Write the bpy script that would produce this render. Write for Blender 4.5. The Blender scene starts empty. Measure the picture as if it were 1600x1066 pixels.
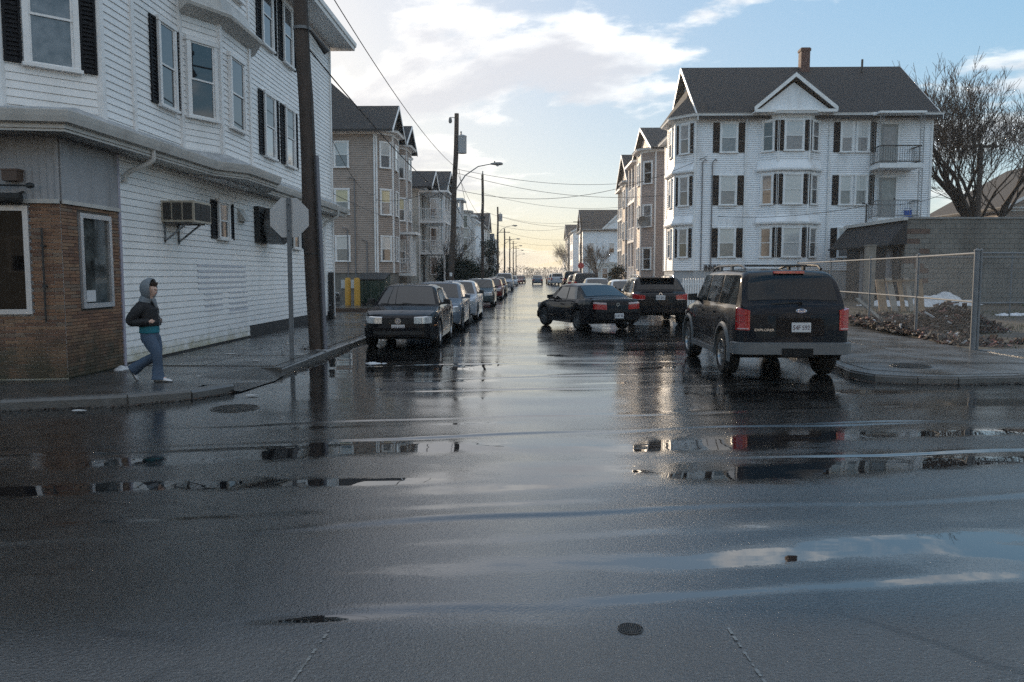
import bpy, bmesh, math, random
from mathutils import Vector, Matrix, noise
R = math.radians
rnd = random.Random(7)
sc = bpy.context.scene
C = sc.collection

# ------------------------------------------------------------------ camera
F_PX, HORIZON = 1244.0, 428.0
PITCH = math.atan((533 - HORIZON) / F_PX)
YAW = math.atan(30 / F_PX * math.cos(PITCH))
cd = bpy.data.cameras.new('camera'); cam = bpy.data.objects.new('camera', cd); C.objects.link(cam)
cd.sensor_width = 36.0; cd.lens = 36.0 * F_PX / 1600.0; cd.clip_start = 0.1; cd.clip_end = 6000
cam.location = (0, 0, 1.7); cam.rotation_euler = (R(90) - PITCH, 0, YAW)
sc.camera = cam

# ------------------------------------------------------------------ world
SKY_GAMMA, SKY_SAT, SKY_GAIN = .17, 3.9, (.885, .885, .89, 1)
SUN_EL, SUN_AZ = 15.0, -22.0          # degrees; azimuth measured from +Y (down the street), negative = left
w = bpy.data.worlds.new('World'); sc.world = w; w.use_nodes = True
nt = w.node_tree; nt.nodes.clear()
def N(t, **k):
    n = nt.nodes.new(t)
    for a, b in k.items(): setattr(n, a, b)
    return n
def LK(a, b): nt.links.new(a, b)
def MATH(op, a, b=None, c=None):
    n = N('ShaderNodeMath', operation=op)
    for i, v in enumerate((a, b, c)):
        if v is None: continue
        if isinstance(v, (int, float)): n.inputs[i].default_value = v
        else: LK(v, n.inputs[i])
    return n.outputs[0]
def RAMP(fac, stops, interp='EASE'):
    n = N('ShaderNodeValToRGB'); n.color_ramp.interpolation = interp
    els = n.color_ramp.elements
    while len(els) < len(stops): els.new(0.5)
    for e, (p, c) in zip(els, stops):
        e.position = p; e.color = (c, c, c, 1) if isinstance(c, (int, float)) else (*c, 1)
    LK(fac, n.inputs[0]); return n.outputs[0]
def MIXC(f, a, b, blend='MIX'):
    n = N('ShaderNodeMix', data_type='RGBA', blend_type=blend)
    for s, v in ((n.inputs[0], f), (n.inputs[6], a), (n.inputs[7], b)):
        if isinstance(v, (int, float)): s.default_value = v
        elif isinstance(v, tuple): s.default_value = (*v, 1)
        else: LK(v, s)
    return n.outputs[2]
sky = N('ShaderNodeTexSky'); sky.sky_type = 'NISHITA'; sky.sun_disc = False
sky.sun_elevation = R(SUN_EL); sky.sun_rotation = R(SUN_AZ); sky.altitude = 10
sky.air_density = 1.0; sky.dust_density = .7; sky.ozone_density = 3.0
tc = N('ShaderNodeTexCoord')
sep = N('ShaderNodeSeparateXYZ'); LK(tc.outputs['Generated'], sep.inputs[0])
den = MATH('ADD', MATH('MAXIMUM', sep.outputs[2], 0.0), 0.11)
cv = N('ShaderNodeCombineXYZ')
LK(MATH('DIVIDE', sep.outputs[0], den), cv.inputs[0]); LK(MATH('DIVIDE', sep.outputs[1], den), cv.inputs[1])
def cloud_noise(off, scale, detail, rough, stretch=(1, 1, 1), lac=2.0, dist=0.0):
    mp = N('ShaderNodeMapping'); mp.inputs['Location'].default_value = off; mp.inputs['Scale'].default_value = stretch
    LK(cv.outputs[0], mp.inputs[0])
    n = N('ShaderNodeTexNoise'); n.inputs['Scale'].default_value = scale; n.inputs['Detail'].default_value = detail
    n.inputs['Roughness'].default_value = rough; n.inputs['Lacunarity'].default_value = lac
    n.inputs['Distortion'].default_value = dist
    LK(mp.outputs[0], n.inputs[0]); return n.outputs['Fac']
CLOUD_OFF = (19.46, 2.64, 0.0)
dens = cloud_noise(CLOUD_OFF, 0.62, 12, 0.60, (1.0, 1.0, 1), dist=0.25)
cover = RAMP(dens, [(0.505, 0.0), (0.56, 0.85), (0.63, 1.0)])
core = RAMP(cloud_noise((CLOUD_OFF[0] + 0.06, CLOUD_OFF[1] - 0.12, 0), 0.62, 9, 0.58, dist=0.25), [(0.50, 0.0), (0.60, 1.0)])
# air near the horizon is thick: everything melts into the warm band the low sun makes
low = RAMP(sep.outputs[2], [(0.0, 1.0), (0.10, 0.55), (0.30, 0.0)])
sgain = N('ShaderNodeMix', data_type='RGBA', blend_type='MULTIPLY'); sgain.inputs[0].default_value = 1.0
# gamma evens out the sky: its range is compressed alike in every direction
gm = N('ShaderNodeGamma'); gm.inputs[1].default_value = SKY_GAMMA; LK(sky.outputs[0], gm.inputs[0])
hs = N('ShaderNodeHueSaturation'); hs.inputs['Saturation'].default_value = SKY_SAT; LK(gm.outputs[0], hs.inputs['Color'])
LK(hs.outputs[0], sgain.inputs[6]); sgain.inputs[7].default_value = SKY_GAIN
lit = MIXC(0.72, sgain.outputs[2], (2.2, 2.12, 2.0))
shade = MIXC(0.9, sgain.outputs[2], (.98, 1.0, 1.09))
ccol = MIXC(MATH('MULTIPLY', core, 0.85), lit, shade)
cfac = MATH('MULTIPLY', cover, MATH('SUBTRACT', 1.0, MATH('MULTIPLY', low, 0.55)))
out = MIXC(cfac, sgain.outputs[2], ccol)
bg = N('ShaderNodeBackground'); bg.inputs['Strength'].default_value = 0.13
LK(out, bg.inputs[0])
wo = N('ShaderNodeOutputWorld'); LK(bg.outputs[0], wo.inputs[0])

# ------------------------------------------------------------------ sun (low, veiled by thin cloud ahead left)
sl = bpy.data.lights.new('sun', 'SUN'); sl.energy = 0.9; sl.angle = R(6); sl.color = (1.0, 0.80, 0.58)
so = bpy.data.objects.new('sun', sl); C.objects.link(so)
sd = Vector((math.sin(R(SUN_AZ)) * math.cos(R(SUN_EL)), math.cos(R(SUN_AZ)) * math.cos(R(SUN_EL)), math.sin(R(SUN_EL))))
so.rotation_euler = sd.to_track_quat('Z', 'Y').to_euler(); so.location = sd * 50
sc.view_settings.view_transform = 'Standard'; sc.view_settings.look = 'None'
sc.view_settings.exposure = 2.42; sc.view_settings.gamma = 1.0; sc.view_settings.use_curve_mapping = False
sc.render.engine = 'CYCLES'; sc.cycles.use_denoising = False; sc.cycles.sample_clamp_indirect = 2.0; sc.cycles.use_adaptive_sampling = False
sc.cycles.max_bounces = 5; sc.cycles.transparent_max_bounces = 6; sc.cycles.caustics_reflective = False; sc.cycles.caustics_refractive = False

# ------------------------------------------------------------------ materials
MATS = {}
def mat(name, col, rough=0.6, metal=0.0, var=0.12, scale=6.0, bump=0.0, bscale=60.0, ior=1.5, coat=0.0,
        stain=None, stain_scale=1.2, stain_amt=0.5, stain_stretch=(1, 1, 1), stain_lo=0.52, stain_hi=0.72, world=False, rvar=0.1, trans=0.0, low_stain=None, spec=.5, coat_ior=1.5):
    if name in MATS: return MATS[name]
    m = bpy.data.materials.new(name); m.use_nodes = True; MATS[name] = m
    t = m.node_tree; b = t.nodes['Principled BSDF']
    b.inputs['Metallic'].default_value = metal; b.inputs['IOR'].default_value = ior
    b.inputs['Specular IOR Level'].default_value = spec
    if coat: b.inputs['Coat Weight'].default_value = coat; b.inputs['Coat Roughness'].default_value = 0.04; b.inputs['Coat IOR'].default_value = coat_ior
    def n(tp, **k):
        x = t.nodes.new(tp)
        for a, c in k.items(): setattr(x, a, c)
        return x
    if world:
        src = n('ShaderNodeNewGeometry').outputs['Position']
    else:
        src = n('ShaderNodeTexCoord').outputs['Object']
    nz = n('ShaderNodeTexNoise'); nz.inputs['Scale'].default_value = scale; nz.inputs['Detail'].default_value = 5
    t.links.new(src, nz.inputs[0])
    mr = n('ShaderNodeMapRange'); mr.inputs[1].default_value = 0.25; mr.inputs[2].default_value = 0.75
    mr.inputs[3].default_value = 1 - var; mr.inputs[4].default_value = 1 + var
    t.links.new(nz.outputs[0], mr.inputs[0])
    mul = n('ShaderNodeVectorMath', operation='SCALE'); mul.inputs[0].default_value = col
    t.links.new(mr.outputs[0], mul.inputs['Scale'])
    colout = mul.outputs[0]
    def over(colin, fac, c):
        mx = n('ShaderNodeMix', data_type='RGBA'); t.links.new(fac, mx.inputs[0]); t.links.new(colin, mx.inputs[6]); mx.inputs[7].default_value = (*c, 1)
        return mx.outputs[2]
    if stain:
        mp = n('ShaderNodeMapping'); mp.inputs['Scale'].default_value = stain_stretch; t.links.new(src, mp.inputs[0])
        n2 = n('ShaderNodeTexNoise'); n2.inputs['Scale'].default_value = stain_scale; n2.inputs['Detail'].default_value = 6; n2.inputs['Roughness'].default_value = 0.65
        t.links.new(mp.outputs[0], n2.inputs[0])
        m2 = n('ShaderNodeMapRange'); m2.inputs[1].default_value = stain_lo; m2.inputs[2].default_value = stain_hi; m2.inputs[4].default_value = stain_amt
        t.links.new(n2.outputs[0], m2.inputs[0])
        colout = over(colout, m2.outputs[0], stain)
    if low_stain:   # splash-back dirt and moss along the foot of a wall: (colour, z_top)
        c, zt = low_stain
        sp = n('ShaderNodeSeparateXYZ'); t.links.new(n('ShaderNodeNewGeometry').outputs['Position'], sp.inputs[0])
        n3 = n('ShaderNodeTexNoise'); n3.inputs['Scale'].default_value = 2.6; n3.inputs['Detail'].default_value = 7; n3.inputs['Roughness'].default_value = .7
        t.links.new(n('ShaderNodeNewGeometry').outputs['Position'], n3.inputs[0])
        a = n('ShaderNodeMath', operation='MULTIPLY_ADD'); t.links.new(n3.outputs[0], a.inputs[0]); a.inputs[1].default_value = -zt * 1.6; t.links.new(sp.outputs[2], a.inputs[2])
        m3 = n('ShaderNodeMapRange'); m3.inputs[1].default_value = -0.05 * zt; m3.inputs[2].default_value = -.62 * zt; m3.inputs[4].default_value = 0.85
        t.links.new(a.outputs[0], m3.inputs[0]); colout = over(colout, m3.outputs[0], c)
    t.links.new(colout, b.inputs['Base Color'])
    rr = n('ShaderNodeMapRange'); rr.inputs[1].default_value = 0.3; rr.inputs[2].default_value = 0.7
    rr.inputs[3].default_value = max(0.01, rough * (1 - rvar)); rr.inputs[4].default_value = min(1, rough * (1 + rvar))
    t.links.new(nz.outputs[0], rr.inputs[0]); t.links.new(rr.outputs[0], b.inputs['Roughness'])
    if bump:
        nb = n('ShaderNodeTexNoise'); nb.inputs['Scale'].default_value = bscale; nb.inputs['Detail'].default_value = 4
        t.links.new(src, nb.inputs[0])
        bp = n('ShaderNodeBump'); bp.inputs['Strength'].default_value = bump; bp.inputs['Distance'].default_value = 0.02
        t.links.new(nb.outputs[0], bp.inputs['Height']); t.links.new(bp.outputs[0], b.inputs['Normal'])
    if trans: b.inputs['Transmission Weight'].default_value = trans
    return m

SIDING = mat('white_vinyl_siding', (.84, .83, .82), .45, var=.05, scale=1.5, stain=(.52, .50, .46), stain_scale=1.1, stain_amt=.35, stain_stretch=(1, 1, .35), world=True, low_stain=((.36, .33, .20), .55))
SIDING_R = mat('pale_vinyl_siding', (.84, .845, .86), .45, var=.05, scale=1.5, stain=(.50, .48, .46), stain_scale=1.0, stain_amt=.6, stain_stretch=(1, 1, .3), world=True)
TRIM = mat('white_trim_paint', (.80, .79, .78), .45, var=.07, scale=3, stain=(.42, .40, .37), stain_scale=2.2, stain_amt=.35, world=True)
TRIM_G = mat('grey_trim_paint', (.54, .52, .49), .5, var=.12, scale=3, stain=(.28, .26, .23), stain_scale=1.6, stain_amt=.5, world=True)
TAN = mat('tan_shingle_siding', (.36, .29, .245), .7, var=.14, scale=4, stain=(.22, .17, .14), stain_amt=.35, world=True)
TAN_R = mat('pinkish_tan_siding', (.40, .31, .27), .65, var=.1, scale=3, world=True)
CREAM = mat('weathered_cream_siding', (.52, .51, .47), .65, var=.14, scale=2, stain=(.27, .26, .23), stain_amt=.6, world=True)
GREYS = mat('grey_green_siding', (.36, .37, .35), .65, var=.12, scale=2, stain=(.24, .24, .22), stain_amt=.5, world=True)
ROOF = mat('asphalt_shingle', (.026, .026, .028), .85, var=.45, scale=5, bump=.5, bscale=35, world=True)
ROOF_B = mat('brown_asphalt_shingle', (.040, .036, .034), .85, var=.4, scale=5, bump=.5, bscale=35, world=True)
SHUT = mat('black_shutter_vinyl', (.009, .009, .011), .6, var=.2, spec=.2)
GLASS = mat('window_glass', (.020, .022, .025), .03, var=.5, scale=1.1, ior=1.9, rvar=.4)
SHADE = mat('window_with_roller_shade', (.50, .50, .49), .12, var=.06, scale=2, coat=1.0)
SHADE_Y = mat('window_with_yellowed_shade', (.50, .44, .26), .12, var=.06, scale=2, coat=1.0)
CURT = mat('window_with_net_curtain', (.17, .17, .175), .1, var=.45, scale=7, coat=1.0)
STONE = mat('rubble_stone', (.17, .155, .135), .8, var=.35, scale=2.2, bump=.6, bscale=6, world=True)
FOUND = mat('painted_foundation', (.40, .41, .42), .8, var=.12, scale=2, bump=.2, world=True)
DARKF = mat('dark_foundation', (.045, .043, .042), .8, var=.2, world=True)
WOODP = mat('creosoted_pole_wood', (.055, .040, .032), .75, var=.4, scale=3, stain=(.12, .095, .075), stain_scale=3, stain_stretch=(6, 6, .25), stain_amt=.6, bump=.5, bscale=30, world=True)
WOOD = mat('raw_lumber', (.25, .17, .105), .75, var=.3, scale=4, world=True)
WOODG = mat('grey_lumber', (.24, .215, .185), .8, var=.3, scale=4, world=True)
GALV = mat('galvanised_steel', (.20, .21, .22), .8, metal=.3, var=.2, scale=8, world=True)
SIGNB = mat('bare_aluminium_sheet', (.50, .50, .50), .55, metal=.2, var=.06, scale=4)
IRON = mat('black_wrought_iron', (.02, .02, .02), .5, var=.2)
IRONW = mat('worn_iron_lattice', (.20, .20, .20), .5, var=.3)
CABLE = mat('black_cable', (.012, .012, .013), .5, var=.1)
BRICKM = [mat('roman_brick_%s' % n, c, .7, var=.2, scale=9, bump=.35, bscale=50, world=True, low_stain=((.030, .033, .018), 1.25)) for n, c in
          (('orange', (.225, .118, .068)), ('tan', (.25, .145, .085)), ('brown', (.155, .080, .050)), ('ash', (.19, .13, .092)))]
MORTAR = mat('mortar', (.085, .070, .058), .9, var=.25, bump=.3, world=True, low_stain=((.050, .052, .03), .95))
CHIM = mat('chimney_brick', (.11, .055, .045), .8, var=.3, scale=8, bump=.4, world=True)
PANELG = mat('grey_stucco_panel', (.33, .33, .34), .6, var=.1, scale=2, stain=(.13, .12, .115), stain_scale=1.5, stain_amt=.7, stain_stretch=(1, 1, .3), world=True)
CONC = mat('concrete_kerb', (.10, .10, .098), .35, var=.25, scale=5, bump=.35, bscale=50, world=True, rvar=.5)
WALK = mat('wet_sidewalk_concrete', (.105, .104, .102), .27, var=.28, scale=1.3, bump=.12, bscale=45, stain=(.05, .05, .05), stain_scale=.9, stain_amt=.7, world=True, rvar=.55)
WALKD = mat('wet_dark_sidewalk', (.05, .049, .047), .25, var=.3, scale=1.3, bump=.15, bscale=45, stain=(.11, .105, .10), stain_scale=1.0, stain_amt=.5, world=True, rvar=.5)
EARTH = mat('damp_earth', (.085, .068, .050), .85, var=.45, scale=2, bump=.6, bscale=20, stain=(.07, .08, .035), stain_scale=.8, stain_amt=.75, world=True)
SNOW = mat('old_snow', (.58, .59, .61), .6, var=.2, scale=9, bump=.5, bscale=18, stain=(.42, .42, .42), stain_scale=5, stain_amt=.6)
BLOCK = mat('concrete_block', (.20, .187, .168), .85, var=.22, scale=1.6, bump=.3, bscale=40, stain=(.085, .077, .068), stain_scale=.7, stain_amt=.75, stain_stretch=(1, 1, .6), stain_lo=.45, stain_hi=.7, world=True)
BLOCK2 = mat('reddish_block', (.13, .085, .068), .85, var=.3, scale=3, bump=.3, bscale=40, world=True)
BARK = mat('bark', (.065, .050, .042), .9, var=.35, scale=5, world=True)
BARKL = mat('pale_bark', (.12, .10, .085), .9, var=.3, scale=5, world=True)
LEAFD = mat('evergreen_foliage', (.020, .028, .016), .8, var=.5, scale=3, world=True, spec=.2)
TWIG = mat('distant_bare_wood', (.085, .072, .062), .9, var=.4, scale=.4, world=True)
DUMP = mat('dumpster_green_paint', (.018, .040, .030), .5, var=.3, scale=3)
YEL = mat('yellow_bollard_paint', (.42, .24, .03), .55, var=.2, scale=8, stain=(.16, .10, .03), stain_amt=.5)
BLUEP = mat('blue_plastic', (.02, .10, .42), .4)
REDP = mat('red_sign_sheet', (.45, .03, .03), .4)
# vehicle materials
def paint(name, c, metal=0.0): return mat('paint_' + name, c, .5, metal=metal, var=.05, scale=2, coat=.7, rvar=.3, spec=.06, coat_ior=1.27)
P_BLACK = paint('black', (.008, .008, .010)); P_NAVY = paint('black_blue', (.010, .012, .017))
P_SILVER = paint('silver', (.36, .38, .41), .4); P_BLUE = paint('slate_blue', (.13, .155, .19), .3)
P_GREEN = paint('grey_green', (.055, .07, .075), .3); P_RED = paint('maroon', (.11, .018, .018))
P_WHITE = paint('white', (.62, .63, .64)); P_DARK = paint('charcoal', (.03, .03, .035)); P_BEIGE = paint('beige', (.32, .29, .24), .3)
P_BRICK = paint('brick_red', (.22, .06, .045))
TYRE = mat('tyre_rubber', (.012, .012, .012), .8, var=.2, scale=20)
RIM = mat('alloy_rim', (.42, .43, .44), .3, metal=.9, var=.1)
AUTOGL = mat('clear_car_glass', (.020, .024, .026), .025, var=.3, scale=1.5, ior=1.65, rvar=.2)
AUTOG = mat('car_glass', (.008, .009, .010), .025, var=.2, ior=1.42, rvar=.2)
PLAST = mat('black_trim_plastic', (.018, .018, .018), .6, var=.2)
UNDER = mat('underbody', (.006, .006, .006), .9)
GREYPL = mat('grey_bumper_plastic', (.13, .135, .14), .5, var=.1)
LAMPC = mat('clear_lamp_lens', (.62, .64, .66), .08, var=.35, scale=26, coat=1.0, metal=.4)
LAMPR = mat('red_lamp_lens', (.42, .012, .014), .12, var=.3, scale=18, coat=1.0)
LAMPW = mat('pale_lamp_lens', (.55, .42, .42), .12, var=.2, scale=18, coat=1.0)
CHROME = mat('chrome', (.62, .63, .64), .12, metal=1.0)
PLATE = mat('plate_white', (.62, .62, .63), .4, var=.04)
PTXT = mat('plate_red_lettering', (.22, .035, .04), .5); PTXTD = mat('plate_dark_lettering', (.10, .06, .08), .5)
VWB = mat('emblem_blue', (.06, .13, .30), .2, coat=1)

# ------------------------------------------------------------------ mesh helpers
class MB:
    def __init__(s): s.v = []; s.f = []; s.m = []
    def add(s, vs, fs, mi=0):
        o = len(s.v); s.v += [tuple(v) for v in vs]
        for f in fs: s.f.append(tuple(i + o for i in f)); s.m.append(mi)
        return s
    def box(s, x0, y0, z0, x1, y1, z1, mi=0):
        return s.add([(x0, y0, z0), (x1, y0, z0), (x1, y1, z0), (x0, y1, z0), (x0, y0, z1), (x1, y0, z1), (x1, y1, z1), (x0, y1, z1)],
                     [(0, 3, 2, 1), (4, 5, 6, 7), (0, 1, 5, 4), (1, 2, 6, 5), (2, 3, 7, 6), (3, 0, 4, 7)], mi)
    def obox(s, p0, p1, t0, t1, z0, z1, mi=0):
        """box along the plan segment p0-p1; t0..t1 = offset to the right of the direction (outward for CCW outlines)"""
        d = Vector((p1[0] - p0[0], p1[1] - p0[1])).normalized(); n = Vector((d.y, -d.x))
        q = [Vector(p0[:2]) + n * t0, Vector(p1[:2]) + n * t0, Vector(p1[:2]) + n * t1, Vector(p0[:2]) + n * t1]
        return s.prism([tuple(a) for a in q][::-1], z0, z1, mi)
    def prism(s, poly, z0, z1, mi=0):
        n = len(poly); vs = [(x, y, z0) for x, y in poly] + [(x, y, z1) for x, y in poly]
        fs = [tuple(range(n))[::-1], tuple(range(n, 2 * n))] + [(i, (i + 1) % n, n + (i + 1) % n, n + i) for i in range(n)]
        return s.add(vs, fs, mi)
    def quad(s, a, b, c, d, mi=0): return s.add([a, b, c, d], [(0, 1, 2, 3)], mi)
    def beam(s, a, b, wx, wz=None, mi=0):
        a, b = Vector(a), Vector(b); d = (b - a).normalized(); wz = wz or wx
        u = d.cross(Vector((0, 0, 1)));
        if u.length < 1e-3: u = Vector((1, 0, 0))
        u.normalize(); v = u.cross(d).normalized(); u = u * wx / 2; v = v * wz / 2
        vs = [a - u - v, a + u - v, a + u + v, a - u + v, b - u - v, b + u - v, b + u + v, b - u + v]
        return s.add(vs, [(0, 1, 2, 3), (7, 6, 5, 4), (0, 4, 5, 1), (1, 5, 6, 2), (2, 6, 7, 3), (3, 7, 4, 0)], mi)
    def tube(s, pts, r, n=8, cap=True, mi=0):
        pts = [Vector(p) for p in pts]; k = len(pts); rs = r if isinstance(r, (list, tuple)) else [r] * k
        o = len(s.v); ref = None
        for i, p in enumerate(pts):
            d = (pts[min(i + 1, k - 1)] - pts[max(i - 1, 0)]).normalized()
            if ref is None:
                ref = d.cross(Vector((0, 0, 1)))
                if ref.length < 0.05: ref = d.cross(Vector((1, 0, 0)))
            u = (ref - d * ref.dot(d)).normalized(); ref = u; v = d.cross(u)
            for j in range(n):
                a = 2 * math.pi * j / n; q = p + (u * math.cos(a) + v * math.sin(a)) * rs[i]; s.v.append(tuple(q))
        for i in range(k - 1):
            for j in range(n):
                s.f.append((o + i * n + j, o + i * n + (j + 1) % n, o + (i + 1) * n + (j + 1) % n, o + (i + 1) * n + j)); s.m.append(mi)
        if cap:
            s.f.append(tuple(o + j for j in range(n))[::-1]); s.m.append(mi)
            s.f.append(tuple(o + (k - 1) * n + j for j in range(n))); s.m.append(mi)
        return s
    def lathe(s, prof, n=20, c=(0, 0, 0), axis='z', mi=0):
        o = len(s.v)
        for (r, h) in prof:
            for j in range(n):
                a = 2 * math.pi * j / n; x, y = r * math.cos(a), r * math.sin(a)
                q = (x, y, h) if axis == 'z' else ((x, h, y) if axis == 'y' else (h, x, y))
                s.v.append((c[0] + q[0], c[1] + q[1], c[2] + q[2]))
        for i in range(len(prof) - 1):
            for j in range(n):
                s.f.append((o + i * n + j, o + i * n + (j + 1) % n, o + (i + 1) * n + (j + 1) % n, o + (i + 1) * n + j)); s.m.append(mi)
        return s
    def mesh(s, name, mats, smooth=False, off=(0, 0, 0), sharp=40):
        me = bpy.data.meshes.new(name)
        me.from_pydata([(a - off[0], b - off[1], c - off[2]) for a, b, c in s.v], [], s.f)
        for m in (mats if isinstance(mats, (list, tuple)) else [mats]): me.materials.append(m)
        if any(s.m): me.polygons.foreach_set('material_index', s.m)
        if smooth:
            me.polygons.foreach_set('use_smooth', [True] * len(me.polygons))
            if sharp: me.set_sharp_from_angle(angle=R(sharp))
        me.update(); return me
def fixn(me):
    bm = bmesh.new(); bm.from_mesh(me); bmesh.ops.recalc_face_normals(bm, faces=bm.faces); bm.to_mesh(me); bm.free()
def woff(p):
    v = Vector((0, 0, 0))
    while p is not None: v += p.location; p = p.parent
    return v
def link(name, me, parent=None, loc=(0, 0, 0), rz=0.0):
    o = bpy.data.objects.new(name, me); C.objects.link(o); o.location = loc; o.rotation_euler = (0, 0, rz)
    if parent: o.parent = parent
    return o
def mk(name, mb, m, parent=None, smooth=False, sharp=40, local=False, fix=True):
    """mesh object from world-space geometry; its parent (if any) only translates"""
    off = (0, 0, 0) if (parent is None or local) else woff(parent)
    me = mb.mesh(name, m, smooth, off, sharp)
    if fix: fixn(me)
    return link(name, me, parent)
def tag(o, label, cat, group=None):
    o['label'] = label; o['category'] = cat
    if group: o['group'] = group
    return o
def thing(name, label, cat, loc, group=None, rz=0.0):
    o = bpy.data.objects.new(name, None); C.objects.link(o); o.location = loc; o.rotation_euler = (0, 0, rz); o.empty_display_size = .2
    return tag(o, label, cat, group)
def struct(o): o['kind'] = 'structure'; return o
def stuff(o): o['kind'] = 'stuff'; return o
def text_mesh(s, size, m, depth=.002, sx=1.0):
    cu = bpy.data.curves.new('t', 'FONT'); cu.body = s; cu.size = size; cu.align_x = 'CENTER'; cu.align_y = 'CENTER'; cu.extrude = depth
    o = bpy.data.objects.new('t', cu); C.objects.link(o)
    dg = bpy.context.evaluated_depsgraph_get(); me = bpy.data.meshes.new_from_object(o.evaluated_get(dg))
    bpy.data.objects.remove(o); me.materials.clear(); me.materials.append(m)
    for v in me.vertices: v.co.x *= sx
    return me
# ------------------------------------------------------------------ ground, road, pavements
def wet_road_material():
    m = bpy.data.materials.new('wet_asphalt'); m.use_nodes = True; t = m.node_tree; b = t.nodes['Principled BSDF']
    def n(tp, **k):
        x = t.nodes.new(tp)
        for a, c in k.items(): setattr(x, a, c)
        return x
    L = t.links.new
    pos = n('ShaderNodeNewGeometry').outputs['Position']
    def nz(scale, detail=5, rough=.55, rot=0, st=(1, 1, 1), off=(0, 0, 0)):
        mp = n('ShaderNodeMapping'); mp.inputs['Rotation'].default_value = (0, 0, rot); mp.inputs['Scale'].default_value = st; mp.inputs['Location'].default_value = off
        L(pos, mp.inputs[0]); x = n('ShaderNodeTexNoise'); x.inputs['Scale'].default_value = scale; x.inputs['Detail'].default_value = detail; x.inputs['Roughness'].default_value = rough
        L(mp.outputs[0], x.inputs[0]); return x.outputs[0]
    def mr(v, a, b_, c, d):
        x = n('ShaderNodeMapRange'); x.interpolation_type = 'SMOOTHSTEP'
        for i, q in enumerate((a, b_, c, d)): x.inputs[1 + i].default_value = q
        L(v, x.inputs[0]); return x.outputs[0]
    def ma(op, a, c):
        x = n('ShaderNodeMath', operation=op)
        for i, v in enumerate((a, c)):
            if isinstance(v, (int, float)): x.inputs[i].default_value = v
            else: L(v, x.inputs[i])
        return x.outputs[0]
    at = n('ShaderNodeAttribute', attribute_name='puddle').outputs['Fac']
    dry = n('ShaderNodeAttribute', attribute_name='dry').outputs['Fac']
    brk = nz(1.5, 8, .62, rot=-R(10), st=(.38, 1, 1))            # puddle outlines, drawn out along the cross street
    fine = nz(7.0, 6, .65, rot=-R(10), st=(.3, 1, 1))
    field = ma('ADD', at, ma('ADD', ma('MULTIPLY', ma('SUBTRACT', brk, .5), 1.5), ma('MULTIPLY', ma('SUBTRACT', fine, .5), .85)))
    grain = nz(52, 3, .8); grit = nz(38, 4, .7)
    field = ma('ADD', field, ma('MULTIPLY', ma('SUBTRACT', grain, .5), .55))
    pud = mr(field, .49, .60, 0, 1)
    film = mr(field, -.15, .50, 0, 1)
    big = nz(.35, 4, .6, rot=-R(10), st=(.5, 1, 1), off=(3, 7, 0))
    patch = nz(2.2, 6, .7)
    # colour: dark bitumen with paler aggregate where it has drained
    c1 = n('ShaderNodeMix', data_type='RGBA'); c1.inputs[6].default_value = (.006, .006, .006, 1); c1.inputs[7].default_value = (.034, .032, .030, 1)
    L(mr(grain, .5, .72, 0, 1), c1.inputs[0])
    c2 = n('ShaderNodeMix', data_type='RGBA'); L(ma('MULTIPLY', ma('ADD', mr(patch, .4, .7, 0, .5), dry), .7), c2.inputs[0]); L(c1.outputs[2], c2.inputs[6]); c2.inputs[7].default_value = (.046, .043, .040, 1)
    spk = mr(nz(75, 2, .6, off=(4, 4, 0)), .60, .68, 0, 1)
    sp = n('ShaderNodeMix', data_type='RGBA'); L(ma('MULTIPLY', spk, ma('ADD', ma('MULTIPLY', dry, .45), .35)), sp.inputs[0]); L(c2.outputs[2], sp.inputs[6]); sp.inputs[7].default_value = (.16, .155, .145, 1); c2 = sp
    wv = n('ShaderNodeMix', data_type='VECTOR'); wv.inputs[0].default_value = .22; L(pos, wv.inputs[4]); wn = n('ShaderNodeTexNoise'); wn.inputs['Scale'].default_value = 1.3; wn.inputs['Detail'].default_value = 5; L(pos, wn.inputs[0]); L(wn.outputs['Color'], wv.inputs[5])
    vo = n('ShaderNodeTexVoronoi', feature='DISTANCE_TO_EDGE'); vo.inputs['Scale'].default_value = .55; L(wv.outputs[1], vo.inputs[0])
    net = mr(vo.outputs['Distance'], .006, .018, 1, 0); net = ma('MULTIPLY', net, mr(nz(.5, 3, .6, off=(1, 5, 0)), .42, .52, 0, 1))
    ck = n('ShaderNodeAttribute', attribute_name='crack').outputs['Fac']
    ckm = mr(ma('ADD', ck, ma('MULTIPLY', ma('SUBTRACT', fine, .5), .8)), .35, .6, 0, 1)
    ckm = ma('MAXIMUM', ckm, net)
    cc = n('ShaderNodeMix', data_type='RGBA'); L(ckm, cc.inputs[0]); L(c2.outputs[2], cc.inputs[6]); cc.inputs[7].default_value = (.006, .006, .006, 1); c2 = cc
    c3 = n('ShaderNodeMix', data_type='RGBA'); L(pud, c3.inputs[0]); L(c2.outputs[2], c3.inputs[6]); c3.inputs[7].default_value = (.009, .009, .010, 1)
    L(c3.outputs[2], b.inputs['Base Color'])
    r0 = ma('ADD', ma('ADD', mr(big, .35, .68, .08, .17), ma('MULTIPLY', mr(patch, .35, .7, 0, 1), .05)), ma('MULTIPLY', dry, .12))
    rf = n('ShaderNodeMix', data_type='FLOAT'); L(film, rf.inputs[0]); L(r0, rf.inputs[2]); rf.inputs[3].default_value = .035
    rp = n('ShaderNodeMix', data_type='FLOAT'); L(pud, rp.inputs[0]); L(rf.outputs[0], rp.inputs[2]); rp.inputs[3].default_value = .012
    L(rp.outputs[0], b.inputs['Roughness']); b.inputs['IOR'].default_value = 2.15
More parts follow.
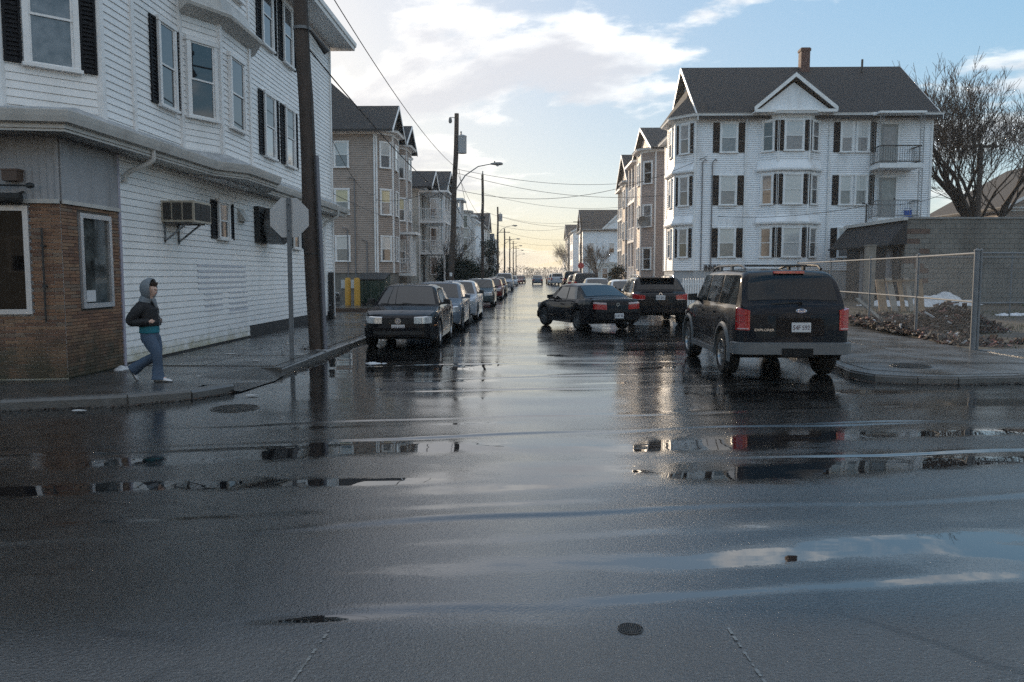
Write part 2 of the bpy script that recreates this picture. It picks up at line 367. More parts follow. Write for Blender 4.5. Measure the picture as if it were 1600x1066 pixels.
    amp = n('ShaderNodeMix', data_type='FLOAT'); L(pud, amp.inputs[0]); amp.inputs[3].default_value = .0
    crs = n('ShaderNodeAttribute', attribute_name='coarse').outputs['Fac']
    L(ma('ADD', ma('MULTIPLY', mr(film, 0, 1, .34, .10), crs), ma('MULTIPLY', dry, .6)), amp.inputs[2])
    bp = n('ShaderNodeBump'); bp.inputs['Distance'].default_value = .012; L(amp.outputs[0], bp.inputs['Strength'])
    L(ma('ADD', grain, ma('MULTIPLY', grit, .5)), bp.inputs['Height'])
    b2 = n('ShaderNodeBump'); b2.inputs['Distance'].default_value = .05; b2.inputs['Strength'].default_value = .022
    L(nz(2.0, 3, .5, rot=-R(10), st=(.25, 1, 1), off=(9, 2, 0)), b2.inputs['Height']); L(b2.outputs[0], bp.inputs['Normal'])
    L(bp.outputs[0], b.inputs['Normal'])
    return m
WETROAD = wet_road_material()
# ground sheet to the horizon
g = MB(); g.quad((-3000, -1500, -.06), (3000, -1500, -.06), (3000, 4500, -.06), (-3000, 4500, -.06))
struct(mk('ground', g, EARTH))

# puddles: (x, y, half length along the cross street, half width, strength); ripples: old resurfacing lips across the street
K10 = math.tan(R(10)); C10, S10 = math.cos(R(10)), math.sin(R(10))
PUD = [(-.6, 9.0, .5, .07, .7), (.6, 9.6, .7, .06, .65), (-2.2, 8.7, .6, .08, .65), (1.9, 9.9, .6, .07, .65), (-.2, 10.8, .8, .08, .65), (1.4, 12.4, .7, .10, .7), (-2.0, 11.6, .6, .10, .65), (2.4, 14.5, .6, .15, .7), (.3, 16.5, .6, .2, .65), (-.3, 5.75, .6, .05, .65), (-2.6, 5.35, .8, .05, .7), (-4.0, 5.0, .7, .05, .65), (-1.75, 7.75, .45, .20, .95), (-.75, 7.75, 1.3, .30, .75), (1.5, 7.75, .9, .22, .85), (2.9, 8.3, 1.6, .22, .7),
       (2.2, 6.75, 1.5, .22, .85), (.3, 6.9, 1.0, .3, .6), (3.4, 7.3, 1.2, .25, .6), (4.9, 8.55, 1.6, .14, .85), (4.6, 7.3, 1.2, .10, .8),
       (-1.2, 6.35, .42, .10, .9), (-2.0, 6.3, .9, .13, .7), (-3.4, 6.2, .9, .16, .7), (-4.7, 5.9, .9, .2, .6), (-3.9, 7.0, 1.0, .25, .62), (-2.3, 7.4, .5, .3, .6),
       (-5.6, 7.1, 1.2, .25, .6), (-.3, 6.2, .8, .12, .6), (1.0, 5.2, 1.6, .10, .5),
       (1.1, 4.62, .9, .14, .72), (2.3, 5.0, 1.0, .16, .74), (1.9, 4.30, 1.2, .06, .70), (3.1, 4.8, .8, .22, .66), (.7, 4.10, .5, .06, .62),
       (-1.05, 3.78, .35, .05, .8), (-.1, 4.55, .8, .12, .42), (-3.75, 14.6, .55, 1.6, 1.1), (-3.2, 15.2, .7, .8, .9), (-1.0, 14.6, .55, .5, .85), (-1.6, 14.3, .7, .25, .7), (-.9, 12.6, 1.2, .12, .6),
       (2.6, 18.0, .5, .35, .8), (2.2, 22.5, .6, .5, .75), (3.0, 20.2, .6, .3, .7), (4.9, 11.5, 1.3, .2, .7), (6.0, 10.6, 1.2, .25, .6), (3.3, 11.4, 1.0, .16, .6), (-3.95, 25, .3, 5, .7), (-3.95, 40, .3, 8, .7), (4.8, 22, .35, 5, .7)]
LIPS = [(-1.35, 5.22, 11.0, .022, 0.0), (-.2, 8.35, 5.2, .020, .5), (2.6, 8.85, 2.4, .022, 1.1), (-.5, 9.3, 6, .014, 2.0), (.3, 11.7, 4, .018, 3.0), (.4, 13.2, 3.6, .014, .3), (-.4, 15.0, 3.4, .014, 1.9), (-1.0, 3.78, 1.4, .016, 2.4), (3.6, 7.55, 2.2, .016, 4.0), (-4.2, 7.3, 2.2, .014, 1.2), (1.2, 17.2, 3.0, .014, .9), (1.5, 20.3, 3.2, .014, 2.9)]
def lin(a, b, st):
    k = max(1, round((b - a) / st)); return [a + (b - a) * i / k for i in range(k)]
xs = [-400, -150, -70, -35, -20] + lin(-12, 14, .1) + [14, 20, 35, 70, 150, 400]
ys = [-60, -30, -12, -4, 0] + lin(1.5, 3.2, .08) + lin(3.2, 9.6, .035) + lin(9.6, 16, .06) + lin(16, 34, .15) + lin(34, 60, .6) + [60, 70, 80, 100, 130, 170, 220, 300, 420]
def lips(x, y):
    z, wl, ck = 0.0, 0.0, 0.0
    for (lx, ly, hl, am, ph) in LIPS:
        dx = x - lx; a = (dx * C10 + (y - ly) * S10)
        if abs(a) > hl: continue
        b_ = -dx * S10 + (y - ly) * C10 - .07 * math.sin(a * .9 + ph) - .03 * math.sin(a * 2.7 + ph * 3) - .012 * noise.noise((a * 6, ph, 0))
        if abs(b_) < .5:
            e = min(1, (hl - abs(a)) / .8) * (.62 + .38 * math.sin(a * 1.3 + ph * 5))
            z += am * e * (1 / (1 + math.exp(-b_ / .014)) - (.5 + .5 * math.tanh(b_ / .14)))
            wl += e * (.5 + .8 * noise.noise((a * 1.4, ph * 3, 2))) * math.exp(-((b_ - .045) / .036) ** 2); ck += e * math.exp(-(b_ / .022) ** 2)
    return z, wl, ck
def road_z(x, y):
    if not (-14 < x < 16 and 0 < y < 40): return 0.0
    z = .010 * noise.noise((x * .35, y * .6, 1.3)) + .005 * noise.noise((x * .9, y * 1.6, 4.3))
    if 3 < y < 24 and -8 < x < 9: z += lips(x, y)[0]
    return z
vs, pu, dr, ckk = [], [], [], []
for y in ys:
    for x in xs:
        z = road_z(x, y); wl = ck = 0.0
        if 3 < y < 24 and -8 < x < 9: _, wl, ck = lips(x, y)
        p = -.16 + .75 * wl
        for (cx, cy, a_, b_, s_) in PUD:
            dx, dy = x - cx, y - cy
            if abs(dx) > 3 * max(a_, b_) or abs(dy) > 3 * max(a_, b_): continue
            if b_ > a_: u, v_ = dx, dy
            else: u, v_ = dx * C10 + dy * S10, -dx * S10 + dy * C10
            q = (u / a_) ** 2 + (v_ / b_) ** 2
            if q < 9: p += (s_ + .18) * math.exp(-q * .8)
        d = 1 / (1 + math.exp(max(-50, min(50, (y - 3.66 - .10 * x) / .10))))
        vs.append((x, y, z)); pu.append(min(p, 1.2)); dr.append(d if y < 8 else 0.0); ckk.append(ck)
nx = len(xs); fs = []
for j in range(len(ys) - 1):
    for i in range(nx - 1):
        a = j * nx + i; fs.append((a, a + 1, a + nx + 1, a + nx))
me = bpy.data.meshes.new('road'); me.from_pydata(vs, [], fs); me.materials.append(WETROAD)
me.attributes.new('puddle', 'FLOAT', 'POINT').data.foreach_set('value', pu)
me.attributes.new('dry', 'FLOAT', 'POINT').data.foreach_set('value', dr)
me.attributes.new('coarse', 'FLOAT', 'POINT').data.foreach_set('value', [max(.05, min(1, 1.45 - v[1] / 7.5)) for v in vs])
me.attributes.new('crack', 'FLOAT', 'POINT').data.foreach_set('value', ckk)
me.polygons.foreach_set('use_smooth', [True] * len(me.polygons))
struct(link('road', me))

KERB_L = [(-60, .25), (-20, 7.30), (-6.61, 9.65), (-5.24, 10.12), (-4.62, 10.62), (-4.30, 11.33)]
KERB_L2 = [(-4.23, 13.3), (-4.2, 20), (-4.2, 420)]
KERB_R = [(5.4, 420), (5.4, 14.2), (5.28, 13.2), (5.45, 12.66), (6.0, 12.42), (6.6, 12.38), (7.73, 12.58), (14, 13.68), (60, 21.8)]
ZW = .115
s_ = MB(); s_.prism(KERB_L[:-1] + [(-4.7, 11.2), (-5.15, 12.0), (-5.1, 12.9), (-4.6, 13.3), (-4.23, 13.3), (-4.2, 420), (-60, 420)], -.05, ZW)
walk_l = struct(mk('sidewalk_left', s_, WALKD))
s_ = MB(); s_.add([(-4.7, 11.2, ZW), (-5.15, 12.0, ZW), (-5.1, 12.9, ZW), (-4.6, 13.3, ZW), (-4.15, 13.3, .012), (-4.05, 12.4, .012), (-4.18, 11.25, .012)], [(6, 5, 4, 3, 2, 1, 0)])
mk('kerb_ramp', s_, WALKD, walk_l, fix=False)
s_ = MB(); s_.prism([(x, y) for x, y in KERB_R[::-1]][::-1] + [(60, 420)], -.05, ZW)
walk_r = struct(mk('sidewalk_right', s_, WALK))
def kerbstones(line, parent, ymax=70, w=.17, top=.122, flip=False):
    k = 0
    for (a, b) in zip(line, line[1:]):
        a, b = Vector(a), Vector(b); Lg = (b - a).length; d = (b - a) / Lg; s = 0.0
        while s < Lg - .05:
            e = min(Lg, s + rnd.uniform(1.5, 2.1));
            if Lg - e < .4: e = Lg
            p, q = a + d * (s + .008), a + d * (e - .008)
            if max(p.y, q.y) < ymax and -14 < p.x < 16:
                mb = MB(); t = top + rnd.uniform(-.012, .01)
                n = Vector((d.y, -d.x)); lean = .02
                A = [p + n * .02, q + n * .02, q - n * w, p - n * w]
                B = [p - n * (.0), q - n * (.0), q - n * w, p - n * w]
                mb.add([(*A[0], -.03), (*A[1], -.03), (*A[2], -.03), (*A[3], -.03)] + [(*A[0], t - .03), (*A[1], t - .03)] + [(*(p - n * .02), t), (*(q - n * .02), t + rnd.uniform(-.006, .006)), (*B[2], t), (*B[3], t)],
                       [(0, 1, 5, 4), (4, 5, 7, 6), (6, 7, 8, 9), (0, 4, 6, 9, 3), (1, 2, 8, 7, 5), (3, 9, 8, 2)])
                mk('kerbstone', mb, CONC, parent)
            s = e
kerbstones(KERB_L[1:], walk_l); kerbstones(KERB_L2, walk_l, 60)
kerbstones(KERB_R[:0:-1][::-1][0:0] or KERB_R, walk_r, 60)
def clip(poly, px, py, nx_, ny_):
    out = []
    for i in range(len(poly)):
        a, b = poly[i], poly[(i + 1) % len(poly)]
        da = (a[0] - px) * nx_ + (a[1] - py) * ny_; db = (b[0] - px) * nx_ + (b[1] - py) * ny_
        if da >= 0: out.append(a)
        if da * db < 0:
            t = da / (da - db); out.append((a[0] + t * (b[0] - a[0]), a[1] + t * (b[1] - a[1])))
    return out
def area(p): return abs(sum(p[i][0] * p[(i + 1) % len(p)][1] - p[(i + 1) % len(p)][0] * p[i][1] for i in range(len(p)))) / 2
def slab(poly, parent, m, z=ZW + .012):
    if len(poly) < 3 or area(poly) < .08: return
    c = (sum(p[0] for p in poly) / len(poly), sum(p[1] for p in poly) / len(poly))
    q = [(c[0] + (x - c[0]) * .988, c[1] + (y - c[1]) * .988) for x, y in poly]
    mb = MB(); mb.prism(q, ZW - .03, z + rnd.uniform(-.004, .004)); mk('paving_slab', mb, m, parent)
# right: main leg and cross-street leg, split at the lot
LOTC = (9.19, 16.73)
for j in range(15):
    for i in range(2):
        y0, y1 = 12.3 + j * 1.9, 12.3 + (j + 1) * 1.9; x0, x1 = 5.58 + i * 1.85, 5.58 + (i + 1) * 1.85
        p = [(x0, y0), (x1, y0), (x1, y1), (x0, y1)]
        p = clip(p, 7.0, 12.66, -S10, C10); p = clip(p, 5.62, 13.2, .55, .9)
        if p: p = clip(p, 9.19, 16.73, -1, .12) if len(p) > 2 else p
        if p: slab(p, walk_r, WALK)
for i in range(4):
    for j in range(2):
        a0 = 2.6 + i * 1.9; b0 = .18 + j * 1.85
        P = lambda a, b: (6.6 + a * C10 - b * S10, 12.40 + a * S10 + b * C10)
        p = [P(a0, b0), P(a0 + 1.9, b0), P(a0 + 1.9, b0 + 1.85), P(a0, b0 + 1.85)]
        p = clip(p, 9.28, 16.0, 1, -.0)
        if p: slab(p, walk_r, WALK)
for j in range(9):
    for i in range(2):
        y0 = 13.5 + j * 1.75; x0 = -6.9 + i * 1.25
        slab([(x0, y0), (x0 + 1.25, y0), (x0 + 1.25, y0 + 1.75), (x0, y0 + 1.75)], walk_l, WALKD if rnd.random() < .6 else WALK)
# back-lot apron between the near building and the tan house
s_ = MB(); s_.box(-30, 29, ZW - .02, -4.4, 46, ZW + .006); struct(mk('parking_apron', s_, WALKD))

# vacant lot with earth and thin grass, rising gently to the back
def lot_z(x, y):
    d = max(0, min(1, (y - 17) / 15))
    return .135 + .34 * d + .05 * noise.noise((x * .5, y * .5, 0)) * min(1, d * 6) + .02 * noise.noise((x * 2, y * 2, 3)) * min(1, d * 12)
mb = MB(); nxl, nyl = 90, 66; x0, x1 = 9.1, 30
for j in range(nyl + 1):
    for i in range(nxl + 1):
        u, v = i / nxl, j / nyl; yb = 16.75 + .176 * (u * 20); y = yb + (42 - yb) * v
        xl = 9.19 + .12 * (y - 16.73) if y < 26 else 10.3
        x = xl + (x1 - xl) * u + .08 * noise.noise((y * 1.5, 0, 0)) * (1 - u)
        mb.v.append((x, y + (.10 * noise.noise((x * 2, 5, 0)) if v < .01 else 0), lot_z(x, y) if (u > 0 and v > 0) else ZW + .004))
for j in range(nyl):
    for i in range(nxl):
        a = j * (nxl + 1) + i; mb.f.append((a, a + 1, a + nxl + 2, a + nxl + 1)); mb.m.append(0)
struct(mk('lot_ground', mb, EARTH, smooth=True, sharp=0, fix=False))
GRASSM = mat('winter_grass', (.075, .078, .034), .8, var=.5, scale=1.5, world=True)
mb = MB(); rg = random.Random(3)
for k in range(15000):
    x = rg.uniform(9.3, 24); y = rg.uniform(16.9, 32)
    if x < 9.3 + .12 * (y - 16.73) or y < 16.85 + .176 * (x - 9.2): continue
    if noise.noise((x * .6, y * .6, 9)) < -.15 + .25 * rg.random(): continue
    z = lot_z(x, y); h = rg.uniform(.03, .09); a = rg.uniform(0, 6.28); w_ = .008 + .006 * rg.random(); lx, ly = rg.gauss(0, .03), rg.gauss(0, .03)
    mb.add([(x - w_ * math.cos(a), y - w_ * math.sin(a), z - .01), (x + w_ * math.cos(a), y + w_ * math.sin(a), z - .01), (x + lx, y + ly, z + h)], [(0, 1, 2)])
stuff(tag(mk('grass', mb, GRASSM, fix=False), 'thin olive winter grass over the fenced vacant lot', 'grass'))
# manhole covers: rim, lid, raised chequer ribs
def manhole(x, y, z, r, label):
    t = thing('manhole_cover', label, 'manhole cover', (x, y, z))
    m = mat('cast_iron_lid', (.05, .048, .046), .22, metal=.4, var=.3, scale=12, bump=.3)
    mb = MB(); mb.lathe([(r, -.02), (r, .008), (r * .93, .010), (r * .93, -.004)], 28); mk('rim', mb, m, t, True, local=True)
    mb = MB(); mb.lathe([(r * .915, -.01), (r * .915, .005), (0.001, .006)], 28)
    for i in range(-5, 6):
        c = i * r * .16; h = math.sqrt(max(.001, (r * .85) ** 2 - c * c)); mb.box(-h, c - r * .02, .004, h, c + r * .02, .011); mb.box(c - r * .02, -h, .004, c + r * .02, h, .0105)
    mk('lid', mb, m, t, local=True)
manhole(.48, 3.71, road_z(.48, 3.71) - .004, .062, 'tiny round iron valve cover set in the asphalt nearest the camera')
manhole(-3.75, 9.9, road_z(-3.75, 9.9) - .004, .30, 'round iron manhole cover in the road off the left kerb corner')
manhole(6.5, 13.72, ZW + .014, .33, 'round iron manhole cover in the right pavement corner behind the parked SUV')

# two worn, broken paint lines near the viewpoint
PAINT = mat('worn_road_paint', (.20, .20, .19), .4, var=.5, scale=40, world=True)
for lb, a, b in (('left', (-.96, 3.70), (-1.00, 3.15)), ('right', (.95, 3.72), (.98, 3.15))):
    mb = MB(); a, b = Vector(a), Vector(b); d = b - a; rp = random.Random(len(lb)); n_ = Vector((d.y, -d.x)).normalized()
    for i in range(26):
        if rp.random() < .25: continue
        p, q = a + d * (i / 26), a + d * ((i + .9) / 26); w_ = rp.uniform(.003, .008); z = max(road_z(p.x, p.y), road_z(q.x, q.y)) + .004
        mb.quad((*(p - n_ * w_), z), (*(q - n_ * w_), z), (*(q + n_ * w_), z), (*(p + n_ * w_), z))
    o = mk('road_marking', mb, PAINT, fix=False); tag(o, 'thin worn paint line on the nearest asphalt, the %s one' % lb, 'road marking')
# ------------------------------------------------------------------ windows
WCACHE = {}
def cached(key, fn):
    if key not in WCACHE: WCACHE[key] = fn()
    return WCACHE[key]
def frame_mesh(w, h, m, cas=.085, dep=.075, rail=.5):
    def f():
        mb = MB(); hw = w / 2
        mb.box(-hw - cas, -dep, 0, -hw, 0, h); mb.box(hw, -dep, 0, hw + cas, 0, h)
        mb.box(-hw - cas - .02, -dep - .012, h, hw + cas + .02, 0, h + cas)
        mb.box(-hw - cas - .03, -dep - .03, -.05, hw + cas + .03, 0, 0)
        s = .035
        for (z0, z1, y) in ((0, h * rail + s / 2, -.030), (h * rail - s / 2, h, -.044)):
            mb.box(-hw, y - .012, z0, -hw + s, y + .012, z1); mb.box(hw - s, y - .012, z0, hw, y + .012, z1)
            mb.box(-hw + s, y - .0125, z0, hw - s, y + .0125, z0 + s); mb.box(-hw + s, y - .0125, z1 - s, hw - s, y + .0125, z1)
        me = mb.mesh('window', m); return me
    return cached(('f', w, h, m.name, rail), f)
def pane_mesh(w, h, m, y, z0, z1):
    def f():
        mb = MB(); mb.box(-w / 2 + .03, y, z0 + .03, w / 2 - .03, y + .008, z1 - .03); return mb.mesh('pane', m)
    return cached(('p', w, h, m.name, y, z0), f)
def shutter_mesh(w, h, m=None):
    m = m or SHUT
    def f():
        mb = MB(); e = .035
        mb.box(-w / 2, -.035, 0, -w / 2 + e, 0, h); mb.box(w / 2 - e, -.035, 0, w / 2, 0, h)
        for z0 in (0, h / 2 - e / 2, h - e): mb.box(-w / 2 + e, -.034, z0, w / 2 - e, 0, z0 + e)
        k = int(h / .07)
        for i in range(k):
            z = e + (h - 2 * e) * (i + .5) / k
            mb.add([(-w / 2 + e, -.006, z + .03), (w / 2 - e, -.006, z + .03), (w / 2 - e, -.030, z - .03), (-w / 2 + e, -.030, z - .03)], [(0, 1, 2, 3)])
        mb.box(-w / 2 + e, -.004, e, w / 2 - e, 0, h - e)
        return mb.mesh('shutter', m)
    return cached(('s', w, h, m.name), f)
def window(root, x, y, z, n, w, h, sh='', up=None, lo=None, sw=.32, frame=None, rail=.5, name='window', out=.012, shm=None):
    """n = outward normal in plan; (x, y, z) = middle of the opening's lower edge on the wall plane"""
    rz = math.atan2(n[1], n[0]) + math.pi / 2; o = woff(root); nl = math.hypot(*n); x += n[0] / nl * out; y += n[1] / nl * out
    fr = link(name, frame_mesh(w, h, frame or TRIM, rail=rail), root, (x - o.x, y - o.y, z - o.z), rz)
    if up is not False:
        link('pane', pane_mesh(w, h, lo or GLASS, -.030, 0, h * rail + .017), fr); link('pane', pane_mesh(w, h, up or GLASS, -.044, h * rail - .017, h), fr)
    for c in sh:
        q = link('shutter', shutter_mesh(sw, h + .06, shm), fr, ((-1 if c == 'L' else 1) * (w / 2 + .10 + sw / 2), 0, -.02))
    return fr
def glassmix(r=rnd):
    k = r.random()
    return (GLASS if k < .35 else SHADE if k < .75 else CURT), (GLASS if r.random() < .6 else CURT)

# ------------------------------------------------------------------ near left building: white sided three-storey corner block over a brick shopfront
NB = thing('corner_building', 'white clapboard three storey corner building with roman brick shopfront at far left', 'building', (-9, 20, ZW))
U10 = Vector((C10, S10))
def along(c, d): return (c[0] - U10.x * d, c[1] - U10.y * d)
BC = (-7.0, 11.80)                        # shopfront corner
YE = 28.05                                # far end
mb = MB()
mb.prism([along(BC, 4.2), BC, (-7.03, 11.9), (-7.03, YE - .02), (-14, YE - .02), (-14, 12)], .05, 3.9)
mb.prism([(-14, 11.1), (-11.1, 11.5), (-8.03, 12.07), (-7.03, 13.07), (-7.03, YE - .02), (-14, YE - .02)], 3.9, 9.6)
mb.prism([(-7.03, 16.09), (-6.56, 16.97), (-6.56, 18.66), (-7.03, 19.58)], 3.7, 9.6)
mk('wall_core', mb, SIDING, NB)
mb = MB(); mb.box(-7.2, 19.6, .05, -6.995, YE, .43).box(-7.2, 13.43, .05, -7.0, 19.6, .165); mk('foundation', mb, DARKF, NB)
def board_mesh(Lg, m, st):
    def f():
        mb = MB(); d = .016
        for p in ((0, 0),):
            mb.add([(0, 0, 0), (Lg, 0, 0), (Lg, -d, 0), (0, -d, 0), (0, 0, st - .005), (Lg, 0, st - .005), (Lg, -.002, st - .005), (0, -.002, st - .005), (Lg, -d, .006), (0, -d, .006)],
                   [(0, 1, 2, 3), (3, 2, 8, 9), (9, 8, 6, 7), (7, 6, 5, 4), (0, 3, 9, 7, 4), (1, 5, 6, 8, 2)])
        me = mb.mesh('siding_board', m); fixn(me); return me
    return cached(('b', round(Lg, 3), m.name), f)
def boards(p0, p1, z0, z1, root, st=.122, joints=False, m=None):
    a, b = Vector(p0), Vector(p1); d = (b - a); Lg = d.length; d /= Lg; rz = math.atan2(d.y, d.x); o = woff(root); n = max(1, round((z1 - z0) / st)); st = (z1 - z0) / n
    for i in range(n):
        cuts = [0, Lg]
        if joints:
            c = round(rnd.uniform(.25, .75) * Lg * 8) / 8; cuts = [0, c, Lg]
        for (s, e) in zip(cuts, cuts[1:]):
            p = a + d * (s + (.003 if s else 0))
            link('siding_board', board_mesh(round(e - s - (.003 if s else 0), 3), m or SIDING, st), root, (p.x - o.x, p.y - o.y, z0 + i * st - o.z), rz)
boards((-7.0, 13.47), (-7.0, 19.6), .17, 3.75, NB)
boards((-7.0, 19.6), (-7.0, YE), .42, 3.75, NB)
boards((-7.0, 13.12), (-7.0, 16.07), 4.15, 9.5, NB)
boards((-7.0, 19.6), (-7.0, YE), 4.15, 9.5, NB)
boards((-8.0, 12.09), (-7.0, 13.09), 4.15, 9.5, NB)
boards((-7.0, 16.07), (-6.53, 16.95), 4.0, 6.85, NB); boards((-7.0, 16.07), (-6.53, 16.95), 7.15, 9.5, NB)
boards((-6.53, 16.95), (-6.53, 18.67), 4.0, 6.85, NB); boards((-6.53, 16.95), (-6.53, 18.67), 7.15, 9.5, NB)
boards(along((-8.0, 12.09), 3.0), (-8.0, 12.09), 4.15, 9.5, NB)
# corner boards
def corner_post(x, y, z0, z1, m=TRIM, w=.055, root=NB):
    mb = MB(); mb.prism([(x - w, y - w), (x + w, y - w), (x + w, y + w), (x - w, y + w)], z0, z1); return mk('corner_board', mb, m, root)
for (x, y, z0, z1) in ((-7.0, 13.09, 4.1, 9.55), (-7.01, 14.14, 4.1, 9.55), (-7.0, 16.06, 4.0, 9.55), (-6.54, 16.95, 4.0, 9.55), (-6.54, 18.67, 4.0, 9.55), (-7.0, 19.62, 4.0, 9.55), (-8.0, 12.09, 4.1, 9.55), (-7.0, YE, .2, 9.55)):
    corner_post(x, y, z0, z1)
corner_post(-6.99, 13.44, .12, 3.8, mat('lilac_grey_trim', (.36, .34, .40), .5), .035)
# pent roof and gutter between shop and flats
GUT = [along((-6.55, 11.25), 5.5), (-6.55, 11.25), (-6.45, 16.3), (-6.02, 17.0), (-6.02, 19.0), (-6.5, 19.9)]
WALLL = [along((-8.0, 12.09), 4.0), (-7.0, 12.3), (-6.99, 16.1), (-6.52, 16.97), (-6.52, 18.65), (-6.99, 19.6)]
GUT2 = [(-6.55, 19.9), (-6.55, 28.5)]; WALL2 = [(-6.99, 19.6), (-6.99, 28.4)]
def sweep(line, prof, m, name, parent, smooth=False):
    """sweep an (outward, z) profile along an open plan line whose outside lies to the right"""
    mb = MB(); n = len(prof); L_ = [Vector(p) for p in line]
    for i, p in enumerate(L_):
        d0 = (L_[i] - L_[i - 1]).normalized() if i else (L_[1] - L_[0]).normalized(); d1 = (L_[i + 1] - L_[i]).normalized() if i < len(L_) - 1 else d0
        n0, n1 = Vector((d0.y, -d0.x)), Vector((d1.y, -d1.x)); b = (n0 + n1).normalized(); k = 1 / max(.4, b.dot(n0))
        for (t, z) in prof: q = p + b * t * k; mb.v.append((q.x, q.y, z))
    for i in range(len(L_) - 1):
        for j in range(n): mb.f.append((i * n + j, i * n + (j + 1) % n, (i + 1) * n + (j + 1) % n, (i + 1) * n + j)); mb.m.append(0)
    mb.f.append(tuple(range(n))); mb.m.append(0); mb.f.append(tuple((len(L_) - 1) * n + j for j in range(n))[::-1]); mb.m.append(0)
    return mk(name, mb, m, parent, smooth)
for gl in (GUT, GUT2):
    sweep(gl, [(-.02, 3.80), (.06, 3.82), (.085, 3.90), (.10, 3.97), (.10, 3.985), (.085, 3.985), (.07, 3.92), (-.02, 3.92)], TRIM_G, 'gutter', NB)
    sweep(gl, [(-.06, 3.70), (-.025, 3.70), (-.025, 3.93), (-.06, 3.93)], TRIM_G, 'fascia', NB)
mb = MB()
for gl, wl in ((GUT, WALLL), (GUT2, WALL2)):
    for i in range(len(gl) - 1):
        a, b, c, d = gl[i], gl[i + 1], wl[i + 1], wl[i]
        mb.quad((*a, 3.955), (*b, 3.955), (*c, 4.24), (*d, 4.24)); mb.quad((*a, 3.94), (*b, 3.94), (*c, 4.225), (*d, 4.225))
mk('pent_roof', mb, mat('weathered_flashing', (.36, .36, .36), .6, var=.3, scale=4, stain=(.55, .55, .55), stain_scale=4, stain_amt=.6, world=True), NB, fix=False)
mb = MB()
for gl, wl in ((GUT, [(-11, 11.1), (-7.0, 11.85), (-6.99, 16.1), (-6.99, 16.97), (-6.99, 18.65), (-6.99, 19.6)]), (GUT2, WALL2)):
    for i in range(len(gl) - 1):
        a, b, c, d = gl[i], gl[i + 1], wl[i + 1], wl[i]; mb.quad((*a, 3.74), (*b, 3.74), (*c, 3.72), (*d, 3.72))
mk('soffit', mb, TRIM_G, NB, fix=False)
# skirt moulding round the bay between second and third floor
BAYL = [(-7.0, 16.03), (-6.53, 16.95), (-6.53, 18.67), (-7.0, 19.6)]
sweep(BAYL, [(-.02, 6.84), (.05, 6.86), (.30, 6.98), (.32, 7.04), (.30, 7.08), (.10, 7.20), (.03, 7.5), (-.02, 7.5)], TRIM_G, 'bay_cornice', NB)
sweep(BAYL, [(-.02, 3.86), (.04, 3.86), (.03, 4.25), (-.02, 4.25)], TRIM, 'bay_skirt', NB)
# main eave
EAVE = [(-12, 10.9), (-7.9, 11.7), (-6.9, 12.9), (-6.9, YE + .02)]
sweep([(-7.0, 12.6), (-7.0, YE + .55)], [(-.3, 9.50), (.78, 9.50), (.80, 9.60), (.84, 9.62), (.86, 9.74), (.80, 9.78), (-.3, 10.1)], TRIM, 'eave', NB)
mb = MB(); mb.box(-14, 11.5, 9.52, -7.3, YE + .55, 9.98); mk('roof', mb, ROOF, NB)
sweep([(-7.0, 13.1), (-7.0, YE)], [(.0, 9.30), (.03, 9.30), (.03, 9.5), (.0, 9.5)], TRIM, 'frieze_board', NB)
NX = (1, 0)
NSEL = (-.0, 0)
an = (.8824, -.4706); ch = (.7071, -.7071)
window(NB, -7.5, 12.59, 4.92, ch, .62, 1.50, 'LR', CURT, CURT, sw=.24)
window(NB, -7.0, 15.42, 4.88, NX, .58, 1.52, 'LR', GLASS, GLASS, sw=.24)
for dz in (0, 2.86):
    window(NB, -6.765, 16.51, 4.88 + dz, an, .58, 1.48, '', GLASS, GLASS)
    window(NB, -6.53, 17.8, 4.88 + dz, NX, .72, 1.48, '', GLASS, GLASS)
    window(NB, -7.0, 21.42, 4.80 + dz, NX, .72, 1.58, 'LR', GLASS, CURT if not dz else GLASS, sw=.34)
    window(NB, -7.0, 23.2, 4.80 + dz, NX, .72, 1.58, 'LR', GLASS, CURT if not dz else GLASS, sw=.34)
window(NB, -7.0, 18.0, 2.50, NX, .50, .78, 'LR', CURT, GLASS, sw=.30)
window(NB, -7.0, 23.6, 2.46, NX, .55, .80, 'LR', CURT, GLASS, sw=.34)
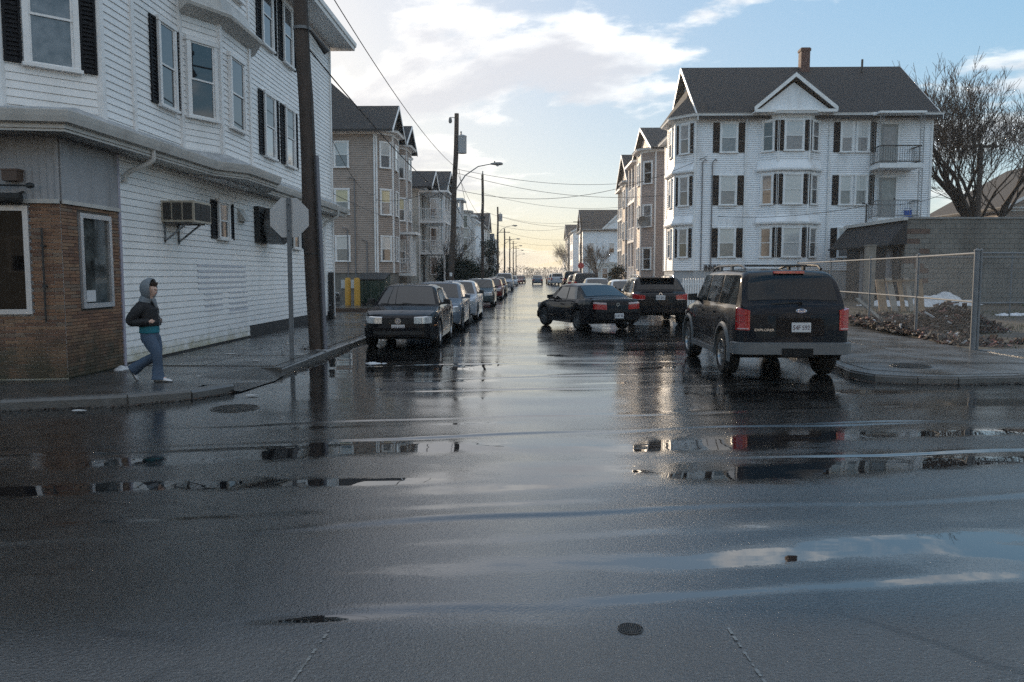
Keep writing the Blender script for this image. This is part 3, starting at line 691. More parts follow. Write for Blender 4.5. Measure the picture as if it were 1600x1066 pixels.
# shopfront: brick piers laid brick by brick
BH, BL, J = .052, .29, .009
brick_me = []
for m in BRICKM:
    mb = MB(); mb.box(0, 0, 0, BL - J, .05, BH - J); brick_me.append(mb.mesh('brick', m))
half_me = []
for m in BRICKM:
    mb = MB(); mb.box(0, 0, 0, BL / 2 - J, .05, BH - J); half_me.append(mb.mesh('brick', m))
def brick_wall(p0, p1, z0, z1, holes, root, prio, joined):
    a, b = Vector(p0), Vector(p1); d = b - a; Lg = d.length; d /= Lg; n = Vector((d.y, -d.x)); rz = math.atan2(d.y, d.x); o = woff(root)
    for k in range(int((z1 - z0) / BH)):
        z = z0 + k * BH; s = -.0 if k % 2 == 0 else -BL / 2
        while s < Lg - .03:
            e = s + BL; s0, e0 = max(0, s), min(Lg, e)
            hole = next((h for h in holes if e0 > h[0] + .01 and s0 < h[1] - .01 and z + BH > h[2] and z < h[3]), None)
            segs = [(s0, e0)]
            if hole: segs = [q for q in ((s0, min(e0, hole[0])), (max(s0, hole[1]), e0)) if q[1] - q[0] > .04]
            for (q0, q1) in segs:
                pr_ = rnd.uniform(-.003, .004); mi = rnd.choice((0, 0, 0, 1, 1, 2, 2, 3)); p = a + d * q0 + n * (.012 + pr_)
                full = abs(q1 - q0 - BL) < .004
                if prio() :
                    me_ = brick_me[mi] if full else (half_me[mi] if abs(q1 - q0 - BL / 2) < .004 else None)
                    if me_ is None: mb_ = MB(); mb_.box(0, 0, 0, q1 - q0 - J, .05, BH - J); me_ = mb_.mesh('brick', BRICKM[mi])
                    link('brick', me_, root, (p.x - o.x, p.y - o.y, z - o.z), rz)
                else:
                    Mx = Matrix.Translation((p.x, p.y, z)) @ Matrix.Rotation(rz, 4, 'Z'); t_ = MB(); t_.box(0, 0, 0, q1 - q0 - J, .05, BH - J)
                    joined.add([Mx @ Vector(v) for v in t_.v], t_.f, mi)
            s = e
shop = None
mb = MB(); mb.obox(along(BC, 4.2), BC, -.2, .0, .12, 2.80); mb.obox((-7.0, 11.80), (-6.985, 13.42), -.2, .0, .12, 2.80)
mk('mortar_backing', mb, MORTAR, NB)
joined = MB(); cnt = [0]
def pr1():
    cnt[0] += 1; return cnt[0] <= 190
brick_wall((-7.0, 11.80), (-6.985, 13.42), .14, 2.78, [(.40, 1.33, 1.16, 2.64)], NB, lambda: (lambda: (cnt.__setitem__(0, cnt[0] + 1), cnt[0] <= 180)[1])(), joined)
cnt2 = [0]
brick_wall(along(BC, 2.3), BC, .14, 2.78, [(-1, 1.86, 1.10, 2.70)], NB, lambda: (lambda: (cnt2.__setitem__(0, cnt2[0] + 1), cnt2[0] <= 120)[1])(), joined)
stuff(mk('brickwork', joined, BRICKM, NB))
# fascia panels: corrugated at the front, smooth on the side
mb = MB(); a = Vector(along(BC, 2.6)); d = U10; n = Vector((d.y, -d.x)); k = 104
for i in range(k + 1):
    p = a + d * (2.61 * i / k) + n * (.03 + (.012 if (i // 2) % 2 else 0)); mb.v += [(p.x, p.y, 2.78), (p.x, p.y, 3.78)]
for i in range(k): mb.f.append((2 * i, 2 * i + 2, 2 * i + 3, 2 * i + 1)); mb.m.append(0)
mk('corrugated_panel', mb, PANELG, NB, fix=False)
mb = MB(); mb.obox((-7.0, 11.80), (-6.985, 13.42), -.15, .03, 2.78, 3.78); mk('side_panel', mb, PANELG, NB)
mb = MB(); mb.obox((-7.0, 11.80), (-6.985, 13.42), .02, .05, 2.74, 2.80); mb.obox(along(BC, 2.6), BC, .02, .05, 2.74, 2.80); mk('panel_drip_edge', mb, TRIM_G, NB)
# shop windows
ALU = mat('aluminium_shop_frame', (.50, .51, .53), .4, metal=.5, var=.1)
def shop_window(p0, p1, z0, z1, dark):
    a, b = Vector(p0), Vector(p1); mb = MB(); t = .075
    mb.obox(a, b, -.02, .05, z0, z0 + t); mb.obox(a, b, -.02, .05, z1 - t, z1); d = (b - a).normalized()
    mb.obox(a, a + d * t, -.02, .0495, z0 + t, z1 - t); mb.obox(b - d * t, b, -.02, .0495, z0 + t, z1 - t)
    f = mk('shop_window', mb, ALU, NB); mb = MB(); mb.obox(a + d * t, b - d * t, .0, .008, z0 + t, z1 - t); mk('pane', mb, dark, f); return f
shop_window(along(BC, 2.35), along(BC, .44), 1.10, 2.70, mat('dark_shop_glass', (.004, .004, .005), .03, ior=1.25))
f = shop_window((-6.996, 12.22), (-6.988, 13.12), 1.16, 2.64, mat('shop_glass_with_display', (.055, .060, .058), .03, var=.9, scale=3.2, ior=1.7, stain=(.15, .165, .16), stain_scale=2.6, stain_amt=.8))
mb = MB(); mb.obox((-6.99, 12.36), (-6.99, 12.62), .0085, .0125, 1.26, 1.44); mk('paper_notice', mb, PLATE, f)
# fittings on the wall
def fit(name, label, cat, p): return thing(name, label, cat, p)
t = fit('junction_box', 'brown metal box screwed to the grey panel above the shop window', 'box', (-7.55, 11.66, 3.05))
mb = MB(); mb.box(-7.68, 11.52, 3.05, -7.46, 11.68, 3.21); mk('housing', mb, mat('brown_box_paint', (.10, .062, .045), .6), t); mb = MB(); mb.box(-7.69, 11.51, 3.195, -7.45, 11.69, 3.22); mk('lid', mb, mat('brown_lid_paint', (.13, .08, .06), .6), t)
t = fit('sign_bracket', 'black horizontal sign rod with bulbous end over the shop window', 'bracket', (-7.35, 11.6, 2.99))
mb = MB(); mb.tube([(-9.4, 11.22, 2.99), (-7.3, 11.56, 2.98)], .014); mk('rod', mb, IRON, t); mb = MB(); mb.lathe([(.001, 0), (.035, .01), (.045, .05), (.03, .1), (.001, .11)], 10, (-7.34, 11.555, 2.98), 'x'); mk('finial', mb, IRON, t, True); mb = MB(); mb.beam((-7.9, 11.46, 2.98), (-7.9, 11.62, 2.98), .02); mb.beam((-9.0, 11.28, 2.985), (-9.0, 11.42, 2.985), .02); mk('stay', mb, IRON, t)
t = fit('awning_roller', 'rolled dark awning in its case above the shop window', 'awning', (-8.3, 11.45, 2.78))
mb = MB(); mb.tube([(-9.6, 11.16, 2.80), (-7.42, 11.54, 2.80)], .075, 10); mk('rolled_canvas', mb, mat('sooty_canvas', (.03, .028, .026), .9, var=.4), t); mb = MB(); mb.beam((-7.46, 11.54, 2.86), (-7.46, 11.66, 2.9), .03); mb.beam((-7.62, 11.45, 2.70), (-7.62, 11.62, 2.86), .03); mk('bracket', mb, IRON, t)
t = fit('downpipe', 'thin dark pipe running down the brick corner', 'pipe', (-7.05, 11.74, 1.0))
mb = MB(); mb.tube([(-7.24, 11.70, .98), (-7.24, 11.70, 2.38)], .014); mk('pipe', mb, IRON, t); mb = MB(); mb.box(-7.27, 11.69, 1.5, -7.21, 11.75, 1.53); mb.box(-7.27, 11.69, 2.1, -7.21, 11.75, 2.13); mk('clip', mb, IRON, t)
# elbow downspouts
def spout(y, label):
    t = thing('downspout', label, 'downspout', (-6.6, y, 3.4)); mb = MB()
    mb.tube([(-6.50, y, 3.82), (-6.50, y, 3.66), (-6.54, y - .02, 3.60), (-6.86, y - .12, 3.44), (-6.92, y - .14, 3.38), (-6.93, y - .15, 3.26)], .045, 8); mk('elbow', mb, TRIM_G, t, True); return t
spout(13.75, 'curled grey downspout elbow under the gutter above the brick pier')
t = spout(26.9, 'white downspout running down the far end of the white wall'); mb = MB(); mb.tube([(-6.93, 26.75, 3.28), (-6.93, 26.75, .3)], .04, 8); mk('pipe', mb, TRIM, t)
t = thing('pipe_guard', 'black steel pipe guard at the foot of the far white corner', 'pipe guard', (-6.85, 27.4, ZW)); mb = MB(); mb.box(-6.97, 27.3, ZW, -6.82, 27.48, 1.75); mk('channel', mb, IRON, t); mb = MB(); mb.box(-6.98, 27.24, .6, -6.90, 27.54, .66); mk('strap', mb, GALV, t)
# air conditioner
t = thing('air_conditioner', 'beige window air conditioner on steel brackets in the white wall', 'air conditioner', (-6.7, 15.4, 2.65))
ACM = mat('beige_ac_case', (.40, .36, .29), .5, var=.1, scale=5, stain=(.2, .16, .1), stain_amt=.4); ACD = mat('ac_coil_dark', (.035, .033, .03), .7)
mb = MB(); mb.box(-6.99, 15.02, 2.68, -6.36, 15.82, 3.08); mk('case', mb, ACM, t)
mb = MB()
for (y0, y1) in ((15.06, 15.30), (15.32, 15.56), (15.58, 15.78)): mb.box(-6.362, y0, 2.72, -6.352, y1, 3.04)
mk('coil_grille', mb, ACD, t)
mb = MB()
for (x0, x1) in ((-6.95, -6.80), (-6.77, -6.60), (-6.57, -6.40)): mb.box(x0, 15.010, 2.72, x1, 15.018, 3.04)
mk('side_louvre', mb, ACD, t)
for y in (15.12, 15.72):
    mb = MB(); mb.beam((-6.98, y, 2.665), (-6.45, y, 2.665), .03); mb.beam((-6.98, y, 2.32), (-6.55, y, 2.655), .03); mb.beam((-6.975, y, 2.28), (-6.975, y, 2.66), .03); mk('bracket', mb, GALV, t)
t = thing('vent_flap', 'small tilted white vent hood beside the little shuttered window', 'vent', (-6.93, 19.2, 3.0)); mb = MB(); mb.add([(-6.97, 19.0, 3.22), (-6.97, 19.36, 3.22), (-6.80, 19.36, 2.96), (-6.80, 19.0, 2.96), (-6.97, 19.0, 2.96), (-6.97, 19.36, 2.96)], [(0, 1, 2, 3), (3, 2, 5, 4), (0, 3, 4), (1, 5, 2), (0, 4, 5, 1)]); mk('hood', mb, TRIM_G, t); mb = MB(); mb.box(-6.985, 18.97, 2.93, -6.972, 19.39, 3.25); mk('flange', mb, TRIM_G, t)
# exhaust fan: square louvre housing and drum cowl
t = thing('exhaust_fan', 'grey drum exhaust fan cowl projecting from the white wall behind the road sign', 'exhaust fan', (-6.7, 20.8, 2.9))
mb = MB(); mb.box(-6.99, 20.1, 2.5, -6.86, 21.1, 3.4); mk('housing', mb, PLAST, t)
mb = MB()
for i in range(7): mb.add([(-6.858, 20.16, 2.6 + i * .11), (-6.858, 21.04, 2.6 + i * .11), (-6.80, 21.04, 2.56 + i * .11), (-6.80, 20.16, 2.56 + i * .11)], [(0, 1, 2, 3)])
mk('louvre', mb, PLAST, t, fix=False)
mb = MB(); mb.lathe([(.30, 0), (.47, .05), (.47, .42), (.44, .44), (.44, .08)], 22, (-6.86, 20.75, 2.93), 'x'); mk('drum', mb, mat('dull_fan_steel', (.20, .20, .20), .45, metal=.7, var=.3), t, True)
# lighter repainted rectangles on the wall and house numbers are flat marks
t = thing('repaint_patch', 'faint grey repainted patch on the white clapboards behind the walking person', 'paint patch', (-6.98, 17.4, 1.3))
PATCH = mat('repaint_grey', (.52, .53, .57), .5, var=.06, scale=2)
mb = MB()
for (y0, y1, z0, z1) in ((16.6, 19.4, 1.45, 2.05), (18.3, 19.5, .78, 1.44), (16.9, 17.9, .95, 1.44)):
    kb = int((z1 - z0) / .1193)
    for i in range(kb):
        z = .17 + math.floor((z0 - .17) / .1193) * .1193 + i * .1193
        mb.quad((-6.9825, y0, z + .008), (-6.9825, y1, z + .008), (-6.9937, y1, z + .112), (-6.9937, y0, z + .112))
mk('paint_film', mb, PATCH, t, fix=False)
me = text_mesh('28', .24, IRON)
o = tag(link('house_number', me), 'dark house number plate digits on the white wall left of the utility pole', 'number'); o.rotation_euler = (R(90), 0, R(90)); o.location = (-6.965, 25.0, 1.55)
# ------------------------------------------------------------------ houses
def saw(mb, p0, p1, z0, z1, st=.105, d=.02):
    a, b = Vector(p0), Vector(p1); u = (b - a).normalized(); n = Vector((u.y, -u.x)); k = max(1, round((z1 - z0) / st)); st = (z1 - z0) / k
    ao, bo = a + n * d, b + n * d; ai, bi = a - n * .022, b - n * .022; o = len(mb.v); gp = .013
    for i in range(k):      # each course: a shadow gap, a lip and a sloping face
        z = z0 + i * st
        mb.v += [(ai.x, ai.y, z), (bi.x, bi.y, z), (ai.x, ai.y, z + gp), (bi.x, bi.y, z + gp), (ao.x, ao.y, z + gp), (bo.x, bo.y, z + gp), (b.x, b.y, z + st), (a.x, a.y, z + st), (bi.x, bi.y, z + st), (ai.x, ai.y, z + st)]
        q = o + i * 10; mb.f += [(q, q + 1, q + 3, q + 2), (q + 2, q + 3, q + 5, q + 4), (q + 4, q + 5, q + 6, q + 7), (q + 7, q + 6, q + 8, q + 9)]; mb.m += [0, 0, 0, 0]
def walls(root, poly, z0, z1, m, trim=TRIM, st=.105, corner=.05, name='wall', skip=()):
    mb = MB()
    for i in range(len(poly)): saw(mb, poly[i], poly[(i + 1) % len(poly)], z0, z1, st)
    o = mk(name, mb, m, root, fix=False)
    for i, (x, y) in enumerate(poly):
        if i in skip: continue
        c = MB(); c.prism([(x - corner, y - corner), (x + corner, y - corner), (x + corner, y + corner), (x - corner, y + corner)], z0, z1); mk('corner_board', c, trim, root)
    return o
def gable(root, x0, x1, y0, y1, ze, zr, axis, ov=.4, m=None, wallm=None, th=.14, name='roof', trim=TRIM, frac=.5):
    """gable roof over a rectangle; ridge runs along axis; slopes of real thickness, gable walls and rake boards"""
    m = m or ROOF; mb = MB(); P = (lambda a, b, z: (a, b, z)) if axis == 'x' else (lambda a, b, z: (b, a, z))
    A0, A1, B0, B1 = (x0, x1, y0, y1) if axis == 'x' else (y0, y1, x0, x1)
    bm_ = B0 + (B1 - B0) * frac
    for (be, s) in ((B0, -1), (B1, 1)):
        sl = (zr - ze) / abs(bm_ - be); bo = be + s * ov; zo = ze - sl * ov
        mb.add([P(A0 - ov, bo, zo), P(A1 + ov, bo, zo), P(A1 + ov, bm_, zr), P(A0 - ov, bm_, zr), P(A0 - ov, bo, zo + th), P(A1 + ov, bo, zo + th), P(A1 + ov, bm_, zr + th), P(A0 - ov, bm_, zr + th)],
               [(0, 3, 2, 1), (4, 5, 6, 7), (0, 1, 5, 4), (1, 2, 6, 5), (3, 0, 4, 7)])
    r = mk(name, mb, m, root)
    for a, s in ((A0, -1), (A1, 1)):
        g_ = MB(); k = 14
        for i in range(k):      # boarded gable in courses
            f0, f1 = i / k, (i + 1) / k; z_0, z_1 = ze + (zr - ze) * f0 - .02, ze + (zr - ze) * f1 - .02
            l0, l1, r0, r1 = B0 + (bm_ - B0) * f0, B0 + (bm_ - B0) * f1, B1 + (bm_ - B1) * f0, B1 + (bm_ - B1) * f1
            g_.add([P(a + s * .02, l0, z_0), P(a + s * .02, r0, z_0), P(a, r1, z_1), P(a, l1, z_1)], [(0, 1, 2, 3)])
        mk('gable_wall', g_, wallm or SIDING_R, root, fix=False)
        t = MB()
        for be, sg in ((B0, -1), (B1, 1)):
            sl = (zr - ze) / abs(bm_ - be); bo = be + sg * ov; zo = ze - sl * ov
            q = a + s * (ov + .003)
            t.add([P(q, bo, zo - .06), P(q + s * .035, bo, zo - .06), P(q + s * .035, bm_, zr - .06), P(q, bm_, zr - .06), P(q, bo, zo + .13), P(q + s * .035, bo, zo + .13), P(q + s * .035, bm_, zr + .13), P(q, bm_, zr + .13)],
                  [(0, 1, 2, 3), (4, 7, 6, 5), (0, 4, 5, 1), (1, 5, 6, 2), (3, 2, 6, 7), (0, 3, 7, 4)])
        mk('rake_board', t, trim, root)
    return r
def chimney(parent, x, y, z0, z1, w=.5):
    o = mk('chimney', MB().box(x - w / 2, y - w / 2, z0, x + w / 2, y + w / 2, z1), CHIM, parent)
    mk('chimney_cap', MB().box(x - w / 2 - .04, y - w / 2 - .04, z1 - .18, x + w / 2 + .04, y + w / 2 + .04, z1 - .05), CHIM, parent); return o
def railing(root, pts, z, h=.9, m=None, st=.13, posts=True, name='railing', th=.04):
    mb = MB()
    for a, b in zip(pts, pts[1:]):
        a, b = Vector(a), Vector(b); d = b - a; Lg = d.length
        mb.beam((*a, z + h), (*b, z + h), .06, .05); mb.beam((*a, z + .1), (*b, z + .1), .045, .045)
        k = max(1, int(Lg / st))
        for i in range(1, k): p = a + d * i / k; mb.beam((*p, z + .1), (*p, z + h), th * .6)
    return mk(name, mb, m or TRIM, root)
def porch_stack(root, P, y0, y1, levels, proj, m, roof=True, zr=None, n0=None, rails=True, wall=None):
    """open porch: P(s, y) maps distance toward the street to plan; levels = floor heights"""
    for k, z in enumerate(levels):
        a, b, c, d = P(0, y0), P(proj, y0), P(proj, y1), P(0, y1)
        mb = MB(); mb.prism([a, b, c, d], z - .18, z); mk('porch_floor', mb, m, root)
        top = levels[k + 1] - .18 if k + 1 < len(levels) else (zr or z + 2.5)
        for (s, y) in ((proj - .09, y0 + .09), (proj - .09, y1 - .09), (proj - .09, (y0 + y1) / 2)):
            x, yy = P(s, y); mk('porch_post', MB().box(x - .07, yy - .07, z, x + .07, yy + .07, top), m, root)
        if rails and z > 1.0: railing(root, [P(.05, y0 + .09), P(proj - .09, y0 + .09), P(proj - .09, y1 - .09), P(.05, y1 - .09)], z, m=m)
    if roof:
        z = zr or levels[-1] + 2.5; a, b, c, d = P(0, y0 - .2), P(proj + .25, y0 - .2), P(proj + .25, y1 + .2), P(0, y1 + .2)
        mk('porch_roof', MB().prism([a, b, c, d], z, z + .16), trim_of(m), root)
def trim_of(m): return m
def cornice(root, poly, z, ext=.35, h=.22, m=TRIM, name='cornice'):
    """boxed eave along a closed outline"""
    n = len(poly); mb = MB(); L_ = [Vector(p) for p in poly]; prof = [(-.02, z - h - .12), (.04, z - h - .12), (.05, z - h), (ext, z - h + .04), (ext + .02, z - .05), (ext + .06, z), (-.02, z)]
    k = len(prof)
    for i in range(n):
        d0 = (L_[i] - L_[i - 1]).normalized(); d1 = (L_[(i + 1) % n] - L_[i]).normalized(); n0, n1 = Vector((d0.y, -d0.x)), Vector((d1.y, -d1.x)); b = (n0 + n1).normalized(); q = 1 / max(.45, b.dot(n0))
        for (t, zz) in prof: p = L_[i] + b * t * q; mb.v.append((p.x, p.y, zz))
    for i in range(n):
        for j in range(k): mb.f.append((i * k + j, i * k + (j + 1) % k, ((i + 1) % n) * k + (j + 1) % k, ((i + 1) % n) * k + j)); mb.m.append(0)
    return mk(name, mb, m, root)
def poly_roof(root, poly, z0, z1, inset, m=ROOF, name='roof', ext=.4):
    """hipped lid over any outline: eave ring and an inset upper ring"""
    n = len(poly); L_ = [Vector(p) for p in poly]; mb = MB(); ring = []
    for t, z in ((ext, z0), (-inset, z1)):
        for i in range(n):
            d0 = (L_[i] - L_[i - 1]).normalized(); d1 = (L_[(i + 1) % n] - L_[i]).normalized(); n0, n1 = Vector((d0.y, -d0.x)), Vector((d1.y, -d1.x)); b = (n0 + n1).normalized(); q = 1 / max(.45, b.dot(n0))
            p = L_[i] + b * t * q; mb.v.append((p.x, p.y, z))
    mb.f = [(i, (i + 1) % n, n + (i + 1) % n, n + i) for i in range(n)] + [tuple(range(n, 2 * n)), tuple(range(n))[::-1]]; mb.m = [0] * len(mb.f)
    return mk(name, mb, m, root)

# --- white house at right, broadside to the camera
WH = thing('white_house', 'white three storey house with black shutters, centre bay and dark gabled roof', 'house', (14, 41, ZW))
FY, X0, X1, BY = 41.0, 8.25, 20.0, 50.0
poly = [(X0, FY), (11.42, FY), (12.22, FY - .6), (13.74, FY - .6), (14.48, FY), (X1, FY), (X1, BY), (X0, BY), (X0, 45.0), (7.42, 44.1), (7.42, 41.95)]
walls(WH, poly, 1.86, 9.48, SIDING_R, skip=(1, 4))
mb = MB(); mb.prism([(X0 + .03, FY + .03), (X1 - .03, FY + .03), (X1 - .03, BY - .03), (X0 + .03, BY - .03)], .05, 1.9); mb.prism([(11.5, FY + .05), (12.25, FY - .57), (13.7, FY - .57), (14.42, FY + .05)], .05, 1.84); mb.prism([(X0 + .05, 44.9), (7.45, 44.05), (7.45, 42.0), (X0 + .05, 41.1)], .05, 1.84)
mk('foundation', mb, FOUND, WH)
cornice(WH, poly, 9.66, ext=.38, h=.16)
rf = gable(WH, 8.72, X1 - .12, FY, BY, 9.68, 12.95, 'x', .42, ROOF, SIDING_R)
# roof over the corner bay
mb = MB(); mb.add([(8.75, 40.6, 9.66), (7.0, 41.8, 9.66), (7.0, 44.4, 9.66), (8.75, 46, 9.66), (8.75, 41.4, 10.3), (8.75, 44.8, 12.1), (8.15, 43.0, 10.9)], [(0, 4, 6, 1), (1, 6, 2), (2, 6, 5, 3), (4, 5, 6)]); mk('bay_roof', mb, ROOF_B, WH)
chimney(rf, 14.95, 45.2, 12.2, 14.0, .48)
mk('vent_pipe', MB().tube([(17.95, 44.8, 12.6), (17.95, 44.8, 13.3)], .06), IRON, rf)
# pediment above the bay
pd = MB(); pz0, pz1, px0, px1, pxm = 9.76, 11.30, 10.95, 14.95, 12.9
fy = FY - .62
pd.add([(px0 + .25, fy, pz0), (px1 - .25, fy, pz0), (pxm, fy, pz1 - .22)], [(0, 1, 2)]); 
pd.add([(px0 + .25, fy, pz0), (px1 - .25, fy, pz0), (pxm, fy, pz1 - .22), (pxm, fy + 4, pz1 - .22)], [(0, 3, 2), (1, 2, 3)])
mk('pediment', pd, SIDING_R, WH)
for s in (-1, 1):
    mb = MB(); xe = px0 if s < 0 else px1
    mb.add([(xe, fy - .28, pz0 - .1), (pxm, fy - .28, pz1), (pxm, fy + 3.1, pz1), (xe, fy + .8, pz0 - .1), (xe, fy - .28, pz0 + .08), (pxm, fy - .28, pz1 + .18), (pxm, fy + 3.4, pz1 + .18), (xe, fy + .9, pz0 + .08)], [(0, 1, 2, 3), (4, 7, 6, 5), (0, 4, 5, 1), (3, 2, 6, 7), (0, 3, 7, 4)])
    mk('pediment_roof', mb, ROOF, WH)
    mb = MB(); mb.add([(xe - s * -.03, fy - .29, pz0 - .12), (pxm, fy - .29, pz1 - .02), (pxm, fy - .29, pz1 + .19), (xe - s * -.03, fy - .29, pz0 + .09), (xe - s * -.03, fy - .33, pz0 - .12), (pxm, fy - .33, pz1 - .02), (pxm, fy - .33, pz1 + .19), (xe - s * -.03, fy - .33, pz0 + .09)], [(4, 5, 6, 7), (0, 4, 7, 3), (0, 1, 5, 4), (3, 7, 6, 2)])
    mk('rake_board', mb, TRIM, WH)
mk('pediment_base', MB().box(px0, fy - .32, pz0 - .16, px1, fy + .2, pz0 - .02), TRIM, WH)
NY = (0, -1); WZ = (2.55, 5.18, 7.80)
for k, z in enumerate(WZ):
    window(WH, 9.92, FY, z, NY, .74, 1.42, 'LR', SHADE, CURT)
    l = (-.6247, -.7809); window(WH, 11.82, FY - .3, z, l, .50, 1.42, 'R', (GLASS, CURT, GLASS)[2 - k], GLASS, sw=.2)
    window(WH, 12.98, FY - .6, z, NY, .82, 1.42, 'LR', SHADE, (SHADE, SHADE, CURT)[k], sw=.2)
    r_ = (.6148, -.7887); window(WH, 14.11, FY - .3, z, r_, .48, 1.42, 'L', CURT, GLASS, sw=.2)
    if k or 1:
        window(WH, 15.80, FY, z, NY, .52, 1.42, 'L', SHADE, CURT, sw=.3); window(WH, 16.58, FY, z, NY, .52, 1.42, 'R', SHADE, CURT, sw=.3)
    c = (-.745, -.667); window(WH, 7.835, 41.475, z, c, .50, 1.42, 'LR', CURT, GLASS, sw=.17)
    window(WH, 7.42, 43.0, z, (-1, 0), .7, 1.42, '', SHADE, GLASS)
    window(WH, X0, 46.6, z, (-1, 0), .7, 1.42, '', SHADE, GLASS)
# skirt mouldings round the bays at each floor
BAYA = [(11.40, FY), (12.22, FY - .6), (13.74, FY - .6), (14.50, FY)]; BAYB = [(X0, 45.0), (7.42, 44.1), (7.42, 41.95), (X0, FY)]
for z in (4.25, 6.88):
    for bl in (BAYA, BAYB):
        sweep(bl, [(-.01, z - .02), (.16, z), (.17, z + .05), (.02, z + .42), (-.01, z + .42)], SIDING_R, 'bay_skirt', WH)
        sweep(bl, [(.0, z - .10), (.17, z - .06), (.185, z - .005), (.0, z - .005)], TRIM, 'bay_moulding', WH)
# balconies with iron lattice posts
for z in (4.45, 7.08):
    mk('balcony_floor', MB().box(17.00, FY - 1.15, z - .22, 19.05, FY - .02, z), TRIM, WH)
    d = mk('balcony_door', MB().box(17.45, FY - .055, z + .01, 18.30, FY - .015, z + 2.05), mat('grey_storm_door', (.28, .28, .27), .4, var=.1), WH)
    mb = MB(); mb.box(17.55, FY - .066, z + .95, 18.20, FY - .058, z + 1.92); mk('pane', mb, CURT, d); mk('door_handle', MB().box(18.21, FY - .10, z + .98, 18.27, FY - .058, z + 1.04), IRON, d)
    mk('door_casing', MB().box(17.35, FY - .07, z, 17.45, FY, z + 2.15).box(18.30, FY - .07, z, 18.40, FY, z + 2.15).box(17.45, FY - .07, z + 2.06, 18.30, FY, z + 2.15), TRIM, WH)
    railing(WH, [(17.05, FY - .03), (17.05, FY - 1.1), (19.00, FY - 1.1), (19.00, FY - .03)], z, .85, IRON if z > 6 else IRONW, .11, th=.022)
    for x, y in ((17.05, FY - 1.1), (19.00, FY - 1.1), (17.05, FY - .1)):
        mb = MB(); zt = z + 2.40
        for q in (-.09, .09): mb.beam((x + q, y, z), (x + q, y, zt), .022)
        k = 16
        for i in range(k):
            za, zb = z + (zt - z) * i / k, z + (zt - z) * (i + 1) / k; mb.beam((x - .09, y, za), (x + .09, y, zb), .014); mb.beam((x + .09, y, za), (x - .09, y, zb), .014)
        mk('lattice_post', mb, IRONW, WH)
mk('balcony_roof', MB().box(16.90, FY - 1.2, 9.48, 19.15, FY - .03, 9.58), TRIM, WH)
# service mast and conduits
CONDM = mat('grey_conduit', (.17, .17, .18), .5)
for x, z0, z1 in ((8.62, 1.9, 7.3), (9.12, 1.9, 7.3)):
    mk('conduit', MB().tube([(x, FY - .09, z0), (x, FY - .09, z1), (x + .12, FY - .12, z1 + .14), (x + .22, FY - .12, z1 + .06)], .032, 6), CONDM, WH)
for x in (10.76, 14.93): mk('downspout', MB().tube([(x, FY - .07, 1.9), (x, FY - .07, 9.25), (x, FY - .38, 9.5)], .045, 6), TRIM, WH)
for i in range(4): mk('electric_meter', MB().lathe([(.09, -.16), (.09, -.02), (.001, -.0)], 10, (8.88 + i * .22, FY - .02, 2.02), 'y').box(8.80 + i * .22, FY - .05, 1.85, 8.96 + i * .22, FY - .02, 2.18), CONDM, WH)
t = thing('blue_tub', 'blue plastic tub on the lower balcony of the white house', 'tub', (18.65, 40.3, 4.45)); mk('tub', MB().lathe([(.001, 0), (.16, 0), (.2, .36), (.215, .37), (.2, .37), (.17, .05)], 14), BLUEP, t, local=True); mk('handle', MB().tube([(-.2, 0, .36), (-.1, 0, .48), (.1, 0, .48), (.2, 0, .36)], .012), BLUEP, t, local=True)

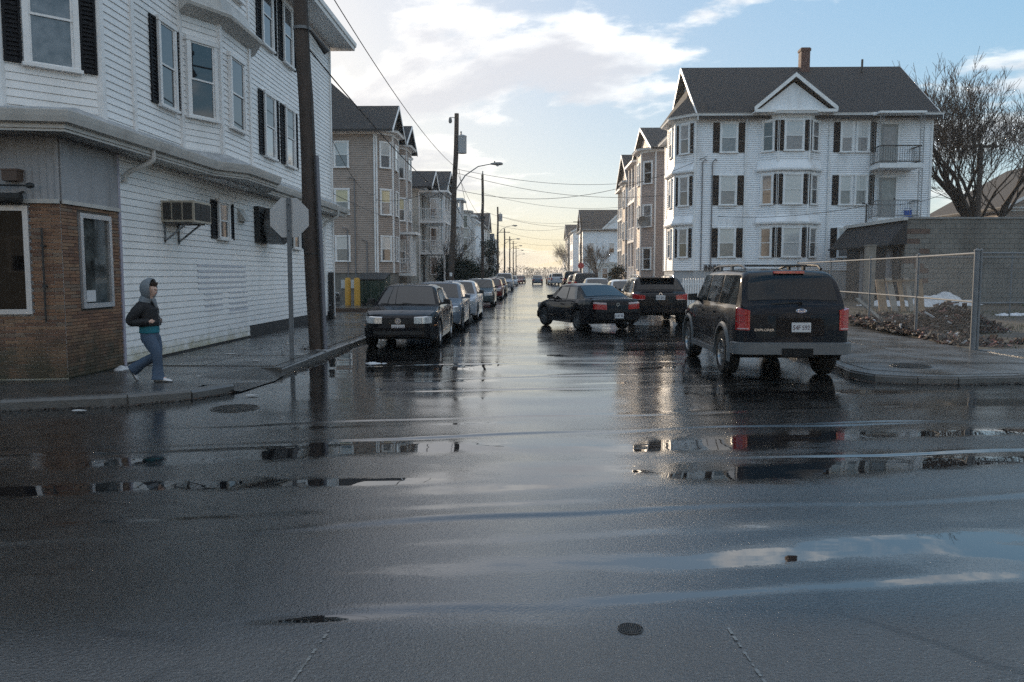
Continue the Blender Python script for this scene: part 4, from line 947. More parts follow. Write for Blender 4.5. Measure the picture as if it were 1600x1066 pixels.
# --- generic street house
def street_house(name, label, side, xw, y0, y1, depth, zf, fh, floors, wm, roofm, bays=(), porches=(), roof='gable_y', ridge=2.4, win_front=(2.0, 5.0), base=STONE, up=None, trim=TRIM, win_street=(), chim=None, z_ev=None, st=.105, cross=()):
    """xw = plane of the street wall; side -1 = left of the street, +1 = right; bays (y0, y1, projection); porches (y0, y1, projection, first floor, last floor)"""
    P = (lambda s, y: (xw + s, y)) if side < 0 else (lambda s, y: (xw - s, y)); nS = (1, 0) if side < 0 else (-1, 0)
    T = thing(name, label, 'house', (P(-depth / 2, y0)[0], (y0 + y1) / 2, ZW))
    pl = [(-depth, y0), (0, y0)]
    for (a, b, pj) in bays:
        cut = min(pj, (b - a) * .3); q = [(0, a), (pj, a + cut), (pj, b - cut), (0, b)]
        pl += q[1:] if abs(a - y0) < .01 else q
    pl += [(0, y1), (-depth, y1)]
    pp = [P(*q) for q in pl]; pp = pp if side < 0 else pp[::-1]
    ze = z_ev or zf + floors * fh - .05
    walls(T, pp, zf, ze, wm, trim, st)
    inner = [P(-depth + .04, y0 + .04), P(-.04, y0 + .04), P(-.04, y1 - .04), P(-depth + .04, y1 - .04)]; inner = inner if side < 0 else inner[::-1]
    mb = MB(); mb.prism(inner, .0, zf + .02)
    for (a, b, pj) in bays:
        cut = min(pj, (b - a) * .3); q = [P(-.1, a + .05), P(pj - .04, a + cut + .02), P(pj - .04, b - cut - .02), P(-.1, b - .05)]; mb.prism(q if side < 0 else q[::-1], .0, zf + .015)
    mk('foundation', mb, base, T)
    cornice(T, pp, ze + .2, .34, .16, trim)
    xa, xb = sorted((P(-depth, 0)[0], P(0, 0)[0]))
    if roof == 'gable_y': rf = gable(T, xa, xb, y0, y1, ze + .2, ze + ridge, 'y', .38, roofm, wm, trim=trim)
    elif roof == 'gable_x': rf = gable(T, xa, xb, y0, y1, ze + .2, ze + ridge, 'x', .38, roofm, wm, trim=trim)
    elif roof == 'hip': rf = poly_roof(T, [(xa, y0), (xb, y0), (xb, y1), (xa, y1)], ze + .2, ze + ridge, min(depth, y1 - y0) * .46, roofm)
    else: rf = poly_roof(T, pp, ze + .2, ze + .45, .6, roofm)
    for (ca, cb, cz) in cross:     # cross gables looking at the street, carried over the bays
        xo = P(.75, 0)[0]; xi = P(-depth * .5, 0)[0]
        gable(T, min(xo, xi), max(xo, xi), ca, cb, ze + .2, ze + cz, 'x', .3, roofm, roofm, name='cross_gable', trim=trim)
    for k in range(floors):
        z = zf + k * fh + .70
        for d in win_front:
            u, l = (up(k) if up else glassmix()); x, y = P(-d, y0); window(T, x, y, z, NY, .74, 1.42, '', u, l)
        for (a, b, pj) in bays:
            cut = min(pj, (b - a) * .3); u, l = glassmix(); mx, my = P(pj / 2, a + cut / 2); nn = Vector(((cut if side < 0 else -cut), -pj)); window(T, mx, my, z, (nn.x, nn.y), min(.62, math.hypot(cut, pj) - .3), 1.42, '', (up(k)[0] if up else u), l)
            u, l = glassmix(); x, y = P(pj, (a + b) / 2); window(T, x, y, z, nS, min(.75, b - a - 2 * cut - .25), 1.42, '', u, l)
        for y in win_street:
            u, l = glassmix(); x, yy = P(0, y); window(T, x, yy, z, nS, .74, 1.42, '', u, l)
    for (a, b, pj, k0, k1) in porches:
        porch_stack(T, P, a, b, [zf + k * fh for k in range(k0, k1 + 1)], pj, trim, True, zf + (k1 + 1) * fh - .3)
        for k in range(k0, k1 + 1):
            x, y = P(.02, (a + b) / 2); dd = MB(); z = zf + k * fh
            dd.box(min(x, x + nS[0] * .05), y - .45, z, max(x, x + nS[0] * .05), y + .45, z + 2.05); dr_ = mk('porch_door', dd, mat('brown_door', (.07, .05, .04), .5), T)
    if chim: chimney(rf, P(-chim[0], 0)[0], chim[1], ze + ridge - .9, ze + ridge + .9)
    return T, P
upf = lambda k: ((SHADE, CURT), (SHADE_Y, GLASS), (SHADE, CURT))[2 - k] if k != 1 else (SHADE_Y, CURT)
TH, P = street_house('tan_house', 'tan sided three storey house with white trimmed windows behind the green dumpster', -1, -9.0, 46.8, 58.5, 9.0, 1.75, 2.72, 3, TAN, ROOF_B,
    bays=((46.8, 50.4, .80), (52.0, 55.6, .80)), porches=((50.5, 52.2, 1.5, 0, 0),), roof='hip', ridge=4.3, win_front=(2.05, 5.2), up=upf, st=.125, cross=((46.5, 50.7, 1.75), (51.7, 55.9, 1.5)))
for x, z0, z1 in ((-9.62, 1.2, 3.6), (-10.3, 1.5, 7.2), (-10.75, 1.4, 4.3)):
    mk('conduit', MB().tube([(x, 46.72, z0), (x, 46.72, z1), (x - .3, 46.68, z1 + .1)], .035, 6), CONDM, TH)
mk('downspout', MB().tube([(-9.12, 46.70, 1.8), (-9.12, 46.70, 9.8)], .05, 6), TRIM, TH)
mk('basement_window', MB().box(-11.2, 46.74, .85, -10.0, 46.83, 1.35), SHADE, TH)
street_house('porch_house', 'weathered cream house with open front porches behind the second utility pole', -1, -8.6, 61.5, 70.5, 8.0, .95, 2.42, 3, CREAM, ROOF_B,
    bays=((66.5, 69.5, .8),), porches=((61.6, 65.8, 2.0, 0, 2),), roof='hip', ridge=2.0, win_front=(1.6, 4.0), cross=((61.3, 66.0, 1.5),))
street_house('grey_house', 'narrow grey green house with a dormer roof between porch house and pale gabled house', -1, -8.3, 75.0, 84.0, 8.0, 1.1, 2.6, 3, GREYS, ROOF, bays=((79.5, 82.8, .8),), porches=((75.2, 78.6, 1.7, 0, 2),), roof='gable_x', ridge=2.8, win_front=(1.6, 4.2))
street_house('cream_house', 'cream house with bay front seen just right of the second utility pole', -1, -8.0, 91.0, 101.0, 8.0, 1.1, 2.55, 3, CREAM, ROOF, bays=((91.0, 94.6, .9), (97, 100, .8)), porches=((95, 96.8, 1.3, 0, 2),), roof='gable_y', ridge=2.9, win_front=(2.0, 4.4))
street_house('small_pale_house', 'pale gabled house facing the camera at the left end of the street', -1, -7.4, 118.0, 128.0, 8.5, 1.1, 2.6, 3, SIDING_R, ROOF, roof='gable_y', ridge=3.2, win_front=(1.4, 3.4, 5.4), win_street=(121, 125))
street_house('far_left_house', 'farthest low house on the left side of the street', -1, -7.6, 150.0, 162.0, 9, 1.0, 2.7, 2, GREYS, ROOF, roof='gable_x', ridge=3.0, win_front=(2, 4.5), win_street=(153, 157))
street_house('tan_bay_house', 'pinkish tan house with bay and columned porch beyond the white house', 1, 8.35, 54.5, 65.0, 9.0, 1.3, 2.9, 3, TAN_R, ROOF_B,
    bays=((54.5, 58.2, .85),), porches=((58.5, 62.5, .9, 0, 2),), roof='gable_x', ridge=2.3, win_front=(), win_street=(63.8,))
street_house('hooded_gable_house', 'brownish house with a jutting gable peeking past the tan house', 1, 8.45, 68.5, 77.0, 9.0, 1.2, 2.75, 3, TAN, ROOF_B, bays=((68.5, 71.8, .4),), porches=((72.2, 75.8, .35, 0, 2),), roof='gable_x', ridge=2.8, win_front=(), cross=())
T, P = street_house('far_white_house', 'white house with small pediment facing the camera near the end of the street', 1, 7.6, 118.0, 128.0, 13.0, 1.3, 2.75, 2, SIDING_R, ROOF, bays=(), porches=(), roof='gable_x', ridge=3.3, win_front=(1.2, 4.2, 5.6, 9.0, 11.0), win_street=(121, 125), z_ev=8.0, chim=(8.2, 123))
mk('pediment', MB().add([(10.6, 117.5, 8.25), (14.4, 117.5, 8.25), (12.5, 117.5, 10.1), (12.5, 121.5, 10.1)], [(0, 1, 2), (0, 2, 3), (1, 3, 2)]), SIDING_R, T)
for s in (-1, 1): mk('rake_board', MB().beam((12.5 + s * 2.1, 117.35, 8.2), (12.5, 117.35, 10.2), .3, .22), TRIM, T)
mk('sun_porch', MB().prism([(8.6, 116.0), (15.5, 116.0), (15.5, 118), (8.6, 118)], .1, 3.3), CREAM, T)
for i in range(5): window(T, 9.3 + i * 1.35, 116.0, 1.0, NY, .8, 1.5, '', CURT, GLASS)
street_house('far_right_house', 'low white house past the pedimented one at the right end of the street', 1, 7.4, 142.0, 153.0, 9, 1.0, 2.7, 3, SIDING_R, ROOF, roof='gable_y', ridge=2.6, win_front=(1.5, 4.0), win_street=(145, 149))
street_house('far_left_house', 'cream gabled house just before the far end of the left row', -1, -7.5, 134.0, 144.0, 8.5, 1.0, 2.7, 3, CREAM, ROOF, roof='gable_x', ridge=3.0, win_front=(2, 4.5), win_street=(137, 141))
street_house('far_left_house', 'tiny pale house closing the left row at the horizon', -1, -8.0, 176.0, 188.0, 9, 1.0, 2.7, 3, SIDING_R, ROOF, roof='gable_y', ridge=3.0, win_front=(2, 4.5), win_street=(179, 184))
street_house('far_right_house', 'grey green house behind the pale bare tree at the right end', 1, 7.6, 166.0, 178.0, 9, 1.0, 2.7, 3, GREYS, ROOF, roof='gable_x', ridge=3.0, win_front=(2, 4.5), win_street=(169, 174))
street_house('far_right_house', 'tiny cream house closing the right row at the horizon', 1, 8.0, 192.0, 204.0, 9, 1.0, 2.6, 2, CREAM, ROOF, roof='gable_y', ridge=3.0, win_front=(2, 4.5), win_street=(195, 199))
street_house('brown_edge_house', 'brown gabled house behind the block wall at the right edge', 1, 30.2, 52.0, 62.0, 12.0, 1.0, 2.4, 2, TAN, ROOF_B, roof='gable_y', ridge=3.6, win_front=(3, 7))

# --- low concrete block building with shingled awning
BB = thing('block_building', 'low soot stained concrete block building with black shingled awning behind the vacant lot', 'building', (22, 36, .3))
bx0, bx1, by0, by1, bz = 15.2, 30.0, 33.0, 39.0, 3.93
mk('wall_core', MB().box(bx0 + .02, by0 + .02, .1, bx1, by1, bz - .02), BLOCK, BB)
blk = []
for m in (BLOCK, BLOCK2): blk.append(MB().box(.006, -.006, .006, .394, .2, .194).mesh('block', m)); blk.append(MB().box(.006, -.006, .006, .194, .2, .194).mesh('block', m))
o = woff(BB); mb2 = MB(); nb = 0
for k in range(19):
    z = .12 + k * .2; x = bx0 - (0 if k % 2 else .2)
    while x < bx1 - .1:
        xs_ = max(x, bx0); half = xs_ > x
        red = 2 if (xs_ < bx0 + .75 and 4 < k < 18 and rnd.random() < .4) else 0
        if xs_ < 22.2 and nb < 300: link('block', blk[red + (1 if half else 0)], BB, (xs_ - o.x, by0 + rnd.uniform(-.003, .003) - o.y, z - o.z)); nb += 1
        else: mb2.box(xs_ + .006, by0 - .006, z + .006, x + .394, by0 + .1, z + .194)
        x += .4
stuff(mk('blockwork', mb2, BLOCK, BB))
mk('coping', MB().box(bx0 - .05, by0 - .06, bz - .01, bx1, by0 + .3, bz + .06), mat('grey_coping', (.24, .23, .22), .7, var=.2), BB)
mk('roof_deck', MB().box(bx0 - .05, by0 + .3, bz - .02, bx1, by1, bz + .04), ROOF, BB)
mk('shopfront', MB().box(bx0 - .06, by0 + .3, .2, bx0 + .02, by1 - .2, 3.0), mat('black_shopfront', (.015, .015, .016), .4, var=.3), BB)
for y in (33.9, 36.6): mk('pilaster', MB().box(bx0 - .18, y, .2, bx0 - .065, y + .35, 2.75), mat('grey_pilaster', (.22, .225, .24), .6, var=.2), BB)
aw = MB()
aw.add([(bx0 + .02, by0 - .12, bz - .05), (bx0 + .02, by1 + .1, bz - .05), (bx0 - .75, by1 + .3, 2.86), (bx0 - .75, by0 - .12, 2.86), (bx0 + .02, by0 - .12, 2.9), (bx0 + .02, by1 + .1, 2.9)], [(0, 1, 2, 3), (3, 2, 5, 4), (0, 3, 4), (1, 5, 2)])
mk('awning', aw, ROOF, BB); mk('awning_gutter', MB().beam((bx0 - .06, by0 - .16, bz + .0), (bx0 - .06, by1 + .12, bz + .0), .16, .14), TRIM_G, BB)
mk('awning_edge', MB().beam((bx0 - .76, by0 - .13, 2.85), (bx0 - .76, by1 + .3, 2.85), .05, .08), PLAST, BB)
mk('service_mast', MB().tube([(bx0 + .3, 37.6, 3.6), (bx0 + .3, 37.6, 4.9), (bx0 + .1, 37.6, 4.95)], .04), IRON, BB)
# ------------------------------------------------------------------ vehicles
def interp(tab, x):
    if x <= tab[0][0]: return tab[0][1]
    for (a, b), (c, d) in zip(tab, tab[1:]):
        if x <= c: return b + (d - b) * (x - a) / (c - a) if c > a else d
    return tab[-1][1]
def smooth_f(tab, r=.05):
    return lambda x: sum(interp(tab, x + d * r) for d in (-1, -.66, -.33, 0, .33, .66, 1)) / 7
class CarShape:
    """body surface from side profile, roof line and plan outline; x forward, y left, z up"""
    def __init__(s, S):
        s.S = S; s.deck = smooth_f(S['deck'], .06); s.roof = smooth_f(S['roof'], .05); s.plan = smooth_f(S['plan'], .04); s.bot = smooth_f(S['bot'], .05)
        s.k = S.get('tumble', .30); s.x0, s.x1 = S['plan'][0][0], S['plan'][-1][0]; s.r = S['r']; s.inset = S.get('belt_in', .045)
    def hc(s, x):
        a, b = s.S['roof'][0][0], s.S['roof'][-1][0]
        return max(0.0, s.roof(x) - s.deck(x)) if a <= x <= b else 0.0
    def arch(s, x):
        z = 0
        for xa in (s.S['xf'], s.S['xr']):
            d = abs(x - xa); ra = s.r + s.S.get('gap', .07)
            if d < ra: z = max(z, s.r + math.sqrt(ra * ra - d * d))
        return z
    def cy(s, x, z):
        return s.plan(x) - s.inset - .03 - s.k * max(0, z - s.deck(x))
    def section(s, x):
        w, zb, zd, h = s.plan(x), s.bot(x), s.deck(x), s.hc(x); za = min(max(zb, s.arch(x)), zd - .12); cw = w - s.inset; k = s.k; cam = .025
        l = lambda t: za + (zd - za) * t
        return [(0, zb), (w - .30, zb), (w - .30, za), (w - .02, za), (w - .004, l(.06)), (w, l(.35)), (w - .002, l(.62)), (w - .022, zd - .085), (w - .045, zd - .02), (cw - .03, zd + .0),
                (cw - .03 - k * h * .5, zd + h * .5), (cw - .03 - k * h * .88, zd + h * .88), (cw - .03 - k * h - .035, zd + h * .97), (cw - .03 - k * h - .11, zd + h * .995 + cam * .4), ((cw) * .45, zd + h + cam * .8), (0, zd + h + cam)]
    def stations(s):
        n = 64; X = {round(s.x0 + (s.x1 - s.x0) * i / n, 4) for i in range(n + 1)}
        for xa in (s.S['xf'], s.S['xr']):
            ra = s.r + s.S.get('gap', .07)
            for i in range(17): X.add(round(xa - ra * math.cos(math.pi * i / 16), 4))
        for q in s.S['roof']: X.add(round(q[0], 4))
        return sorted(x for x in X if s.x0 <= x <= s.x1)
    def body(s):
        mb = MB(); X = s.stations(); secs = [s.section(x) for x in X]; m = len(secs[0]); full = 2 * m - 2
        for x, sec in zip(X, secs):
            ring = sec + [(-y, z) for y, z in sec[-2:0:-1]]; mb.v += [(x, y, z) for y, z in ring]
        for i in range(len(X) - 1):
            for j in range(full):
                mb.f.append((i * full + j, (i + 1) * full + j, (i + 1) * full + (j + 1) % full, i * full + (j + 1) % full)); mb.m.append(1 if (j < 3 or j >= full - 3) else 0)
        mb.f.append(tuple(range(full))); mb.m.append(0); o = (len(X) - 1) * full; mb.f.append(tuple(o + j for j in range(full))[::-1]); mb.m.append(0)
        return mb
    def top_z(s, x, y):
        sec = s.section(x)[-4:]
        for (ya, za), (yb, zb) in zip(sec, sec[1:]):
            if yb <= y <= ya: return zb + (za - zb) * (y - yb) / max(1e-5, ya - yb)
        return sec[0][1]
    def screen(s, xa, xb, margin=.05, lo=.10, hi=.04, off=.008):
        """windscreen or rear window laid over the sloping end of the cabin"""
        mb = MB(); n, k = 8, 10; X0, X1 = xa + (xb - xa) * lo, xb - (xb - xa) * hi
        for i in range(n + 1):
            x = X0 + (X1 - X0) * i / n; ye = max(.2, s.section(x)[-4][0] - margin); dz = (s.roof(x + .02) - s.roof(x - .02)) / .04; nl = math.hypot(dz, 1)
            for j in range(k + 1):
                y = -ye + 2 * ye * j / k; z = s.top_z(x, abs(y)); mb.v.append((x - dz / nl * off, y, z + off / nl))
        for i in range(n):
            for j in range(k): a = i * (k + 1) + j; mb.f.append((a, a + 1, a + k + 2, a + k + 1)); mb.m.append(0)
        return mb
    def side_pane(s, pts, side, off=.007):
        """pts = (x, z) lower rear, lower front, upper front, upper rear"""
        mb = MB(); n, k = 6, 4
        for i in range(n + 1):
            for j in range(k + 1):
                u, v = i / n, j / k; lo = (pts[0][0] + (pts[1][0] - pts[0][0]) * u, pts[0][1] + (pts[1][1] - pts[0][1]) * u); hi = (pts[3][0] + (pts[2][0] - pts[3][0]) * u, pts[3][1] + (pts[2][1] - pts[3][1]) * u)
                x, z = lo[0] + (hi[0] - lo[0]) * v, lo[1] + (hi[1] - lo[1]) * v; mb.v.append((x, side * (s.cy(x, z) + off), z))
        for i in range(n):
            for j in range(k): a = i * (k + 1) + j; mb.f.append((a, a + 1, a + k + 2, a + k + 1)); mb.m.append(0)
        return mb
    def outline(s, end):
        """plan outline of one end from the centre line to the flank: [(x, y)]"""
        xs_ = [s.x1 - i * .02 for i in range(60)] if end > 0 else [s.x0 + i * .02 for i in range(60)]
        pts = [(xs_[0], y) for y in [j * s.plan(xs_[0]) / 12 for j in range(12)]] + [(x, s.plan(x)) for x in xs_]
        return pts
    def strip(s, end, a0, a1, z0, z1, off=.008, th=.03, side=0, z0b=None, z1b=None):
        """curved plate wrapped round one end between arc lengths a0..a1 from the centre line; side 0 = both"""
        P = s.outline(end); L_ = [0]
        for p, q in zip(P, P[1:]): L_.append(L_[-1] + math.hypot(q[0] - p[0], q[1] - p[1]))
        def at(a):
            for i in range(len(P) - 1):
                if L_[i + 1] >= a:
                    t = (a - L_[i]) / max(1e-6, L_[i + 1] - L_[i]); p = (P[i][0] + (P[i + 1][0] - P[i][0]) * t, P[i][1] + (P[i + 1][1] - P[i][1]) * t); d = (P[i + 1][0] - P[i][0], P[i + 1][1] - P[i][1]); l = math.hypot(*d) or 1
                    return p, (d[0] / l, d[1] / l)
            return P[-1], (-end, 0)
        A = [a0 + (a1 - a0) * i / 14 for i in range(15)]
        if side == 0: A = [-q for q in [a1 * (1 - i / 14) for i in range(14)]] + [a1 * i / 14 for i in range(15)]
        mb = MB()
        for i, a in enumerate(A):
            (x, y), (dx, dy) = at(abs(a)); nx_, ny_ = (dy, -dx) if end > 0 else (-dy, dx)
            if end < 0: nx_, ny_ = -abs(dy), abs(dx)
            else: nx_, ny_ = abs(dy), abs(dx)
            sg = side if side else (1 if a >= 0 else -1); t = i / (len(A) - 1)
            za = z0 + ((z0b if z0b is not None else z0) - z0) * t; zc = z1 + ((z1b if z1b is not None else z1) - z1) * t
            for (o_, z) in ((off - th, za), (off, za + .012), (off, zc - .012), (off - th, zc)): mb.v.append((x + nx_ * o_, sg * (y + ny_ * o_), z))
        for i in range(len(A) - 1):
            for j in range(4): mb.f.append((i * 4 + j, i * 4 + (j + 1) % 4, (i + 1) * 4 + (j + 1) % 4, (i + 1) * 4 + j)); mb.m.append(0)
        n = (len(A) - 1) * 4; mb.f += [(0, 1, 2, 3), (n + 3, n + 2, n + 1, n)]; mb.m += [0, 0]
        return mb
    def seam(s, x, side, z0=None, z1=None, wd=.006):
        sec = [p for p in s.section(x)[3:10]]; mb = MB(); pts = [(x, side * (y + .002), z) for y, z in sec if (z0 or 0) <= z <= (z1 or 9)]
        for a, b in zip(pts, pts[1:]): mb.add([(a[0] - wd, a[1], a[2]), (a[0] + wd, a[1], a[2]), (b[0] + wd, b[1], b[2]), (b[0] - wd, b[1], b[2])], [(0, 1, 2, 3)])
        return mb
def lm(name, mb, m, root, smooth=False, sharp=35, fix=True): return mk(name, mb, m, root, smooth, sharp, local=True, fix=fix)
def wheel(root, x, y, r, wd=.2, m=RIM, spokes=5, steer=0.0):
    """tyre with rim; outer face on the far side of y"""
    sg = 1 if y > 0 else -1
    def tf():
        mb = MB(); mb.lathe([(r * .62, -wd / 2), (r * .9, -wd / 2 - .005), (r * .975, -wd * .40), (r, -wd * .25), (r, wd * .25), (r * .975, wd * .40), (r * .9, wd / 2 + .005), (r * .62, wd / 2), (r * .62, -wd / 2)], 32, axis='y'); me = mb.mesh('wheel', TYRE, True); fixn(me); return me
    def rf():
        mb = MB(); R0 = r * .63; mb.lathe([(R0, wd * .46), (R0 * .93, wd * .50), (R0 * .90, wd * .36), (R0 * .88, -.02)], 28, axis='y')
        mb.lathe([(R0 * .20, wd * .30), (R0 * .20, wd * .42), (R0 * .14, wd * .45), (.001, wd * .45)], 14, axis='y')
        for i in range(spokes):
            a = 2 * math.pi * i / spokes + .3; c_, s__ = math.cos(a), math.sin(a); t = R0 * (.13 if spokes < 7 else .07)
            def q(rr, tt, y_): return (rr * c_ - tt * s__, y_, rr * s__ + tt * c_)
            mb.add([q(R0 * .1, -t, wd * .40), q(R0 * .1, t, wd * .40), q(R0 * .92, t * .8, wd * .42), q(R0 * .92, -t * .8, wd * .42), q(R0 * .1, -t, wd * .25), q(R0 * .1, t, wd * .25), q(R0 * .92, t * .8, wd * .25), q(R0 * .92, -t * .8, wd * .25)], [(0, 3, 2, 1), (0, 1, 5, 4), (1, 2, 6, 5), (2, 3, 7, 6), (3, 0, 4, 7)])
        me = mb.mesh('rim', m, True); fixn(me); return me
    def df():
        mb = MB(); mb.lathe([(r * .62, 0), (.001, 0)], 20, axis='y'); mb.lathe([(r * .4, .02), (.001, .02)], 20, axis='y'); return mb.mesh('brake_disc', UNDER)
    w_ = link('wheel', cached(('tyre', r, wd), tf), root, (x, y, r)); w_.rotation_euler = (0, 0, steer + (0 if sg > 0 else math.pi))
    link('rim', cached(('rim', r, wd, m.name, spokes), rf), w_); link('brake_disc', cached(('disc', r), df), w_); return w_
def mirror(root, x, y, z, m, sg):
    mb = MB(); y0, y1 = y, y + sg * .20
    mb.add([(x + .05, y1 - sg * .13, z - .055), (x + .08, y1, z - .045), (x + .08, y1, z + .055), (x + .05, y1 - sg * .15, z + .065), (x - .05, y1 - sg * .15, z - .065), (x - .04, y1 + sg * .02, z - .06), (x - .04, y1 + sg * .02, z + .06), (x - .05, y1 - sg * .16, z + .075)],
           [(0, 1, 2, 3), (7, 6, 5, 4), (0, 4, 5, 1), (1, 5, 6, 2), (2, 6, 7, 3), (3, 7, 4, 0)])
    mb.beam((x + .03, y - sg * .03, z - .05), (x, y1 - sg * .12, z - .03), .05, .05); return lm('mirror', mb, m, root)
def plate(root, x, y, z, face, txt, tm=PTXT, lean=0, wd=.30, ht=.15):
    """number plate; face +1 looks forward, -1 looks back"""
    mb = MB(); mb.box(-.006, -wd / 2, -ht / 2, .006, wd / 2, ht / 2); p = lm('license_plate', mb, PLATE, root); p.location = (x, y, z); p.rotation_euler = (0, lean, 0)
    if txt:
        t = link('plate_lettering', text_mesh(txt, .105, tm, .0015, .80), p); t.rotation_euler = (R(90), 0, R(90) if face > 0 else R(-90)); t.location = (face * .008, 0, -.008)
    return p
def car(name, label, S, pos, heading, pm, group=None, detail=2, rim=RIM, bumper=None, spokes=5, cat='car', trimm=None, steer=0.0):
    sh = S['_sh'] if '_sh' in S else CarShape(S); S['_sh'] = sh
    T = thing(name, label, cat, (pos[0], pos[1], 0.0), group, heading)
    def bf(): me = sh.body().mesh('body', [pm, UNDER], True, sharp=38); fixn(me); return me
    key = id(S); me = cached(('body', key, pm.name), bf); b = link('body', me, T)
    A, B, C_, D = S['A'], S['B'], S['C'], S['D']
    zb = sh.deck((A + D) / 2) + .035; zt = max(sh.roof((B + C_) / 2), 0) - .085
    lm('windshield', sh.screen(B, A, lo=.06, hi=.08), AUTOGL, T, True, 0, False); lm('rear_window', sh.screen(D, C_, lo=S.get('rlo', .12), hi=.06), AUTOG if S.get('tall') else AUTOGL, T, True, 0, False)
    for sg in (1, -1):
        for q in S['panes']:
            pts = [(q[0], zb), (q[1], zb), (q[2], zt), (q[3], zt)]
            lm('side_window', sh.side_pane(pts, sg), AUTOGL, T, True, 0, False)
        for x in S.get('seams', ()): lm('door_seam', sh.seam(x, sg, sh.bot(x) + .06), UNDER, T, fix=False)
        for x in S.get('handles', ()):
            y = sg * (sh.plan(x) + .012); z = sh.deck(x) - .13; lm('door_handle', MB().box(x - .09, min(y, y - sg * .03), z - .014, x + .09, max(y, y - sg * .03), z + .014), S.get('handle_m') or pm, T)
        mx = A - .42 if S.get('mx') is None else S['mx']; mirror(T, mx, sg * (sh.plan(mx) - .07), sh.deck(mx) + .10, S.get('mirror_m') or pm, sg)
        wy = sg * (S['W'] / 2 - .115)
        wheel(T, S['xf'], wy, S['r'], S.get('tw', .2), rim, spokes, steer); wheel(T, S['xr'], wy, S['r'], S.get('tw', .2), rim, spokes)
        h = S['head']; lm('headlight', sh.strip(1, h[0], h[1], h[2], h[3], .006, .06, sg, h[4], h[5]), LAMPC, T, True, 40)
        h = S['tail']; lm('taillight', sh.strip(-1, h[0], h[1], h[2], h[3], .008, .06, sg, h[4], h[5]), LAMPR, T, True, 40)
    g = S['grille']; lm('grille', sh.strip(1, 0, g[0], g[1], g[2], .003, .03), PLAST, T, True)
    for (end, a, z0, z1, off) in S['bump']:
        lm('bumper', sh.strip(end, 0, a, z0, z1, off, .06), bumper or pm, T, True, 50)
    if S.get('sill'): 
        for sg in (1, -1):
            x0, x1 = S['xr'] + S['r'] + .12, S['xf'] - S['r'] - .12; y = sg * (sh.plan((x0 + x1) / 2) + .004); lm('side_moulding', MB().box(x0, min(y, y - sg * .03), S['sill'][0], x1, max(y, y - sg * .03), S['sill'][1]), trimm or pm, T)
    return T, sh
# body shapes -----------------------------------------------------------------
SEDAN = dict(L=4.38, W=1.735, r=.31, xf=1.33, xr=-1.18, A=.98, B=.30, C=-.95, D=-1.62,
    deck=[(-2.19, .80), (-2.10, .965), (-1.7, .985), (-1.2, .95), (.3, .905), (.9, .905), (1.1, .90), (1.75, .80), (2.05, .70), (2.19, .60)],
    roof=[(-1.66, .98), (-1.60, 1.0), (-.95, 1.38), (-.3, 1.435), (.30, 1.395), (.96, .93), (1.02, .90)],
    plan=[(-2.19, .60), (-2.17, .70), (-2.05, .80), (-1.7, .85), (-.8, .865), (.8, .865), (1.6, .845), (1.95, .78), (2.10, .70), (2.17, .60), (2.19, .52)],
    bot=[(-2.19, .36), (-1.9, .25), (-1.6, .20), (1.6, .20), (2.0, .22), (2.19, .30)],
    panes=[(-.42, .52, .12, -.42), (-1.22, -.50, -.50, -1.02)], seams=(-.46, .62, -1.15), handles=(-.28, -1.05), head=(.36, .88, .55, .72, .57, .75), tail=(.50, .92, .62, .82, .64, .86), grille=(.32, .56, .69), bump=((1, .95, .28, .50, .025), (-1, .95, .34, .58, .025)))
JETTA = dict(SEDAN); JETTA.update(head=(.36, .80, .575, .735, .58, .75), grille=(.33, .575, .70), mirror_m=PLAST,
    deck=[(-2.19, .80), (-2.10, .985), (-1.7, 1.0), (-1.2, .97), (.3, .925), (.9, .93), (1.15, .925), (1.75, .84), (2.05, .765), (2.16, .72), (2.19, .66)],
    plan=[(-2.19, .60), (-2.17, .70), (-2.05, .80), (-1.7, .85), (-.8, .865), (.8, .865), (1.5, .858), (1.8, .825), (2.0, .765), (2.12, .68), (2.17, .60), (2.19, .52)], tumble=.37)
COMPACT = dict(SEDAN); COMPACT.update(W=1.695, r=.30, xf=1.30, xr=-1.16, A=1.05, B=.38, C=-.82, D=-1.55,
    deck=[(-2.20, .72), (-2.15, .90), (-2.05, .945), (-1.6, .965), (-1.2, .93), (.3, .87), (1.0, .87), (1.2, .86), (1.75, .75), (2.05, .66), (2.18, .56)],
    roof=[(-1.60, .965), (-1.52, .985), (-.82, 1.335), (-.2, 1.385), (.38, 1.345), (1.03, .90), (1.09, .87)],
    plan=[(-2.20, .66), (-2.18, .74), (-2.05, .805), (-1.7, .83), (-.8, .845), (.8, .845), (1.6, .825), (1.95, .76), (2.10, .68), (2.16, .58), (2.18, .48)],
    panes=[(-.30, .60, .20, -.30), (-1.05, -.38, -.38, -.90)], seams=(-.34, .70, -1.0), handles=(-.16, -.9), tail=(.36, .80, .64, .80, .66, .84), bump=((1, .95, .26, .48, .03), (-1, 1.0, .34, .58, .035)), sill=(.44, .50))
